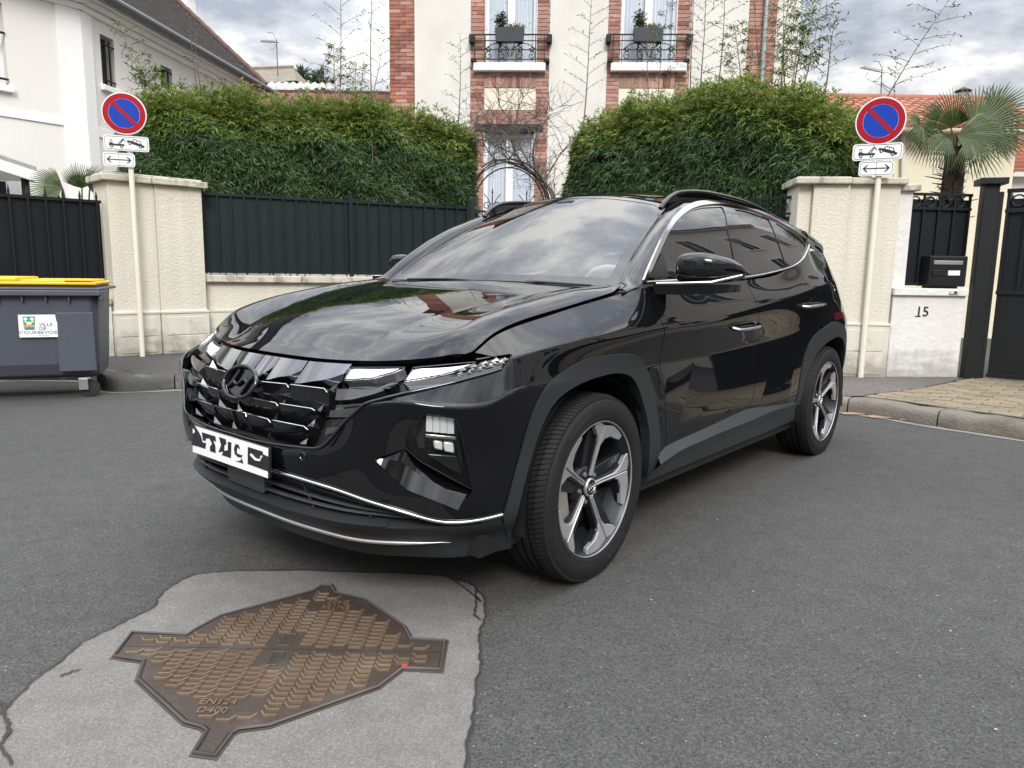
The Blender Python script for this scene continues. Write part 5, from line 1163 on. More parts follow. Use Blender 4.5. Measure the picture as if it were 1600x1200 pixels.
# ---- bare and leafy bamboo canes standing above the hedges
def cane(px0, py0, px1, py1, Y, lab, seed, nb=10, bl=.45, leaves=1.0, r0=.009, green=False, group='bamboo canes above the hedges', bare_low=.0, updir=.75):
    r = np.random.default_rng(seed); b, t_ = at(px0, py0, Y), at(px1, py1, Y)
    root = thing('bamboo_cane', lab, 'bamboo', tuple(b), 0, group); top = t_-b; Ln = np.linalg.norm(top)
    base = -top/Ln*min(1.6, b[2]-.2) if top[2]/Ln > .5 else np.array([0, 0, -.6])
    pts = [base]+[top*f+np.array([math.sin(f*3+seed)*.02, 0, 0]) for f in np.linspace(0, 1, 9)]
    MB().tube(pts, [r0]+[r0*(1-.75*f) for f in np.linspace(0, 1, 9)], 6).build('culm', MT['cane'] if green else MT['twig'], root, smooth=60)
    mb = MB(); LP_, LD = [], []
    for k in range(nb):
        f = bare_low+(1-bare_low)*(k+.6)/(nb+.3); p = top*f; s = 1 if k % 2 else -1; l_ = bl*(1-.55*f)*(.7+.5*r.random())
        d = np.array([s*(.75+.2*r.random()), r.normal()*.35, updir*(.55+.5*r.random())]); d /= np.linalg.norm(d)
        c = [p+d*l_*q+np.array([0, 0, -.14*l_*q*q]) for q in np.linspace(0, 1, 5)]; mb.tube(c, [.0036, .0032, .0028, .0022, .0015], 4)
        for q in np.linspace(.35, 1, max(2, int(5*leaves))):
            LP_.append(p+d*l_*q+np.array([0, 0, -.14*l_*q*q])); LD.append(d+r.normal(size=3)*.35)
    if nb: struct(mb.build('side_twigs', MT['twig'], root), 'stuff')
    for f in np.linspace(.6, 1, 6): LP_.append(top*f); LD.append(np.array([r.normal()*.5, r.normal()*.4, .8]))
    if leaves > 0:
        V, F = leaf_clumps(np.array(LP_), nrm_(np.array(LD)), max(1, int(round(2.2*leaves))), .075, .0062, seed+3, droop=.15 if not green else .4, spread=.9)
        lv = np_obj('leaves', V, F, [MT['leafd'], MT['leafm'], MT['leafy']], root, r.integers(0, 3, len(F)) if green else r.integers(0, 2, len(F))); lv['kind'] = 'stuff'
    return root
cane(529, 150, 534, -30, 10.6, 'tall leafy bamboo cane above the middle of the left hedge', 1, 12, .60, .9)
cane(522, 150, 524, 70, 10.7, 'short dense green bamboo shoot left of the tall cane', 2, 11, .26, 1.6, green=True)
cane(556, 150, 558, 100, 10.6, 'feathery green bamboo tip right of the tall cane', 3, 9, .25, 1.4, green=True)
cane(582, 152, 580, -40, 10.4, 'bare straight bamboo stick left of the brick house edge', 4, 2, .2, .4)
cane(566, 150, 566, 82, 10.5, 'thin short bare stick between two bamboo canes', 5, 0, .2, 0, r0=.005)
cane(583, 150, 600, 45, 10.7, 'slanting bamboo cane with sparse leaves by the house edge', 6, 9, .42, .9, r0=.006)
cane(715, 188, 720, 55, 11.3, 'bare bamboo cane in front of the plaster left of the middle window', 7, 10, .40, .8)
cane(913, 160, 928, -20, 11.2, 'bare bamboo cane in front of the plaster between the windows', 8, 15, .48, .8)
cane(1012, 145, 1014, 40, 10.6, 'thin brown stick in front of the right balcony', 9, 2, .2, .3, r0=.007)
cane(1030, 142, 1046, -20, 10.6, 'leafy thin bamboo in front of the right window', 10, 9, .22, 1.2, r0=.006)
cane(1081, 138, 1082, -30, 10.3, 'brown bamboo stick at the right edge of the right window', 11, 3, .3, .6)
cane(1096, 132, 1101, -25, 10.1, 'bamboo cane with wide twigs on the right plaster', 12, 14, .45, .9)
cane(1122, 130, 1134, -25, 9.9, 'leaning bamboo cane on the right plaster', 13, 8, .5, .8)
cane(1155, 126, 1150, 35, 9.8, 'short feathery bamboo before the right brick strip', 14, 12, .30, 1.6, green=True)
cane(1186, 122, 1180, -20, 9.6, 'dark bare bamboo stick before the downpipe', 15, 3, .3, .5)
cane(1222, 126, 1236, -30, 9.2, 'green leafy bamboo cane left of the clump beyond the house corner', 16, 15, .34, 1.5, green=True)
cane(1228, 126, 1222, -10, 9.1, 'yellowish bamboo cane behind the right hedge top', 17, 13, .34, 1.4, green=True)
cane(1244, 126, 1262, -25, 9.0, 'dense leafy bamboo cane right of the house corner', 18, 17, .36, 1.6, green=True)
cane(1258, 126, 1285, -15, 8.9, 'arching leafy bamboo cane against the sky', 19, 17, .36, 1.5, green=True)
cane(1236, 126, 1250, 40, 8.9, 'short bushy bamboo shoot at the hedge top', 20, 14, .30, 1.6, green=True)
cane(1290, 126, 1308, 25, 8.8, 'thin bamboo tip with few leaves left of the right sign', 21, 8, .30, .8)
cane(1386, 152, 1490, -10, 8.4, 'long bare bamboo cane leaning right above the right sign', 22, 13, .55, .9, r0=.0075, updir=.35)
cane(1400, 150, 1402, 80, 8.5, 'small dry bamboo twig above the right sign', 23, 6, .22, .6, r0=.004)
cane(238, 142, 186, 36, 9.6, 'arching pale bamboo spray in front of the white house', 24, 11, .28, 1.0, green=True, r0=.005)
cane(226, 142, 212, 78, 9.6, 'feathery pale bamboo above the left sign', 25, 11, .30, 1.1, green=True, r0=.005)
cane(238, 142, 232, 108, 9.6, 'short pale bamboo tuft at the left end of the hedge', 26, 8, .25, 2.0, green=True, r0=.004)
cane(305, 142, 299, 36, 9.9, 'pale dry bamboo stick before the brown roof', 27, 1, .15, .3)
cane(313, 142, 306, 48, 9.9, 'second pale dry stick before the brown roof', 28, 1, .15, .3)
# ---- bare climber on the arch
def climber():
    r = np.random.default_rng(77); Yv = 11.15; b = at(868, 318, Yv); b[2] = .3
    root = thing('bare_climber', 'leafless brown climbing shrub tangled over the garden arch', 'shrub', (float(b[0]), float(b[1]), 0)); o0 = np.array([b[0], b[1], 0])
    mb = MB()
    def stem(px, w0, w1, dy=0.):
        P = [at(x, y, Yv+dy+k*.02)-o0 for k, (x, y) in enumerate(px)]; P = spl(P, 6); n = len(P); mb.tube(P, [.8*(w0+(w1-w0)*k/(n-1)) for k in range(n)], 6); return P
    mains = [stem([(872, 330), (862, 300), (845, 280), (822, 262), (806, 240), (800, 215)], .035, .016), stem([(866, 330), (850, 296), (832, 272), (805, 258), (775, 250), (752, 262)], .030, .012, .1),
             stem([(870, 325), (855, 290), (836, 262), (833, 235), (842, 205), (860, 180)], .028, .008, -.1), stem([(806, 240), (795, 215), (770, 195), (745, 178)], .016, .006), stem([(800, 215), (798, 190), (782, 168), (778, 140)], .014, .004, .05),
             stem([(850, 284), (870, 250), (888, 226), (905, 210)], .014, .004), stem([(838, 270), (815, 235), (806, 200), (812, 165), (828, 138)], .018, .004, -.05), stem([(775, 250), (760, 232), (750, 205), (742, 185)], .012, .004, .1),
             stem([(820, 255), (790, 245), (765, 222), (748, 218)], .013, .004), stem([(800, 215), (825, 190), (850, 178), (878, 165)], .011, .003), stem([(806, 240), (780, 230), (768, 205), (772, 178)], .013, .004, -.08)]
    mb.build('stems', MT['twig'], root, smooth=60)
    tw = MB()
    for P in mains:
        n = len(P)
        for k in [x for x in range(3, n) for _ in (0, 1)]:
            if r.random() < .8:
                p = np.array(P[k]); d = np.array([r.normal()*.8, r.normal()*.35, .45+r.normal()*.6]); d /= np.linalg.norm(d); l_ = .12+.42*r.random(); q = [p]; dd = d.copy()
                for j in range(5): dd = dd+r.normal(size=3)*.22; dd /= np.linalg.norm(dd); q.append(q[-1]+dd*l_/5)
                w0 = .0055*(.6+.6*r.random()); tw.tube(q, [w0*(1-.14*j) for j in range(6)], 4)
                for jj in (2, 3, 4):
                    if r.random() < .7:
                        d2 = dd+r.normal(size=3)*.8; d2 /= np.linalg.norm(d2); tw.tube([q[jj], q[jj]+d2*.10, q[jj]+d2*.20+np.array([0, 0, .03])], [.003, .0025, .0015], 3)
    struct(tw.build('twigs', MT['twig'], root), 'stuff')
climber()
# ---- palms
def fan_leaf(c, d, up, rad, nseg, spread, seed, droop, mb_g, mb_y, stalk, mbs, fold=.25, split=.30):
    rad = rad*.90; r = np.random.default_rng(seed); c = np.array(c, float); d = np.array(d, float); d /= np.linalg.norm(d); up = np.array(up, float); s = np.cross(d, up); s /= np.linalg.norm(s); n = np.cross(s, d)
    mbs.tube(spl([stalk, (np.array(stalk)+c)/2+np.array([0, 0, .04]), c], 4), [.014]+[.011]*7+[.009], 5)
    for k in range(nseg):
        a = (k/(nseg-1)-.5)*spread; dr = d*math.cos(a)+s*math.sin(a); wn = -d*math.sin(a)+s*math.cos(a); l_ = rad*(1-.22*abs(a/(spread/2))**2)*(.93+.12*r.random())
        hw = spread/nseg*.50; wmax = .004+rad*.0135
        pl = []
        for q in (0, .18, split, .66, .88, 1):
            w_ = {0: .003, .18: max(rad*.18*hw*1.02, .004), split: wmax*.95, .66: wmax*.85, .88: wmax*.5, 1: .001}[q]
            p = c+dr*l_*q+n*(.04*math.sin(q*3))+np.array([0, 0, -1])*droop*l_*max(0, q-.35)**2*1.6*(1+.5*abs(a))
            pl.append((p-wn*w_+n*w_*fold*0, p+n*w_*fold, p+wn*w_))
        mb = mb_y if r.random() < .16 else mb_g
        vs = [v for tri in pl for v in tri]; fs = []
        for i in range(5): o = i*3; fs += [(o, o+1, o+4, o+3), (o+1, o+2, o+5, o+4)]
        mb.add(vs, fs)
def palm_big():
    Y = 9.4; b = at(1488, 300, Y); ct = at(1493, 243, Y); base = np.array([b[0]-.02, Y, 0])
    t = thing('palm_tree', 'fan palm with shaggy brown trunk behind the black gate', 'palm', (float(base[0]), float(base[1]), 0)); c = ct-base; r = np.random.default_rng(5)
    mb = MB(); H_ = c[2]+.1
    mb.tube([(0, 0, 0), (.01, 0, H_*.5), (c[0], 0, H_)], [.15, .135, .115], 14)
    tk = mb.build('trunk', MT['palmtrunk'], t, smooth=60)
    fb = MB()
    for k in range(420):
        z = H_-.02-1.35*r.random(); a = r.random()*2*math.pi; rr = .125+.02*r.random(); p = np.array([c[0]*z/H_+rr*math.cos(a), rr*math.sin(a), z]); d = np.array([math.cos(a)*.6, math.sin(a)*.6, .55*r.normal()+.2]); l_ = .05+.09*r.random(); w_ = np.array([-math.sin(a), math.cos(a), 0])*.014
        fb.add([p-w_, p+w_, p+d*l_], [(0, 1, 2)])
    for k in range(34):
        z = H_-.1-1.0*r.random(); a = r.random()*2*math.pi; p = np.array([c[0]+.12*math.cos(a), .12*math.sin(a), z]); d = np.array([math.cos(a), math.sin(a), .15+.2*r.random()]); fb.tube([p, p+d*(.08+.14*r.random())], [.010, .004], 4)
    struct(fb.build('fibre', MT['palmtrunk'], t), 'stuff')
    g, y, s = MB(), MB(), MB(); st = c+np.array([0, 0, .0])
    def leaf(cpx, tpx, dy, rad_px, sp, seed, droop, n=30, ydir=-.45):
        cc = at(cpx[0], cpx[1], Y+dy)-base; tt = at(tpx[0], tpx[1], Y+dy+ydir*.25)-base; d = tt-cc; fan_leaf(cc, d, (0.05, -1, .25), rad_px/1136*Y, n, sp, seed, droop, g, y, st, s)
    leaf((1486, 200), (1478, 120), 0, 66, 2.75, 1, .05, 30); leaf((1520, 206), (1580, 165), -.15, 96, 2.5, 2, .10, 32, 0); leaf((1438, 196), (1420, 200), -.1, 48, 3.0, 3, .45, 26); leaf((1496, 212), (1560, 215), -.25, 84, 2.2, 4, .28, 26)
    leaf((1462, 196), (1430, 165), .2, 60, 2.6, 5, .25, 26); leaf((1535, 195), (1600, 190), .25, 70, 2.4, 6, .3, 26); leaf((1480, 215), (1450, 250), -.3, 48, 2.2, 7, .5, 20); leaf((1512, 218), (1530, 260), -.3, 52, 2.0, 8, .4, 20); leaf((1545, 180), (1590, 150), .1, 62, 2.4, 9, .1, 26); leaf((1455, 200), (1440, 240), .05, 60, 2.4, 10, .4, 22)
    g.build('fronds', MT['palm'], t); y.build('yellow_fronds', MT['palmy'], t); s.build('leaf_stalks', MT['leafm'], t, smooth=60)
palm_big()
def palm_small():
    Y = 9.6; b = at(125, 330, Y); base = np.array([b[0], Y, 0]); t = thing('fan_palm_shrub', 'low fan palm showing over the black fence at the left', 'palm', (float(base[0]), float(base[1]), 0)); g, y, s = MB(), MB(), MB(); st = np.array([0, 0, .9])
    def leaf(cpx, tpx, dy, rad, sp, seed, droop, n=26):
        cc = at(cpx[0], cpx[1], Y+dy)-base; tt = at(tpx[0], tpx[1], Y+dy-.1)-base; fan_leaf(cc, tt-cc, (.05, -1, .3), rad/1136*Y, n, sp, seed, droop, g, y, st, s)
    leaf((128, 294), (118, 240), 0, 42, 2.3, 1, .0, 26); leaf((98, 294), (60, 290), -.15, 52, 2.4, 2, .1, 28); leaf((140, 296), (170, 265), .1, 50, 2.0, 3, .05, 24); leaf((150, 312), (185, 318), -.1, 42, 2.4, 4, .35, 22); leaf((92, 305), (60, 330), -.2, 42, 2.0, 5, .4, 20); leaf((120, 312), (105, 350), -.2, 40, 2.2, 6, .3, 20)
    g.build('fronds', MT['palm'], t); s.build('leaf_stalks', MT['leafm'], t, smooth=60)
    if y.v: y.build('yellow_fronds', MT['palmy'], t)
    MB().tube([(0, 0, 0), (0, 0, .95)], [.12, .10], 10).build('trunk', MT['palmtrunk'], t)
palm_small()
# ================================================================== CAR
CAR_LOC = (-.370, 3.248, 0.0); CAR_ROT = -2.272459
car = thing('parked_suv', 'glossy black suv parked in the middle of the road facing left', 'car', CAR_LOC, CAR_ROT)
MT['paint'] = mat('black car paint', (.0028, .0030, .0042), .02, spec=.52, coat=0)
MT['clad'] = mat('grey black cladding plastic', (.047, .051, .054), .5, fine=.15, fs=300, bump=.1, bs=500)
MT['clad2'] = mat('black arch plastic', (.0215, .0235, .0255), .5, fine=.15, fs=300, bump=.1, bs=500, spec=.35)
MT['gloss'] = mat('gloss black trim', (.004, .004, .0045), .05, spec=.6)
MT['matte'] = mat('matte black plastic', (.012, .012, .013), .55)
MT['darkchrome'] = mat('dark chrome', (.075, .078, .085), .09, metal=1)
MT['jewel'] = mat('dark smoked grille', (.008, .008, .009), .06, metal=0, spec=.62)
MT['jeweltop'] = mat('smoked chrome with sky sheen', (.23, .235, .245), .07, metal=1)  # top grille row only: metal lightened to carry the sky's reflection
MT['chrome'] = mat('satin chrome', (.62, .62, .62), .16, metal=1)
MT['silver'] = mat('silver skid strip', (.60, .60, .61), .32, metal=.9)
MT['mach'] = mat('machined alloy', (.58, .58, .59), .34, metal=.75, fine=.05, fs=300)
MT['rimdark'] = mat('dark rim paint', (.010, .0105, .012), .32, spec=.4)
MT['rimgrey'] = mat('grey rim barrel', (.032, .034, .037), .4, metal=.6)
MT['tyre'] = mat('tyre rubber', (.0105, .0105, .011), .7, spec=.35, fine=.2, fs=90, var=.15, vs=6, stain=(9, .6, .35), stc=(.028, .026, .025))
MT['disc'] = mat('brake disc', (.30, .29, .28), .35, metal=1)
MT['caliper'] = mat('brake caliper', (.33, .31, .28), .55, metal=.6, var=.3, vs=12)
MT['wshield'] = glassmat('windscreen glass', (.68, .73, .73), 0, 2.05)
MT['sideglass'] = glassmat('tinted side glass', (.30, .33, .33), 0, 2.2)
MT['rearglass'] = glassmat('privacy glass', (.06, .065, .07), 0, 2.2)
MT['lampglass'] = glassmat('clear lamp glass', (.93, .95, .95), 0, 1.45)
MT['drl'] = mat('silver day running lamp', (.80, .81, .83), .22, metal=.85, fine=.1, fs=60)
MT['drl2'] = mat('smoked lamp', (.06, .06, .06), .12, metal=.4, fine=.2, fs=60)
MT['reflector'] = mat('lamp reflector', (.92, .92, .92), .18, metal=.35)
MT['plate'] = mat('number plate white', (.80, .80, .79), .35)
MT['seat'] = mat('grey seat fabric', (.30, .29, .27), .85)
MT['seatl'] = mat('pale head lining', (.52, .51, .48), .9)
MT['dash'] = mat('dashboard', (.055, .056, .058), .6)
MT['redlamp'] = mat('rear lamp red', (.085, .004, .010), .1, spec=.7)
cz, sz = math.cos(-CAR_ROT), math.sin(-CAR_ROT)
def toC(P): x, y = P[0]-CAR_LOC[0], P[1]-CAR_LOC[1]; return np.array([cz*x-sz*y, sz*x+cz*y, P[2]])
EC = toC(EYE)
def crayd(px, py):
    d = ray(px, py); return np.array([cz*d[0]-sz*d[1], sz*d[0]+cz*d[1], d[2]])
# ---- lower body control net: stations front centre -> tail centre, levels bottom -> top
US = [0, .30, .52, .70, .87, 1.03, 1.19, 1.44, 1.74, 2.04, 2.49, 2.99, 3.49, 3.89, 4.29, 4.65, 4.95, 5.30, 5.80]
VSN = [0, .09, .17, .27, .38, .493, .51, .537, .67, .72, .88]
_f2 = [(1.05, .868), (1.15, .846), (1.25, .811), (1.35, .765), (1.45, .703), (1.52, .643), (1.58, .565), (1.66, .44)]
def S2y(x, z): return np.interp(z, [a for a, b in _F], [b for a, b in _F])-.03*((np.asarray(x)+1.4)/1.2)**2
_F = [tuple(p) for p in spl(_f2, 12)]
def t_(x, z): return (x, float(S2y(x, z))+.004, z)
NET = [
 [(.85, 0, .235), (.875, 0, .292), (.93, 0, .358), (.94, 0, .455), (.958, 0, .545), (.915, 0, .68), (.847, 0, .785), (.790, 0, .853)],
 [(.815, .3, .222), (.845, .3, .282), (.913, .3, .354), (.925, .3, .45), (.943, .3, .545), (.897, .3, .685), (.832, .3, .785), (.772, .3, .855)],
 [(.74, .49, .205), (.785, .505, .273), (.85, .52, .347), (.872, .515, .44), (.884, .528, .555), (.860, .536, .73), (.800, .525, .806), (.725, .52, .864)],
 [(.655, .62, .205), (.69, .65, .275), (.755, .67, .345), (.786, .675, .44), (.786, .676, .56), (.803, .702, .762), (.745, .672, .825), (.665, .65, .876)],
 [(.575, .735, .21), (.60, .745, .28), (.66, .78, .345), (.69, .788, .44), (.690, .789, .57), (.713, .808, .748), (.655, .774, .840), (.615, .735, .888)],
 [(.475, .80, .215), (.50, .82, .285), (.565, .855, .35), (.58, .866, .445), (.578, .862, .58), (.596, .880, .745), (.567, .832, .862), (.565, .79, .902)],
 [(.375, .842, .222), (.40, .86, .29), (.44, .897, .36), (.45, .905, .46), (.447, .905, .59), (.455, .914, .785), (.46, .872, .89), (.45, .797, .958)],
 [(.15, .855, .24), (.15, .885, .32), (.15, .915, .41), (.15, .923, .53), (.15, .924, .655), (.15, .922, .785), (.15, .910, .925), (.15, .80, 1.016)],
 [(-.15, .84, .25), (-.15, .89, .33), (-.15, .915, .42), (-.15, .920, .535), (-.15, .916, .66), (-.15, .913, .79), (-.15, .922, .938), (-.15, .80, 1.062)],
 [(-.45, .84, .26), (-.45, .90, .35), (-.45, .908, .45), (-.45, .904, .545), (-.45, .898, .67), (-.45, .892, .79), (-.45, .928, .945), t_(-.45, 1.112)],
 [(-.9, .84, .265), (-.9, .90, .355), (-.9, .908, .45), (-.9, .903, .55), (-.9, .892, .675), (-.9, .881, .79), (-.9, .931, .957), t_(-.9, 1.127)],
 [(-1.4, .84, .265), (-1.4, .90, .355), (-1.4, .908, .45), (-1.4, .903, .555), (-1.4, .8925, .68), (-1.4, .882, .80), (-1.4, .931, .995), t_(-1.4, 1.139)],
 [(-1.9, .84, .265), (-1.9, .895, .355), (-1.9, .910, .45), (-1.9, .907, .56), (-1.9, .900, .69), (-1.9, .893, .82), (-1.9, .930, 1.045), t_(-1.9, 1.175)],
 [(-2.3, .84, .27), (-2.3, .89, .355), (-2.3, .913, .455), (-2.3, .918, .57), (-2.3, .920, .71), (-2.3, .922, .855), (-2.3, .922, 1.09), t_(-2.3, 1.253)],
 [(-2.7, .84, .28), (-2.7, .88, .365), (-2.7, .91, .465), (-2.7, .92, .58), (-2.7, .924, .72), (-2.7, .924, .86), (-2.7, .893, 1.115), t_(-2.7, 1.33)],
 [(-3.05, .80, .30), (-3.05, .86, .38), (-3.05, .885, .48), (-3.05, .897, .59), (-3.05, .902, .72), (-3.05, .90, .86), (-3.02, .822, 1.125), t_(-2.97, 1.31)],
 [(-3.28, .72, .33), (-3.31, .77, .40), (-3.33, .79, .50), (-3.34, .80, .6), (-3.35, .805, .72), (-3.33, .80, .86), (-3.27, .71, 1.135), (-3.14, .60, 1.27)],
 [(-3.42, .45, .35), (-3.48, .48, .41), (-3.50, .5, .50), (-3.51, .5, .6), (-3.52, .5, .72), (-3.51, .5, .86), (-3.43, .47, 1.13), (-3.30, .40, 1.22)],
 [(-3.47, 0, .36), (-3.52, 0, .42), (-3.54, 0, .50), (-3.55, 0, .6), (-3.56, 0, .72), (-3.55, 0, .86), (-3.47, 0, 1.13), (-3.36, 0, 1.21)]]
NET = np.array(NET)
S2lv = NET[:, 6]*.87+NET[:, 7]*.13
S2lv[:, 2] += .012*np.clip((np.array(US)-1.3)/.4, 0, 1)*np.clip((4.6-np.array(US))/.5, 0, 1)
Ma = NET[:, 5]*.88+NET[:, 4]*.12; Mb = NET[:, 5]*.84+NET[:, 6]*.16
NET = np.concatenate([NET[:, :5], Ma[:, None], NET[:, 5:6], Mb[:, None], NET[:, 6:7], S2lv[:, None], NET[:, 7:]], 1)
mir = np.array([1, -1, 1.])
US_ = np.array([-US[1]]+US+[US[-1]+.5]); NET_ = np.concatenate([NET[1:2]*mir, NET, NET[-2:-1]*mir], 0)
VS_ = np.array(VSN)
def herm(xs, Y, x):
    """Hermite interpolation, three-point slopes. xs (k), Y (k,...) or (n,k,3) per sample, x (n)"""
    k = len(xs); i = np.clip(np.searchsorted(xs, x, side='right')-1, 0, k-2)
    per = Y.ndim == 3 and Y.shape[0] == len(x) and Y.shape[1] == k
    g = (lambda j: Y[np.arange(len(x)), j]) if per else (lambda j: Y[j])
    def sl(j):
        a, b = np.clip(j-1, 0, k-1), np.clip(j+1, 0, k-1)
        h0 = np.maximum(xs[j]-xs[a], 1e-9); h1 = np.maximum(xs[b]-xs[j], 1e-9)
        sh = (len(x),)+(1,)*(g(j).ndim-1)
        d0 = (g(j)-g(a))/h0.reshape(sh); d1 = (g(b)-g(j))/h1.reshape(sh)
        m = (d0*h1.reshape(sh)+d1*h0.reshape(sh))/(h0+h1).reshape(sh)
        m = np.where((j == 0).reshape(sh), d1, m); m = np.where((j == k-1).reshape(sh), d0, m); return m
    h = (xs[i+1]-xs[i]); t = (x-xs[i])/h; sh = (len(x),)+(1,)*(g(i).ndim-1); t = t.reshape(sh); h = h.reshape(sh)
    return (2*t**3-3*t**2+1)*g(i)+(t**3-2*t**2+t)*h*sl(i)+(-2*t**3+3*t**2)*g(i+1)+(t**3-t**2)*h*sl(i+1)
def shell(uv):
    uv = np.asarray(uv, float); u = uv[:, 0]; v = np.clip(uv[:, 1], 0, VS_[-1])
    P = herm(VS_, herm(US_, NET_, u), v); x, z = P[:, 0], P[:, 2]
    # pressed door facets: two slanting folds below the waist crease
    w = np.clip((.79-z)/.16, 0, 1)*np.clip((z-.36)/.08, 0, 1)
    x1 = -.821+(.78-z)*.59; x2 = -1.808+(.739-z)*.97
    f1 = np.minimum(np.maximum(0, x-x1)*.045, np.maximum(0, -.36-x)*.07); f2 = np.minimum(np.maximum(0, x2-x)*.035, np.maximum(0, x+2.25)*.05)
    P[:, 1] += w*(f1+f2); return P
def hz(x): return np.interp(x, _HX[0], _HX[1])
def mk(pts):
    q = np.array(spl(sorted(pts), 80)); return q[:, 0], q[:, 1]
_HX = mk([(-.45, 1.134), (-.3, 1.120), (-.2, 1.111), (-.1, 1.100), (0, 1.089), (.1, 1.075), (.2, 1.059), (.3, 1.040), (.413, 1.015), (.533, .979), (.614, .946), (.685, .909), (.715, .893), (.79, .853), (1.0, .73)])
_HE = mk([(-.45, 1.125), (-.33, 1.108), (-.25, 1.084), (.035, 1.036), (.30, .996), (.44, .964), (.54, .930), (.57, .914), (.62, .900), (1.0, .87)])
_HR = mk([(-.45, 1.128), (-.34, 1.119), (-.1, 1.100), (.03, 1.083), (.16, 1.064), (.292, 1.041), (.41, 1.013), (.528, .974), (.60, .938), (.655, .904), (.8, .85)])
_XF = mk([(0, .790), (.15, .786), (.3, .772), (.42, .748), (.52, .725), (.60, .692), (.65, .665), (.70, .638), (.735, .615), (.77, .588), (.79, .565), (.80, .54), (.86, .40)])
_ZT = mk([(0, .853), (.3, .855), (.52, .864), (.65, .876), (.735, .888), (.79, .902), (.86, .93)])
_YC = mk([(-.5, .64), (-.3, .60), (-.2, .575), (-.1, .55), (0, .538), (.1, .523), (.2, .505), (.3, .483), (.4, .458), (.5, .440), (.6, .418), (.7, .380), (.85, .32)])
def H(x, y):
    x = np.asarray(x, float); y = np.abs(np.asarray(y, float))
    zc = np.interp(x, *_HX); ze = np.interp(x, *_HE); yc = np.interp(x, *_YC); xf = np.interp(y, *_XF); zt = np.interp(y, *_ZT)
    zin = zc-.020*(np.minimum(y/yc, 1))**2
    yb = .80
    zr = np.interp(x, *_HR)
    def outer(x, y, zc, ze, zr, yc):
        zcr = zc-.020; t = np.clip((y-yc)/np.maximum(.70-yc, .05), 0, 1); q = np.clip((y-.70)/.10, 0, 1.6)
        return np.where(y < .70, zcr+(zr-zcr)*t**1.5*(1-.0*t), zr-(zr-ze)*q**1.7)
    z = np.where(y <= yc, zin, outer(x, y, zc, ze, zr, yc))
    s = xf-x; ycf = np.interp(xf, *_YC); hf = np.interp(xf, *_HX)
    d0 = np.where(y <= ycf, hf-.020*np.minimum(y/ycf, 1)**2, outer(xf, y, hf, np.interp(xf, *_HE), np.interp(xf, *_HR), ycf))-zt
    return z-d0*np.clip(1-np.maximum(s, 0)/.13, 0, 1)**2.3
def hood(xy):
    xy = np.asarray(xy, float); x, y = xy[:, 0], xy[:, 1]
    z = sum(w_*H(x, y+d) for d, w_ in ((-.028, .09), (-.018, .16), (-.009, .17), (0, .16), (.009, .17), (.018, .16), (.028, .09)))
    return np.stack([x, y, z], 1)
def gh(xz): xz = np.asarray(xz, float); return np.stack([xz[:, 0], S2y(xz[:, 0], xz[:, 1]), xz[:, 1]], 1)
_RZ = mk([(-.9, 1.54), (-1.05, 1.567), (-1.3, 1.605), (-1.6, 1.628), (-2.0, 1.632), (-2.5, 1.600), (-3.0, 1.525), (-3.35, 1.44), (-3.6, 1.36)])
def roof(xy):
    xy = np.asarray(xy, float); return np.stack([xy[:, 0], xy[:, 1], np.interp(xy[:, 0], *_RZ)-.062*(np.abs(xy[:, 1])/.55)**2.2], 1)
def wsc(ab):
    ab = np.asarray(ab, float); a = ab[:, 0]/.66; t = ab[:, 1]/.87
    lo = np.stack([-.295-.085*a**2, .735*a, 1.120-.014*a**2], 1); hi = np.stack([-1.055-.06*a**2, .555*a, 1.566-.062*np.abs(a)**2.2], 1)
    t = t[:, None]; return lo*(1-t)+hi*t+np.array([.5, 0, .86])*.030*4*t*(1-t)
def surfN(S, uv, e=.0015):
    uv = np.asarray(uv, float); du = S(uv+[e, 0])-S(uv-[e, 0]); dv = S(uv+[0, e])-S(uv-[0, e])
    n = np.cross(du, dv); return n/np.maximum(np.linalg.norm(n, axis=1), 1e-12)[:, None]
# ---- pixel -> surface parameter
_gu = np.arange(-.6, 5.6, .02); _gv = np.linspace(0, .88, 67)
_GP = shell(np.array([(u, v) for u in _gu for v in _gv])); _nv = len(_gv)
_tri = []
for i in range(len(_gu)-1):
    for j in range(_nv-1):
        a = i*_nv+j; _tri += [(a, a+_nv, a+_nv+1), (a, a+_nv+1, a+1)]
_bvh = BVHTree.FromPolygons([tuple(p) for p in _GP], _tri)
def on_shell(px, py):
    d = crayd(px, py); h, n, i, _ = _bvh.ray_cast(Vector(EC), Vector(d))
    if h is None:
        P = EC+d*((.86-EC[1])/d[1])
        for k in range(40):
            h2 = _bvh.ray_cast(Vector((P[0], 3, P[2]+.005*k)), Vector((0, -1, 0)))[0]
            if h2 is not None: return xz_to_uv(P[0], P[2]+.005*k)
        for k in range(60):
            q = (P[0], P[2]-.004*k)
            if _bvh.ray_cast(Vector((q[0], 3, q[1])), Vector((0, -1, 0)))[0] is not None: return xz_to_uv(*q)
        raise ValueError('no hit %s %s' % (px, py))
    a, b, c = [_GP[k] for k in _tri[i]]; ua = [np.array((_gu[k//_nv], _gv[k % _nv])) for k in _tri[i]]
    M = np.stack([a-c, b-c], 1); s, *_ = np.linalg.lstsq(M, np.array(h)-c, rcond=None)
    return tuple(ua[0]*s[0]+ua[1]*s[1]+ua[2]*(1-s[0]-s[1]))
def on_gh(px, py):
    d = crayd(px, py); lo, hi = 1.2, 6.0
    g = lambda t: (EC+d*t)[1]-float(S2y((EC+d*t)[0], (EC+d*t)[2]))
    for _ in range(60):
        m = (lo+hi)/2
        if g(m) > 0: lo = m
        else: hi = m
    P = EC+d*lo; return (P[0], P[2])
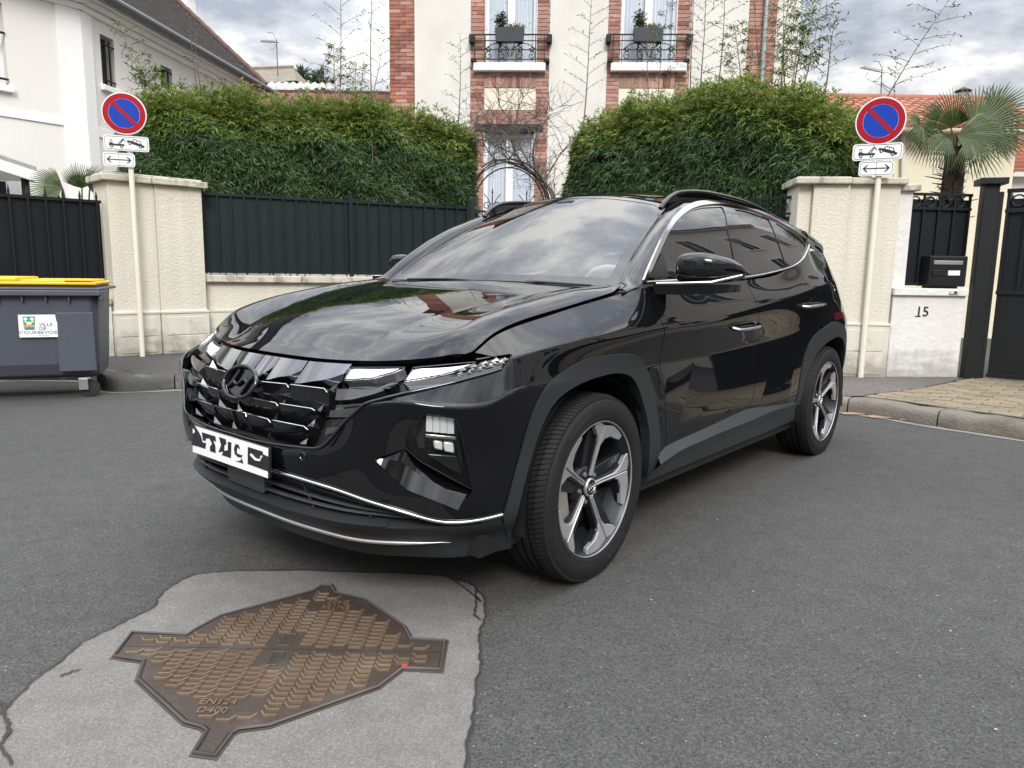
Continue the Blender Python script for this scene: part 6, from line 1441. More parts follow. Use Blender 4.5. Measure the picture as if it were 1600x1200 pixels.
def SH(*pts): return [on_shell(*p) if len(p) == 2 and p[0] > 8 else tuple(p) for p in pts]
def GH(*pts): return [on_gh(*p) if p[0] > 8 else tuple(p) for p in pts]
def smooth_loop(pts, n=4): return [tuple(p) for p in spl(pts, n)]
# ---- a panel of sheet following a surface, with shut-line edges
def panel(name, S, loops, mt, off=0., thick=.014, step=.014, parent=None, mirror=False, flip=False, label=None, edge=None):
    parent = parent or car
    loops = [resample(list(l)+[l[0]], edge or step)[:-1] for l in loops]
    pts = np.concatenate(loops); ed = []; o = 0
    for l in loops:
        n = len(l); ed += [(o+i, o+(i+1) % n) for i in range(n)]; o += n
    lo, hi = loops[0].min(0), loops[0].max(0)
    gx, gy = np.meshgrid(np.arange(lo[0]+step/2, hi[0], step), np.arange(lo[1]+step/2, hi[1], step*.87)); gx = gx+(np.arange(gx.shape[0]) % 2)[:, None]*step/2
    g = np.stack([gx.ravel(), gy.ravel()], 1)
    if len(g):
        ok = inpoly(g, loops[0])
        for l in loops[1:]: ok &= ~inpoly(g, l)
        g = g[ok]
        if len(g):
            d = np.full(len(g), 9.)
            for k in range(0, len(pts), 256): d = np.minimum(d, np.linalg.norm(g[:, None]-pts[None, k:k+256], axis=2).min(1))
            g = g[d > step*.45]
    allp = np.concatenate([pts, g]) if len(g) else pts
    res = delaunay_2d_cdt([Vector(p) for p in allp], ed, [], 0, 1e-6)
    V2 = np.array([tuple(v) for v in res[0]]); T = np.array([f for f in res[2] if len(f) == 3])
    cen = V2[T].mean(1); ok = inpoly(cen, loops[0])
    for l in loops[1:]: ok &= ~inpoly(cen, l)
    T = T[ok]
    P = S(V2); Nn = surfN(S, V2)
    t0 = P[T]; fn = np.cross(t0[:, 1]-t0[:, 0], t0[:, 2]-t0[:, 0])
    sgn = -1 if flip else 1
    Nn = Nn*sgn
    A2 = V2[T]; ar = np.cross(A2[:, 1]-A2[:, 0], A2[:, 2]-A2[:, 0]); cw = ar < 0
    T[cw] = T[cw][:, ::-1]; fn[cw] *= -1
    if (fn*Nn[T[:, 0]]).sum() < 0: T = T[:, ::-1]
    top = P+Nn*off
    from collections import Counter
    cnt = {}
    for f in T:
        for a, b in ((f[0], f[1]), (f[1], f[2]), (f[2], f[0])): cnt[(a, b)] = 1
    be = [(a, b) for (a, b) in cnt if (b, a) not in cnt]
    bidx = sorted({a for e in be for a in e}); bm_ = {a: i for i, a in enumerate(bidx)}
    bot = P[bidx]+Nn[bidx]*(off-thick); n0 = len(top)
    V = np.concatenate([top, bot]); F = [tuple(f) for f in T]+[(b, a, n0+bm_[a], n0+bm_[b]) for a, b in be]
    def make(V, F, Nn):
        me = bpy.data.meshes.new(name); me.from_pydata([tuple(p) for p in V], [], F); me.materials.append(mt); me.update()
        me.polygons.foreach_set('use_smooth', [True]*len(me.polygons))
        cn = []
        for p in me.polygons:
            if len(p.vertices) == 3: cn += [tuple(Nn[i]) for i in p.vertices]
            else: cn += [tuple(p.normal)]*4
        me.normals_split_custom_set(cn)
        ob = bpy.data.objects.new(name, me); C.objects.link(ob); ob.parent = parent
        if label: ob['label'] = label
        return ob
    ob = make(V, F, Nn)
    if mirror: return ob, make(V*mir, [f[::-1] for f in F], Nn*mir)
    return ob
def band(path, w, closed=False):
    P = np.asarray(path, float); t = np.gradient(P, axis=0); t /= np.linalg.norm(t, axis=1)[:, None]; n = np.stack([-t[:, 1], t[:, 0]], 1)
    return [tuple(p) for p in P+n*w/2]+[tuple(p) for p in (P-n*w/2)[::-1]]
def mirror_obj(o, name=None, parent=None):
    me = o.data.copy(); me.transform(Matrix.Diagonal((1, -1, 1, 1))); me.flip_normals()
    c = bpy.data.objects.new(name or o.name.split('.')[0], me); C.objects.link(c); c.parent = parent or o.parent
    return c
def uv_tube(name, S, uvs, r, mt, off=0., mirror=True, n=8, parent=None, flat=None):
    P = S(np.asarray(uvs)); Nn = surfN(S, np.asarray(uvs)); P = P+Nn*off
    o = MB().tube([tuple(p) for p in P], r, n, flat=flat).build(name, mt, parent or car, smooth=50)
    if mirror: mirror_obj(o)
    return o

# ---- inner dark shell that closes the gaps, wheel wells
def xz_to_uv(x, z):
    h, n, i, _ = _bvh.ray_cast(Vector((x, 3, z)), Vector((0, -1, 0)))
    a, b, c = [_GP[k] for k in _tri[i]]; ua = [np.array((_gu[k//_nv], _gv[k % _nv])) for k in _tri[i]]
    M = np.stack([a-c, b-c], 1); s, *_ = np.linalg.lstsq(M, np.array(h)-c, rcond=None)
    return tuple(ua[0]*s[0]+ua[1]*s[1]+ua[2]*(1-s[0]-s[1]))
lin = [(2.06, .02), (3.62, .02), (3.62, .855), (2.06, .855)]
panel('inner_body', shell, [lin], MT['matte'], off=-.020, thick=.004, step=.05, mirror=True)
lin2 = [(1.25, .60), (1.32, .84), (2.06, .855), (2.06, .64)]
panel('inner_body', shell, [lin2], MT['matte'], off=-.020, thick=.004, step=.05, mirror=True)
lin3 = [(3.62, .66), (3.62, .855), (5.79, .86), (5.79, .02), (4.75, .02), (4.72, .30), (4.62, .56)]
panel('inner_body', shell, [lin3], MT['matte'], off=-.020, thick=.004, step=.05, mirror=True)
for cx in (0, -2.68):
    mb = MB(); pr = [(.405, .42), (.42, .885), (.405, .885)]
    P = []
    aa = [R(a) for a in np.linspace(-12, 192, 40)]
    A = [(cx+.418*math.cos(a), .50, .36+.418*math.sin(a)) for a in aa]; B = [(cx+.418*math.cos(a), .898, .36+.418*math.sin(a)) for a in aa]
    mb.strip(A, B); mb.add([(cx, .50, .36)]+A, [(0, i, i+1) for i in range(1, len(A))])
    o = mb.build('wheel_well', MT['matte'], car, smooth=50); mirror_obj(o)
MB().b2((-3.4, -.82, .22), (.55, .82, .30)).build('underbody', MT['matte'], car)
MB().b2((.42, -.55, .30), (.76, .55, .80)).build('engine_bay', MT['matte'], car)

# ---- hood
fe = [(float(np.interp(y, *_XF))-.006, y) for y in np.linspace(0, .786, 36)]
sidel = [(x, .790) for x in np.linspace(.55, -.25, 30)]
rear = [(-.29-.0*y-.05*(y/.79)**2, y) for y in np.linspace(.775, 0, 20)]
half = fe+sidel+rear
full = half+[(x, -y) for x, y in half[::-1][1:-1]]
hood_o = panel('hood', hood, [full], MT['paint'], off=.001, thick=.018, step=.0105)
# ---- bumper skin with lamp pocket and ledge cut out
GR = [(459, 698), (485, 700.5), (501, 699), (514, 689), (528, 672), (542, 656), (560, 640), (580, 629), (628, 616.5), (680, 605), (735, 591), (783, 577)]
grl = SH(*GR)
gv0 = grl[0][1]
grille_low = [(0, gv0-.004), (.10, gv0-.004), (.22, gv0-.001)]+grl
grille_low = [tuple(p) for p in spl(grille_low, 3)]
CH = SH((425, 732.6), (516, 761), (584, 785), (634, 800), (682, 813), (719, 815), (784, 803.5))
chrome_line = [(0, CH[0][1]+.004), (.1, CH[0][1]+.002)]+CH
chrome_line = [tuple(p) for p in spl(chrome_line, 4)]
arch_out_px = [(785, 807), (800, 753), (820, 680), (840, 627), (870, 587), (910, 563), (947, 555), (975, 552), (992, 554), (1003, 563), (1013, 587), (1023, 630), (1028, 663), (1028, 712)]
arch_in_px = [(793, 849), (810, 787), (827, 720), (843, 670), (870, 623), (910, 597), (947, 585), (973, 583.5), (990, 595), (1003, 630), (1012, 670), (1012, 720), (1003, 758)]
ao = [tuple(p) for p in spl(SH(*arch_out_px), 3)]; ai = [tuple(p) for p in spl(SH(*arch_in_px), 3)]
am = [tuple(p) for p in resample(np.array(ao), .02)]
_k = np.linspace(0, 1, 41)
def _eq(q):
    q = np.array(q); d = np.r_[0, np.cumsum(np.linalg.norm(np.diff(q, axis=0), axis=1))]; return np.stack([np.interp(_k, d/d[-1], q[:, k]) for k in (0, 1)], 1)
am = [tuple(p) for p in .62*_eq(ao)+.38*_eq(ai)]
# where bumper and fender meet on the arch
_sp = int(np.argmin([abs(p[0]-on_shell(844, 621)[0])+abs(p[1]-on_shell(844, 621)[1]) for p in am]))
LAMP = SH((655, 646), (685, 649), (714, 655), (721, 673), (725, 694), (733, 730), (738.5, 765), (700, 745), (657.5, 721.6), (633, 700), (633, 690), (637, 675.5))
LEDGE = SH((584, 717), (633, 701), (657.5, 722), (700, 746), (738, 768), (715, 795), (685, 782), (638, 765), (610, 741))
notch = LAMP[:7]+LEDGE[4:]+LEDGE[0:2]+LAMP[9:]
fsplit = SH((844, 621), (815, 600), (785, 577.5))
bump_loop = grille_low+fsplit[::-1][0:]+[p for p in am[:_sp+1][::-1] if p[1] > CH[-1][1]+.004]+chrome_line[::-1]
panel('front_bumper', shell, [bump_loop, notch], MT['paint'], off=0, thick=.03, step=.012, mirror=True)
# ledge: its upper edge lies deep under the lamp, its lower edge on the skin
def pt(uv, o=0.):
    uv = np.array([uv]); return tuple((shell(uv)+surfN(shell, uv)*o)[0])
def even2(q, n):
    q = np.array(q); d = np.r_[0, np.cumsum(np.linalg.norm(np.diff(q, axis=0), axis=1))]; return np.stack([np.interp(np.linspace(0, 1, n), d/d[-1], q[:, k])+(-.004 if k else 0) for k in (0, 1)], 1)
hi_ = [LEDGE[0], LEDGE[1], LEDGE[2], LEDGE[3], LEDGE[4]]; lo_ = [LEDGE[8], LEDGE[7], LEDGE[6], LEDGE[5], LEDGE[5]]
mb = MB(); A = resample([pt(p, o) for p, o in zip(hi_, (-.012, -.036, -.052, -.056, -.03))], .02); n = len(A)
Bq = resample([pt(p, o_) for p, o_ in ((LEDGE[0], -.001), (LEDGE[8], .004), (LEDGE[7], .010), (LEDGE[6], .012), (LEDGE[5], .010))], .02)
tt = np.linspace(0, 1, n); ts = np.linspace(0, 1, len(Bq)); B = np.stack([np.interp(tt, ts, Bq[:, k]) for k in range(3)], 1)
mid = [a*.5+b*.5+np.array([0, 0, .002]) for a, b in zip(A, B)]
mb.strip(A, mid); mb2 = MB(); mb.strip(mid, B)
mb.strip(B, [pt(tuple(p), -.004) for p in even2([LEDGE[0], LEDGE[8], LEDGE[7], LEDGE[6], LEDGE[5]], len(B))])
E_ = [pt(LEDGE[5], -.001), pt(LEDGE[4], -.001)]
mb.add([pt(LEDGE[4], 0), pt(LEDGE[5], 0), tuple(B[-1]), tuple(A[-1])], [(0, 1, 2, 3)])
o = mb.build('air_curtain_ledge', MT['gloss'], car, smooth=25); mirror_obj(o)
# ---- lower headlamp: housing, reflectors, glass
mb = MB(); top = [pt(p, -.002) for p in LAMP]; deep = [pt(p, -.085) for p in LAMP]
k = len(LAMP); mb.add(top+deep, [(i, (i+1) % k, k+(i+1) % k, k+i) for i in range(k)]+[tuple(range(k, 2*k))])
hl = mb.build('headlamp', MT['gloss'], car, smooth=30)
def lampquad(px4, o0, o1, m, nm, par, bevel=.004):
    uv = SH(*px4); a = [pt(p, o0) for p in uv]; b = [pt(p, o1) for p in uv]; n = len(uv)
    c_ = MB().add(a+b, [tuple(range(n))]+[(i, (i+1) % n, n+(i+1) % n, n+i) for i in range(n)])
    return c_.build(nm, m, par, smooth=30, bevel=bevel)
rf = []
for x0, x1 in ((664, 675), (676, 687), (688, 699), (700, 711)):
    f0, f1 = (x0-664)/47, (x1-664)/47
    rf.append(lampquad([(x0+1*(1-f0), 653.5+4*f0), (x1+1*(1-f1), 653.5+4*f1), (x1+1, 679+4*f1), (x0, 679+4*f0)], -.022, -.07, MT['reflector'], 'reflector', hl, .002))
for px4 in ([(676, 693), (692, 695), (693, 710), (678, 707)], [(694, 695), (711, 697), (713, 714), (695, 711)]):
    rf.append(lampquad(px4, -.026, -.07, MT['reflector'], 'reflector', hl, .006))
rf.append(lampquad([(664, 681), (713, 685), (714, 690), (664, 686)], -.012, -.085, MT['chrome'], 'divider_bar', hl, .002))
rf.append(lampquad([(645, 690), (662, 668), (664, 706), (652, 709)], -.03, -.085, MT['gloss'], 'bezel', hl))
rf.append(lampquad([(665, 713), (716, 716), (724, 745), (700, 735)], -.02, -.085, MT['gloss'], 'bezel', hl))
o = MB().tube([pt(p, -.004) for p in LAMP], .0032, 6, closed=True).build('lamp_rim', MT['darkchrome'], hl, smooth=60); rf.append(o)
lg = panel('lamp_glass', shell, [LAMP], MT['lampglass'], off=-.006, thick=.003, step=.03, parent=hl); rf.append(lg)
hl2 = mirror_obj(hl)
for o in rf: mirror_obj(o, parent=hl2)
# ---- grille: dark backing, jewel cells, lamps hidden in the pattern
zt_top = .86
gtop = [(u, .872) for u in np.linspace(0, 1.0, 12)]
panel('grille_backing', shell, [grille_low[:-1]+[(1.10, .80), (1.06, .868)]+gtop[::-1]], MT['matte'], off=-.060, thick=.004, step=.03, mirror=True)
uv_tube('grille_surround', shell, grille_low, .0055, MT['darkchrome'], off=.003)
_rl = [None, SH((411, 597.5), (457, 602), (521, 609)), SH((409, 625.6), (451, 633), (510, 640)), SH((409, 652), (450, 661), (504, 670)), SH((411, 684), (455, 693), (500, 697))]
cols = [0.0]+[p[0] for p in _rl[1]]
def rowv(u, r):
    if r == 0: return (u, .866)
    q = np.array(_rl[r]); v = float(np.interp(u, q[:, 0], q[:, 1])); return (u, v if u < q[-1, 0] else v+(u-q[-1, 0])*.3)
grp = []
def cell(u0, u1, r, m, nm='grille_cell'):
    """one scale of the grille: an upper facet under a bright edge, a curved keel, an undercut below"""
    sl = lambda u, rr: u*(1-.030*rr)
    TL, TR = rowv(sl(u0, r), r), rowv(sl(u1, r), r); BL, BR = rowv(sl(u0, r+1), r+1), rowv(sl(u1, r+1), r+1)
    lerp = lambda a, b, t: (a[0]*(1-t)+b[0]*t, a[1]*(1-t)+b[1]*t)
    e = .02
    TL, TR = lerp(TL, TR, e), lerp(TL, TR, 1-e); BL, BR = lerp(BL, BR, e), lerp(BL, BR, 1-e)
    n = 6; top, keel, bot = [], [], []
    for k in range(n+1):
        t = k/n; T_, B_ = lerp(TL, TR, t), lerp(BL, BR, t)
        kf = (.93-.62*t**2.0) if r == 0 else (.56-.20*t**2)       # the keel climbs to the right
        to, ko = (-.004, -.004+.006*math.sin(math.pi*t)) if r == 0 else (.004, -.020)
        top.append(pt(T_, to)); keel.append(pt(lerp(T_, B_, kf), ko)); bot.append(pt(lerp(T_, B_, .97), -.050))
    mb = MB(); mb.strip(top, keel); mb.strip(keel, bot)
    w0 = [top[0], keel[0], bot[0]]; w1 = [top[-1], keel[-1], bot[-1]]
    mb.strip(w0, [pt(TL, -.05), pt(lerp(TL, BL, .5), -.055), pt(BL, -.055)]); mb.strip(w1, [pt(TR, -.05), pt(lerp(TR, BR, .5), -.055), pt(BR, -.055)])
    mb.strip(top, [pt(lerp(TL, TR, k/n), -.05) for k in range(n+1)])
    o = mb.build(nm, m, car, smooth=25)
    c1, c2 = pt(lerp(TL, TR, .90), .006 if r else -.05), pt(lerp(TR, BR, .16), .002 if r else -.05)
    ed = MB(); ed.tube([pt(TL, .006 if r else -.05), c1, c2], .0019, 5)
    eo = ed.build('chrome_edge', MT['chrome'], o, smooth=60)
    q = [pt(lerp(lerp(TL, BL, .97), lerp(TR, BR, .97), .74), -.030), pt(lerp(TR, BR, .60), -.012), pt(lerp(TR, BR, .96), -.016)]
    co_ = MB().add(q+[pt(BR, -.045)], [(0, 1, 2), (0, 3, 1), (1, 3, 2)]).build('corner_gem', MT['chrome'], o)
    o2 = mirror_obj(o); mirror_obj(eo, parent=o2); mirror_obj(co_, parent=o2)
for r in range(4):
    cs = [.0]+cols[1:]
    for j in range(len(cs)-1):
        if cs[j] == 0 and r in (0,): pass
        cell(cs[j], cs[j+1], r, MT['jeweltop'] if r == 0 else MT['jewel'])
# lamps in the pattern (right-hand photo pixels give their outlines)
def lamp_piece(px4, m, nm, o0=-.006, o1=-.05, parent=None, bevel=0, div=0):
    uv = SH(*px4); uv = [tuple(p) for p in resample(uv+[uv[0]], .02)[:-1]]; n = len(uv)
    a = [pt(p, o0) for p in uv]; b = [pt(p, o1) for p in uv]
    o = MB().add(a+b, [tuple(range(n))]+[(i, (i+1) % n, n+(i+1) % n, n+i) for i in range(n)]).build(nm, m, parent or car)
    return o, mirror_obj(o)
for px4 in ([(536, 591), (544, 572), (632, 571), (612, 579), (580, 588)], [(631, 592), (645, 571.5), (744, 563.5), (728, 572), (690, 583)]):
    a, b = lamp_piece(px4, MT['drl'], 'running_lamp', -.012)
    uvl = SH(*px4)
    for P_, t_o in ((uvl, a),):
        ed = MB().tube([pt(p, -.008) for p in P_], .0022, 5, closed=True).build('lamp_edge', MT['darkchrome'], a, smooth=60); mirror_obj(ed, parent=b)
        # moulded optic ribs across the lamp
        rb = MB()
        tl, tr = np.array(uvl[1]), np.array(uvl[2]); bl, br = np.array(uvl[0]), np.array(uvl[-1])
        for q in np.linspace(.1, .9, 9):
            p0 = tl*(1-q)+tr*q; p1 = bl*(1-q)+br*q*1.0; p1 = p0*.35+p1*.65 if q > .5 else p1
            rb.tube([pt(p0*.92+p1*.08, -.010), pt(p0*.12+p1*.88, -.010)], .0012, 4)
        ro = rb.build('optic_rib', MT['reflector'], a); mirror_obj(ro, parent=b)
for px4 in ([(524, 606), (592, 604), (600, 607), (580, 614), (548, 622), (521, 624)], [(513, 641), (566, 635), (558, 641), (540, 652), (511, 652)], [(507, 669), (537, 664), (530, 671), (504, 681)],
            [(540, 593), (620, 586), (604, 598), (536, 603)], [(516, 627), (575, 621), (566, 632), (514, 638)], [(509, 656), (540, 653), (536, 661), (507, 666)]):
    m = MT['drl2'] if px4[0] in ((524, 606), (513, 641), (507, 669)) else MT['jewel']
    lamp_piece(px4, m, 'smoked_lamp', -.008 if m is MT['drl2'] else -.028, -.055)
lamp_piece([(628, 595), (700, 583), (742, 590), (690, 600), (640, 606)], MT['drl2'], 'smoked_lamp', -.010, -.05)
a, b = lamp_piece([(700, 586), (724, 580), (752, 563), (796, 553.5), (800, 556), (785, 575), (735, 589.5)], MT['gloss'], 'side_marker', -.010, -.05)
gm = MB()
for k_ in range(5):
    for r_ in range(3):
        cx_ = 715+k_*17+r_*4; cy_ = 586.5-k_*5.2-r_*5.6; w_ = 5.6+k_*.5; h_ = 2.5+.5*k_
        if cy_ < 556: continue
        try:
            q = SH((cx_-w_, cy_+h_*.8), (cx_+w_, cy_+h_*.2), (cx_+w_*.4, cy_-h_)); cc_ = tuple(np.mean(q, 0))
            gm.add([pt(p, -.008) for p in q]+[pt(cc_, .001)], [(0, 1, 3), (1, 2, 3), (2, 0, 3)])
        except ValueError: pass
go = gm.build('prism_pattern', MT['reflector'], a); mirror_obj(go, parent=b)
ed = MB().tube([pt(p, -.003) for p in SH((640, 608), (735, 591), (785, 577), (800, 558), (797, 552), (744, 561))], .003, 6).build('headlamp_gasket', MT['gloss'], car, smooth=60); mirror_obj(ed)
# emblem on the grille
er = .073
em_c = np.array([.905, 0, .762])
def emf(a, b, o=0): return (em_c[0]+o-.45*b, a, em_c[2]+b)
mb = MB(); mb.tube([emf(.103*math.cos(t), .054*math.sin(t), .016) for t in np.linspace(0, 2*math.pi, 41)[:-1]], .0075, 10, closed=True)
em = mb.build('grille_emblem', MT['darkchrome'], car, smooth=60)
mb = MB(); n = 32
mb.add([emf(.103*math.cos(t), .054*math.sin(t), .006) for t in np.linspace(0, 2*math.pi, n+1)[:-1]], [tuple(range(n))]); mb.build('emblem_base', MT['gloss'], em)
mb = MB()
hl_ = spl([(-.056, -.022, 0), (-.040, -.006, 0), (-.030, .018, 0), (-.022, .038, 0)], 5)
hr_ = [(-x, -y, z) for x, y, z in hl_]
bar = spl([(-.034, -.002, 0), (-.012, -.009, 0), (.012, .009, 0), (.034, .002, 0)], 5)
for q in (hl_, hr_, bar): mb.tube([emf(p[0]*1.25, p[1]*1.04, .012) for p in q], .0068, 8)
mb.build('emblem_letter', MT['darkchrome'], em, smooth=60)
# ---- lower front: matte lip band, silver strip, lower intake, chrome line
band_top = [(0, .172), (.2, .172), (.45, .172), (.65, .172)]+SH((584, 824), (651, 825), (736, 820), (783, 813))
band_top = [tuple(p) for p in spl(band_top, 3)]
lipb = [(u, .0) for u in np.linspace(0, 1.15, 12)]
lip_o = panel('front_lip', shell, [lipb+[on_shell(795, 843)]+[on_shell(788, 818)]+band_top[::-1]], MT['clad2'], off=.002, thick=.05, step=.010, mirror=True)
panel('bumper_corner', shell, [[p for p in band_top if p[0] > .98]+[on_shell(786, 806.5)]+[(u, v-.004) for u, v in chrome_line[::-1] if u > .98]], MT['clad2'], off=.002, thick=.04, step=.015, mirror=True)
sil = [(u, .088-.010*max(0, u-.3)**2) for u in np.linspace(0, .82, 20)]
uv_tube('skid_strip', shell, sil+[(.86, .080)], [.0085]*16+[.007, .005, .003, .002, .001], MT['silver'], off=.004)
uv_tube('chrome_line', shell, [p for p in chrome_line if p[0] > -1], .0058, MT['chrome'], off=.004)
intake = [p for p in chrome_line if p[0] < 1.0]+[p for p in band_top if p[0] < 1.0][::-1]
panel('lower_intake', shell, [[(u, min(v, .4)) for u, v in intake]], MT['matte'], off=-.075, thick=.004, step=.03, mirror=True)
def cv(u): q = np.array(chrome_line); return float(np.interp(u, q[:, 0], q[:, 1]))
def bv(u): q = np.array(band_top); return float(np.interp(u, q[:, 0], q[:, 1]))
for fr in (.24, .46, .68, .88):
    us = np.linspace(.0, .86-.22*fr, 14)
    P = [(u, bv(u)+(cv(u)-bv(u))*fr) for u in us]
    uv_tube('intake_slat', shell, P, .0055, MT['clad'] if fr < .8 else MT['gloss'], off=-.035, flat=2.2)
for u0 in (.30, .52, .70):
    P = [(u0+.02, cv(u0)-.004), (u0+.07, bv(u0)+.004)]
    uv_tube('intake_strut', shell, P, .005, MT['matte'], off=-.030)
panel('radar_cover', shell, [[(-.13, bv(0)+.012), (.13, bv(0)+.012), (.13, bv(0)+.085), (-.13, bv(0)+.085)]], MT['clad'], off=-.022, thick=.03, step=.03)
ps = MB()
for q in ((474, 713),):
    c0 = on_shell(*q); nrm = surfN(shell, [c0])[0]; M = Vector(nrm).to_track_quat('Z', 'Y').to_matrix().to_4x4(); M.translation = Vector(pt(c0, .002))
    ps.tube([M @ Vector((.012*math.cos(t), .012*math.sin(t), 0)) for t in np.linspace(0, 2*math.pi, 17)[:-1]], .0018, 5, closed=True)
o = ps.build('parking_sensor', MT['darkchrome'], car, smooth=60); mirror_obj(o)
# number plate: white plate whose lettering is a smear of black shapes
pl = MB().box((0, 0, 0), (.012, .52, .104)).build('number_plate', MT['signblack'], car, bevel=.003); MB().add([(.0064, a*.258, b*.0505) for a, b in ((-1, -1), (1, -1), (1, 1), (-1, 1))], [(0, 1, 2, 3)]).build('plate_face', MT['plate'], pl)
pl.location = (.972, 0.005, .525); pl.rotation_euler = (0, R(-3), 0)
def pblob(pts, nm='plate_mark'):
    pts = [(.0075, (x-.5)*.52, (.5-y)*.104) for x, y in pts]
    n = len(pts); o = MB().add(pts+[(p[0]-.002, p[1], p[2]) for p in pts], [tuple(range(n))]+[(i, (i+1) % n, n+(i+1) % n, n+i) for i in range(n)]).build(nm, MT['signblack'], pl)
for pts in ([(-.01, .10), (.03, .14), (.04, .24), (.01, .3), (-.01, .74), (.09, .72), (.19, .72), (.20, .50), (.15, .52), (.13, .34), (.1, .2), (.03, .0), (0, 0)],
            [(.14, .16), (.33, .16), (.34, .34), (.30, .32), (.33, .50), (.335, .74), (.26, .74), (.255, .60), (.285, .45), (.25, .30), (.20, .33), (.19, .44), (.155, .44)],
            [(.38, .14), (.47, .15), (.48, .3), (.455, .36), (.45, .56), (.50, .50), (.50, .2), (.545, .2), (.54, .74), (.42, .74), (.44, .60), (.375, .68), (.41, .40)],
            [(.60, .2), (.64, .2), (.655, .34), (.62, .30), (.615, .50), (.665, .52), (.69, .50), (.675, .60), (.63, .62), (.59, .55), (.58, .36)],
            [(.68, .62), (.70, .78), (.60, .78), (.66, .72)],
            [(.755, .17), (.93, .17), (.94, .26), (1.01, .28), (1.01, .76), (.755, .74)]): pblob(pts)
o = MB().tube([(.0085, .155, .012), (.0085, .185, 0.0), (.0085, .215, .002), (.0085, .222, .018)], .004, 6).build('plate_stroke', MT['plate'], pl, smooth=60)

# ---- fender, doors, rear quarter
fend = SH((783, 577), (801, 556), (801, 551))+[(1.03, .868)]+[xz_ for xz_ in [(u, .878) for u in np.linspace(1.07, 1.86, 14)]]
door_front = SH((1010, 453), (1020, 472), (1031.5, 500), (1036, 537), (1038.5, 610), (1040, 697))
fend_loop = SH((845, 622), (815, 600), (784.5, 578), (801, 557), (799, 552.5), (770, 557))+[(1.05, .8745)]+[(u, .878) for u in np.linspace(1.12, 1.86, 14)]+[(1.96, .879), (door_front[0][0]-.008, .879)]+[(u-.0025, v) for u, v in door_front]+SH((1030, 712))+[p for p in am[_sp:-2][::-1]]
panel('fender', shell, [fend_loop], MT['paint'], off=0, thick=.03, step=.012, mirror=True)
split = SH((1165.5, 437), (1176, 460), (1184, 485), (1185.6, 537), (1182, 590), (1176, 625), (1169, 638))
fd = [(u+.0025, v) for u, v in door_front]+SH((1100, 669.5))+[(u-.0025, v) for u, v in split[::-1]]+[(u, .879) for u in np.linspace(split[0][0]-.01, door_front[0][0]+.01, 12)]
door1 = panel('front_door', shell, [fd], MT['paint'], off=0, thick=.03, step=.012, mirror=True)
rd_edge = SH((1243, 421), (1262, 446), (1278, 466), (1286.5, 485), (1285.5, 507), (1271, 526), (1262, 541), (1253, 573), (1245, 612), (1241.5, 629))
rd = [(u+.0025, v) for u, v in split]+SH((1205, 636), (1247, 632), (1250, 612), (1257, 582))+[p for p in rd_edge[:-3][::-1]]+[(u, .879) for u in np.linspace(rd_edge[0][0]-.02, split[0][0]+.01, 10)]
door2 = panel('rear_door', shell, [rd], MT['paint'], off=0, thick=.03, step=.012, mirror=True)
ro_px = [(1242.5, 629), (1253.5, 573), (1264.5, 537), (1274, 523), (1283, 515), (1294, 507), (1305, 502)]
ro = SH(*ro_px)
ro_full = ro+[xz_to_uv(-2.90, .845), xz_to_uv(-3.03, .78), xz_to_uv(-3.13, .66), xz_to_uv(-3.20, .46), xz_to_uv(-3.22, .36)]
rq = [(u+.004, v) for u, v in rd_edge[:5]]+[(u, v-.045) for u, v in ro_full[4:7]]+[(u-.04, v) for u, v in ro_full[7:]]+[(4.95, .24), (5.3, .24), (5.78, .24), (5.78, .878), (5.3, .878), (5.0, .878)]+[(u, .879) for u in np.linspace(4.9, rd_edge[0][0]+.01, 14)]
panel('rear_quarter', shell, [rq], MT['paint'], off=0, thick=.03, step=.016, mirror=True)
# cladding: arches and sill
def ring(outer, innr): return list(outer)+list(innr)[::-1]
panel('front_arch_trim', shell, [ring(ao, ai)], MT['clad2'], off=.007, thick=.045, step=.012, mirror=True)
ri = SH((1248, 632), (1254.5, 606), (1261, 581), (1275.5, 551.5), (1294, 533), (1308.5, 526))+[xz_to_uv(-2.90, .75), xz_to_uv(-3.0, .69), xz_to_uv(-3.06, .6), xz_to_uv(-3.10, .46), xz_to_uv(-3.11, .36)]
panel('rear_arch_trim', shell, [ring([tuple(p) for p in spl(ro_full, 3)], [tuple(p) for p in spl(ri, 3)])], MT['clad2'], off=.006, thick=.045, step=.012, mirror=True)
su = SH((1026, 713), (1040, 698), (1100, 670), (1165.5, 639.5), (1200, 634.5), (1243, 629))
mid_s = SH((1024, 722), (1060, 700), (1120, 675), (1176, 654), (1205, 641), (1243, 630))
lo_s = [on_shell(1008, 757), on_shell(1030, 748), on_shell(1080, 721)]+[(u, .0) for u in np.linspace(2.55, 3.55, 8)]+[on_shell(1238, 662)]
lo_s = [on_shell(1006, 757)]+[(u, .012) for u in np.linspace(2.02, 3.62, 14)]+[on_shell(1240, 655)]
ks = np.linspace(0, 1, 40)
def even(q, n=40):
    q = np.array(q); d = np.r_[0, np.cumsum(np.linalg.norm(np.diff(q, axis=0), axis=1))]; return np.stack([np.interp(np.linspace(0, 1, n), d/d[-1], q[:, k]) for k in range(q.shape[1])], 1)
su_, mi_, lo_ = even(su), even(mid_s), even(lo_s)
A0_ = [pt(p, -.02) for p in su_]; A = [pt(p, .007) for p in su_]; B = [pt(p, .026*(1-.75*k)) for p, k in zip(mi_, ks)]; D_ = [pt(p, .006) for p in lo_]; D2_ = [(x, y-.10, z) for x, y, z in D_]
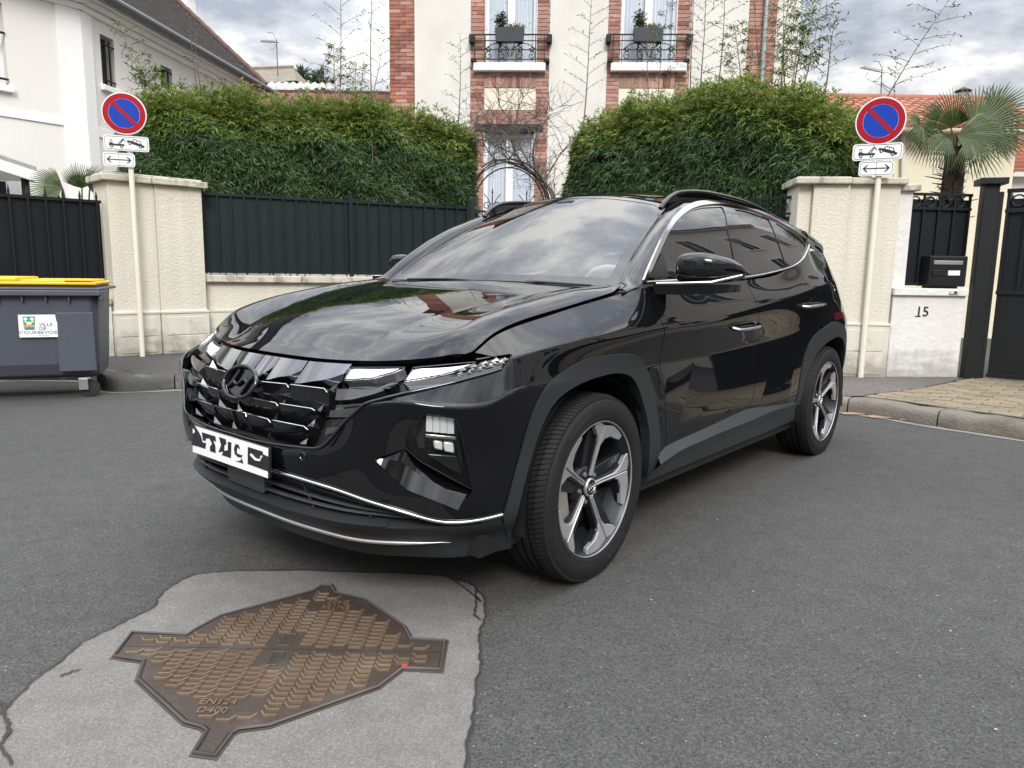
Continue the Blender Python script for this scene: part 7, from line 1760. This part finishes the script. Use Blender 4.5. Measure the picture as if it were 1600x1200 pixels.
mb = MB(); mb.strip(A0_, A); mb.strip(A, B); mb.strip(B, [tuple(np.array(b)*.55+np.array(d)*.45-np.array([0, .004, 0])) for b, d in zip(B, D_)]); mb.strip([tuple(np.array(b)*.55+np.array(d)*.45-np.array([0, .004, 0])) for b, d in zip(B, D_)], D_); mb.strip(D_, D2_)
o = mb.build('sill_trim', MT['clad'], car, smooth=14); mirror_obj(o)
mb = MB(); mb.b2((-2.0, .66, .20), (-1.85, .78, .30)); o = mb.build('mud_flap', MT['matte'], car); mirror_obj(o)
# tail lamp (visible sliver)
tl = panel('tail_lamp', shell, [SH((1302, 490), (1311, 487), (1318, 489), (1319, 497), (1303, 500))], MT['redlamp'], off=.006, thick=.02, step=.02, mirror=True)
# ---- door handles
def handle(px_a, px_b, door):
    a, b = on_shell(*px_a), on_shell(*px_b); mb = MB()
    pth = [pt((a[0]+(b[0]-a[0])*t, a[1]+(b[1]-a[1])*t), o) for t, o in ((0, -.004), (.07, .024), (.3, .034), (.7, .034), (.93, .024), (1, -.004))]
    mb.tube(spl(pth, 4), .0105, 8, flat=1.5)
    o = mb.build('door_handle', MT['chrome'], door[0], smooth=60); o.data.materials[0] = MT['hnd']
    mirror_obj(o, parent=door[1])
    c_ = ((a[0]+b[0])/2, (a[1]+b[1])/2); P = [(c_[0]+.065*math.cos(t), c_[1]+.030*math.sin(t)) for t in np.linspace(0, 2*math.pi, 25)[:-1]]
    q = panel('handle_cup', shell, [P], MT['gloss'], off=.0012, thick=.002, step=.02, parent=door[0]); mirror_obj(q, parent=door[1])
MT['hnd'] = mat('handle bright trim', (.30, .30, .31), .12, metal=1)
handle((1145, 513), (1183, 506), door1); handle((1254, 479), (1283, 475), door2)
# no trim between mirror and door crease: the shoulder highlight is reflected sky
# ---- greenhouse
DLO_top = GH((1006, 441), (1014, 421), (1026, 394), (1037, 370), (1048, 350), (1059, 337), (1070, 328), (1082, 322), (1096, 318.5), (1115, 317), (1136, 318), (1158, 322.5), (1180, 329.5), (1199, 337), (1217, 346), (1236, 357), (1253.5, 369), (1263, 380))
DLO_bot = GH((1263, 383), (1260, 392), (1253.5, 404), (1244, 412.5), (1231.5, 418.5), (1200, 427), (1165.5, 433), (1120, 435.5), (1083, 437), (1040, 439), (1009, 441))
def inset(poly, d):
    P = np.array(poly); c_ = P.mean(0); out = []
    n = len(P)
    for i in range(n):
        t = P[(i+1) % n]-P[i-1]; t /= np.linalg.norm(t)+1e-9; nn = np.array([-t[1], t[0]])
        if np.dot(c_-P[i], nn) < 0: nn = -nn
        out.append(tuple(P[i]+nn*d))
    return out
gh_flip = True
fg = GH((1016, 432), (1024, 411), (1032, 392), (1050, 356), (1060, 342), (1071, 333), (1083, 327), (1097, 323.5), (1128, 322.5), (1138, 362), (1149, 431), (1083, 432.5))
glass1 = panel('front_window', gh, [fg], MT['sideglass'], off=-.004, thick=.004, step=.03, parent=door1[0], flip=gh_flip); mirror_obj(glass1, parent=door1[1])
rg = GH((1147, 326), (1165, 329), (1181, 334.5), (1200.5, 342.5), (1215, 376), (1228, 417), (1165, 430), (1158, 382))
glass2 = panel('rear_window', gh, [rg], MT['rearglass'], off=-.004, thick=.004, step=.03, parent=door2[0], flip=gh_flip); mirror_obj(glass2, parent=door2[1])
qg = GH((1211, 347), (1232, 360), (1247, 371), (1259, 383), (1256, 393), (1249, 402), (1233, 412), (1222, 374))
qo = panel('quarter_window', gh, [qg], MT['rearglass'], off=-.004, thick=.004, step=.03, flip=gh_flip); mirror_obj(qo)
frame_loop = DLO_top+DLO_bot
panel('window_frame', gh, [inset(frame_loop, .002), inset(fg, .003), inset(rg, .003), inset(qg, .003)], MT['gloss'], off=.000, thick=.012, step=.025, flip=gh_flip, mirror=True)
sail = GH((1013, 434.5), (1019, 421), (1033, 394), (1038, 412), (1042.5, 434))
panel('sail_trim', gh, [sail], MT['matte'], off=.008, thick=.02, step=.02, flip=gh_flip, mirror=True)
ctop = spl(DLO_top, 3)
panel('chrome_trim', gh, [band(ctop, .020)], MT['chrome'], off=.008, thick=.012, step=.02, edge=.012, flip=gh_flip)
cbot = spl(DLO_bot, 3)
P_ = gh(np.array(cbot)); MB().tube([tuple(q+np.array([0, .005, -.001])) for q in P_], .0075, 8).build('chrome_trim', MT['chrome'], car, smooth=60)
# pillar and cantrail: from the window line up to the windscreen and roof edge
dt = resample(np.array([tuple(gh(np.array([p]))[0]) for p in [(-.285, 1.093), (-.36, 1.108)]+DLO_top]+[tuple(gh(np.array([p]))[0]) for p in ((-2.60, 1.37), (-2.78, 1.335), (-2.97, 1.31))]), .04)
wl = [tuple(p) for p in wsc(np.array([(.66*.985, t*.87) for t in np.linspace(0.0, 1, 24)]))]
rl = [tuple(p) for p in roof(np.array([(x, .553-.02*((x+1.2)/2)**2) for x in np.linspace(-1.14, -3.3, 46)]))]
wr = resample(np.array([(-.30, .775, 1.098)]+wl+rl), .02)
# pair the two edges by matching x progress
def byx(curve, xs): c_ = curve[np.argsort(-curve[:, 0])]; return np.stack([xs, np.interp(-xs, -c_[:, 0], c_[:, 1]), np.interp(-xs, -c_[:, 0], c_[:, 2])], 1)
nK = 110; sA = np.linspace(0, 1, nK)
def para(curve):
    d = np.r_[0, np.cumsum(np.linalg.norm(np.diff(curve, axis=0), axis=1))]; d /= d[-1]; return np.stack([np.interp(sA, d, curve[:, k]) for k in range(3)], 1)
Aq, Bq = para(dt), para(wr)
V = []; m_n = 9
for i in range(nK):
    a, b = Aq[i], Bq[i]; ch = b-a; ln = np.linalg.norm(ch); t = Aq[min(i+1, nK-1)]-Aq[max(i-1, 0)]
    nn = np.cross(t, ch); nn /= np.linalg.norm(nn)+1e-9
    if nn[1] < 0 and nn[2] < 0: nn = -nn
    if nn[1] < -.3: nn = -nn
    for j in range(m_n):
        s = j/(m_n-1); V.append(a+ch*s+nn*ln*.13*4*s*(1-s))
F = [(i*m_n+j, i*m_n+j+1, (i+1)*m_n+j+1, (i+1)*m_n+j) for i in range(nK-1) for j in range(m_n-1)]
po = MB().add(V, F).build('pillar', MT['paint'], car, smooth=60); mirror_obj(po)
ws_loop = [(-.655, .0), (-.3, 0), (0, 0), (.3, 0), (.655, .0), (.655, .87), (.3, .87), (0, .87), (-.3, .87), (-.655, .87)]
ws_in = [(-.60, .055), (0, .048), (.60, .055), (.612, .08), (.612, .80), (.59, .825), (.16, .845), (-.16, .845), (-.59, .825), (-.612, .80), (-.612, .08)]
panel('windscreen', wsc, [ws_loop], MT['wshield'], off=.001, thick=.004, step=.03)
panel('screen_border', wsc, [ws_loop, ws_in], mat('black glass border', (.010, .010, .011), .06, spec=.7), off=.0025, thick=.001, step=.025)
rfh = [(-1.058-.06*(y/.555)**2, y) for y in np.linspace(0, .55, 12)]+[(x, .55-.02*((x+1.2)/2)**2) for x in np.linspace(-1.2, -3.3, 30)]+[(-3.34, .3), (-3.36, 0)]
rloop = rfh+[(x, -y) for x, y in rfh[::-1][1:-1]]
panel('roof', roof, [rloop], MT['paint'], off=0, thick=.02, step=.025)
sun_ = [(-1.16, -.43), (-1.12, 0), (-1.16, .43), (-1.55, .45), (-1.55, -.45)]
panel('glass_roof', roof, [[(-1.175, -.44), (-1.15, -.2), (-1.143, 0), (-1.15, .2), (-1.175, .44), (-2.05, .46), (-2.05, -.46)]], mat('black roof glass', (.006, .006, .007), .02, spec=.7), off=.004, thick=.006, step=.03)
# tailgate
mb = MB(); A = [tuple(p) for p in roof(np.array([(-3.34+.0*abs(y), y) for y in np.linspace(-.53, .53, 15)]))]
B = [tuple(shell(np.array([[5.8-abs(y)*1.25, .88]]))[0]*(np.array([1, np.sign(y) if y else 1, 1]))) for y in np.linspace(-.53, .53, 15)]
mb.strip(A, B); mb.build('rear_screen', MT['gloss'], car, smooth=60)
# roof rails
rp = [(-.985, .580, 1.488), (-1.02, .583, 1.520), (-1.075, .585, 1.553), (-1.184, .588, 1.583), (-1.45, .590, 1.604), (-1.9, .588, 1.600), (-2.25, .58, 1.572), (-2.50, .57, 1.538), (-2.66, .562, 1.500)]
q = spl(rp, 5); mb = MB(); q = [p_-np.array([0, 0, .010]) for p_ in q]; mb.tube(q, .0115, 8, flat=1.3)
in_ = [(x, .572-.0*i, float(roof(np.array([[x, .55]]))[0, 2])-.02) for i, (x, y, z) in enumerate(q)]
mb.strip([tuple(p) for p in q], in_)
o = mb.build('roof_rail', MT['gloss'], car, smooth=60); mirror_obj(o)
# ---- mirrors
def mirror_shape():
    secs = []
    ys = [.905, .93, .98, 1.03, 1.08, 1.12, 1.143]
    cxs = [-.590, -.595, -.605, -.62, -.645, -.685, -.715]; cz_ = [1.186, 1.190, 1.192, 1.190, 1.185, 1.178, 1.172]
    rx = [.055, .075, .083, .083, .075, .052, .012]; rz = [.052, .064, .066, .063, .055, .038, .012]
    n = 20; mb = MB(); vs = []
    for y, x0, z0, a, b in zip(ys, cxs, cz_, rx, rz):
        for k in range(n):
            t = 2*math.pi*k/n; c_, s_ = math.cos(t), math.sin(t); e = .62
            vs.append((x0+a*math.copysign(abs(c_)**e, c_), y, z0+b*math.copysign(abs(s_)**e, s_)))
    m = len(ys); fs = [(i*n+k, i*n+(k+1) % n, (i+1)*n+(k+1) % n, (i+1)*n+k) for i in range(m-1) for k in range(n)]+[tuple(range(n)), tuple(range((m-1)*n, m*n))[::-1]]
    mb.add(vs, fs); return mb
mh = mirror_shape().build('door_mirror', MT['paint'], car, smooth=45)
sbm = mh.modifiers.new('s', 'SUBSURF'); sbm.levels = 2; sbm.render_levels = 2
mb = MB()
for (y0, x0, w0), (y1, x1, w1) in (((.86, -.50, .05), (.96, -.565, .07)), ((.96, -.565, .07), (1.07, -.625, .07)), ((1.07, -.625, .07), (1.125, -.685, .035))):
    mb.add([(x0+w0, y0, 1.125), (x0-w0, y0, 1.125), (x1-w1, y1, 1.125), (x1+w1, y1, 1.125), (x0+w0*.8, y0, 1.080+.03*max(0, y0-1)*3), (x0-w0*.8, y0, 1.080+.03*max(0, y0-1)*3), (x1-w1*.8, y1, 1.080+.03*max(0, y1-1)*4), (x1+w1*.8, y1, 1.080+.03*max(0, y1-1)*4)],
           [(0, 1, 2, 3), (4, 7, 6, 5), (0, 3, 7, 4), (1, 5, 6, 2), (2, 6, 7, 3)])
arm = mb.build('mirror_arm', MT['gloss'], mh, smooth=40)
st_ = MB().tube([(-.452, .872, 1.124), (-.49, .955, 1.127), (-.550, 1.07, 1.134), (-.60, 1.120, 1.150), (-.67, 1.142, 1.162)], .0065, 8, flat=1.3).build('mirror_trim', MT['chrome'], mh, smooth=60)
mh2 = mirror_obj(mh); fold = Matrix.Translation((-.60, -.90, 0)) @ Matrix.Rotation(R(-66), 4, 'Z') @ Matrix.Translation((.60, .90, 0)); mh2.matrix_local = fold
mh2.modifiers.new('s', 'SUBSURF').render_levels = 2; mirror_obj(arm, parent=mh2); mirror_obj(st_, parent=mh2)
# ---- wipers
o = MB().tube([(-.30, .02, 1.118), (-.318, .35, 1.122), (-.345, .62, 1.112)], .0045, 6).build('wiper', MT['matte'], car, smooth=60)
o = MB().tube([(-.312, -.50, 1.118), (-.302, -.2, 1.124), (-.298, .0, 1.120)], .0045, 6).build('wiper', MT['matte'], car, smooth=60)
MB().strip([(-.27-.06*(y/.74)**2, y, 1.105) for y in np.linspace(-.76, .76, 17)], [(-.36-.07*(y/.74)**2, y, 1.112) for y in np.linspace(-.76, .76, 17)]).build('cowl_panel', MT['matte'], car, smooth=60)

# ---- interior
MB().b2((-.75, -.70, .55), (-.42, .70, 1.085)).build('dashboard', MT['dash'], car, bevel=.04, segs=4)
sw = MB(); ctr = Vector((-.93, .37, 1.02)); Mr = Matrix.Rotation(R(-68), 4, 'Y')
sw.tube([ctr+(Mr @ Vector((.185*math.cos(t), .185*math.sin(t), 0))) for t in np.linspace(0, 2*math.pi, 33)[:-1]], .016, 8, closed=True)
sw.tube([ctr+(Mr @ Vector((0, -.18, 0))), ctr+(Mr @ Vector((0, .18, 0)))], .02, 6); sw.tube([ctr, ctr+(Mr @ Vector((0, 0, -.2)))], .03, 6)
sw.build('steering_wheel', MT['seat'], car, smooth=60)
for y in (.37, -.37):
    mb = MB(); mb.b2((-1.55, y-.25, .45), (-1.02, y+.25, .68)); mb.box((0, 0, 0), (.14, .50, .62), M=Matrix.Translation((-1.62, y, .95)) @ Matrix.Rotation(R(-14), 4, 'Y')); s_ = mb.build('front_seat', MT['seat'], car, bevel=.06, segs=3)
    MB().box((0, 0, 0), (.10, .27, .20), M=Matrix.Translation((-1.72, y, 1.37)) @ Matrix.Rotation(R(-10), 4, 'Y')).build('headrest', MT['seat'], s_, bevel=.04, segs=3)
MB().b2((-2.75, -.62, .45), (-2.45, .62, 1.12)).build('rear_seat', MT['seat'], car, bevel=.06, segs=3)
MB().b2((-3.2, -.70, .40), (-.45, .70, .44)).build('cabin_floor', MT['dash'], car)
panel('head_lining', roof, [[(-1.2, -.5), (-1.2, .5), (-3.2, .48), (-3.2, -.48)]], MT['seatl'], off=-.03, thick=.002, step=.1)
mb = MB(); mb.box((-1.02, 0.02, 1.475), (.05, .24, .075)); rm = mb.build('rear_view_mirror', MT['gloss'], car, bevel=.02, segs=3)
MB().b2((-1.09, -.06, 1.50), (-.97, .07, 1.545)).build('camera_pod', MT['matte'], car, bevel=.02)

# ---- wheels: axis +Y outward, built at the origin
def fw(a, r, y): return (-r*math.cos(R(a)), y, r*math.sin(R(a)))     # a = angle as seen from outside, y = outboard
def build_wheel():
    wroot = MB()
    prof = [(.245, -.115), (.262, -.118), (.30, -.1175), (.335, -.108), (.349, -.098), (.3545, -.085)]
    prof += [(.3560, -.06), (.3565, -.042), (.349, -.041), (.349, -.033), (.3570, -.032), (.3572, -.004), (.349, -.003), (.349, .005), (.3572, .006), (.3568, .032), (.349, .033), (.349, .041), (.3563, .042), (.3556, .06)]
    prof += [(.3545, .085), (.349, .098), (.335, .108), (.322, .1125), (.305, .1145), (.288, .1135), (.274, .1105), (.264, .1075), (.259, .104), (.252, .09), (.248, .06)]
    tyre = wroot.lathe(prof, 96, lambda r, h, a: (r*math.cos(a), h, r*math.sin(a))).build('wheel', MT['rimdark'], car, smooth=40)
    tyre.data.materials[0] = MT['tyre']
    wh = tyre
    # tread: slanted lugs on both shoulders and centre ribs
    tb = MB()
    for k in range(118):
        for y0, y1, sk in ((.046, .104, 1), (-.104, -.046, -1), (.010, .030, .5), (-.030, -.008, -.5)):
            a0 = 360*k/118+ (0 if abs(y0) > .04 else 1.4)
            w_ = 2.45
            def q(a, y, dr):
                rr = .3585-(max(0, abs(y)-.070)/.034)**2*.010
                return ((rr+dr)*math.cos(R(a)), y, (rr+dr)*math.sin(R(a)))
            ys = (y0, (y0+y1)/2, y1)
            vs = []
            for y in ys:
                off = sk*(y-y0)/.058*3.0
                for da in (0, w_): vs += [q(a0+off+da, y, .0035), q(a0+off+da, y, -.008)]
            fs = []
            for i in (0, 4): fs += [(i, i+2, i+6, i+4), (i, i+4, i+5, i+1), (i+2, i+3, i+7, i+6)]
            fs += [(0, 1, 3, 2), (8, 10, 11, 9)]
            tb.add(vs, fs)
    t_o = tb.build('tread', MT['tyre'], wh); t_o['kind'] = 'stuff'
    # side wall lettering and rings
    lt = MB()
    for s, a0 in (('Continental', 118), ('Continental', -62)):
        V, F = text_mesh(s, .032, .0012)
        rr = .308
        lt.add([fw(a0-math.degrees(v.x/rr), rr+v.y, .1137-.02*(v.y)+v.z) for v in V], F)
    lt.build('side_wall_lettering', mat('tyre lettering', (.032, .032, .033), .5), wh)
    rg_ = MB()
    for rr, yy in ((.332, .1085), (.276, .1112)): rg_.tube([(rr*math.cos(t), yy, rr*math.sin(t)) for t in np.linspace(0, 2*math.pi, 73)[:-1]], .0016, 5, closed=True)
    rg_.build('side_wall_ring', MT['tyre'], wh, smooth=60)
    # rim barrel and lip
    b_ = MB().lathe([(.257, .104), (.252, .096), (.246, .085), (.240, .06), (.225, .03), (.215, -.08), (.10, -.085)], 72, lambda r, h, a: (r*math.cos(a), h, r*math.sin(a))).build('rim_barrel', MT['rimgrey'], wh, smooth=40)
    MB().lathe([(.2610, .103), (.2600, .1080), (.2578, .1076), (.2570, .104)], 96, lambda r, h, a: (r*math.cos(a), h, r*math.sin(a))).build('rim_lip', MT['mach'], wh, smooth=40)
    def ysurf(r): return .098-.030*max(0, 1-(r/.25)**1.6)
    def plate(poly, m, nm, dy=0., th=.018, bev=.0015):
        n = len(poly); a = [fw(an, r, ysurf(r)+dy) for r, an in poly]; b = [fw(an, r*.99, ysurf(r)+dy-th) for r, an in poly]
        return MB().add(a+b, [tuple(range(n)), tuple(range(n, 2*n))[::-1]]+[(i, (i+1) % n, n+(i+1) % n, n+i) for i in range(n)]).build(nm, m, wh, bevel=bev, segs=1)
    for k in range(5):
        f0 = 5+72*k
        ar = [(.2565, f0-t) for t in np.linspace(16, 34, 6)]
        plate([(.044, f0-2.2), (.14, f0-.9), (.243, f0-.6)]+ar+[(.232, f0-33.5), (.212, f0-17), (.192, f0-8.5), (.165, f0-4.0), (.10, f0-5.0), (.046, f0-12)], MT['mach'], 'spoke_blade')
        plate([(.044, f0+2.2), (.046, f0+12), (.10, f0+5.0), (.165, f0+3.6), (.196, f0+6.5), (.234, f0+15.5), (.2565, f0+17), (.2565, f0+9), (.243, f0+.6), (.14, f0+.9)], MT['mach'], 'spoke_blade')
        # dark core below the blades and the slotted web beside it
        plate([(.04, f0-22), (.10, f0-9), (.19, f0-7.5), (.245, f0-33), (.252, f0-20), (.25, f0+20), (.236, f0+14), (.19, f0+7), (.10, f0+9), (.04, f0+22)], MT['rimdark'], 'spoke_core', dy=-.008, th=.03)
        plate([(.055, f0+10), (.18, f0+5), (.238, f0+14.5), (.246, f0+19), (.225, f0+19.5), (.17, f0+24), (.09, f0+37), (.06, f0+44)], MT['rimdark'], 'spoke_web', dy=-.022, th=.03)
        sl = MB()
        for q in np.linspace(.11, .225, 7):
            a0 = f0+6+ (0 if q < .18 else (q-.18)/.05*7); a1 = f0+ 32-110*(q-.10)
            if a1 < a0+3: a1 = a0+4
            P = [fw(a0+1.5, q, ysurf(q)-.020), fw(a1-2, q-.012, ysurf(q)-.021)]; P2 = [fw(a1-2, q-.006, ysurf(q)-.021), fw(a0+1.5, q+.006, ysurf(q)-.020)]
            sl.add(P+P2, [(0, 1, 2, 3)])
        sl.build('web_slot', MT['rimgrey'], wh)
        an = f0+36; rr = .057
        MB().lathe([(.0, .066), (.008, .066), (.010, .060), (.010, .04)], 8, lambda r, h, a: (r*math.cos(a)+fw(an, rr, 0)[0], h, r*math.sin(a)+fw(an, rr, 0)[2])).build('wheel_nut', MT['steel'], wh, smooth=30)
    MB().lathe([(.0, .060), (.075, .058), (.085, .05), (.09, .03)], 36, lambda r, h, a: (r*math.cos(a), h, r*math.sin(a))).build('hub', MT['rimdark'], wh, smooth=40)
    MB().lathe([(.036, .066), (.036, .074), (.033, .0775), (.030, .0765)], 36, lambda r, h, a: (r*math.cos(a), h, r*math.sin(a))).build('cap_ring', MT['mach'], wh, smooth=40)
    cp = MB().lathe([(.0, .0765), (.031, .076)], 36, lambda r, h, a: (r*math.cos(a), h, r*math.sin(a))).build('hub_cap', MT['gloss'], wh, smooth=40)
    hb = MB()
    e = lambda x, y: (-x*.36, .0785, y*.36)
    for q in (hl_, hr_, bar): hb.tube([e(p[0], p[1]) for p in q], .0026, 6)
    hb.tube([(-.026*math.cos(t), .078, .017*math.sin(t)) for t in np.linspace(0, 2*math.pi, 25)[:-1]], .0013, 5, closed=True)
    hb.build('cap_letter', MT['chrome'], cp, smooth=60)
    MB().lathe([(.0, .012), (.165, .012), (.165, -.012), (.0, -.012)], 48, lambda r, h, a: (r*math.cos(a), h, r*math.sin(a))).build('brake_disc', MT['disc'], wh, smooth=40)
    cb = MB(); cb.box((0, 0, 0), (.075, .075, .15), M=Matrix.Translation((.152, .02, -.03)) @ Matrix.Rotation(R(12), 4, 'Y')); cb.build('brake_caliper', MT['caliper'], wh, bevel=.02, segs=3)
    MB().lathe([(.0, -.06), (.21, -.06)], 36, lambda r, h, a: (r*math.cos(a), h, r*math.sin(a))).build('wheel_back', MT['matte'], wh)
    return wh
wh = build_wheel()
wh.location = (0, .808, .3555); wh.rotation_euler = (0, 0, R(2.1))
w2 = copy_tree(wh, car); w2.location = (-2.68, .808, .3555); w2.rotation_euler = (0, R(23), 0)
w3 = copy_tree(wh, car); w3.location = (0, -.808, .3555); w3.rotation_euler = (0, R(10), R(182.1))
w4 = copy_tree(wh, car); w4.location = (-2.68, -.808, .3555); w4.rotation_euler = (0, R(40), R(180))
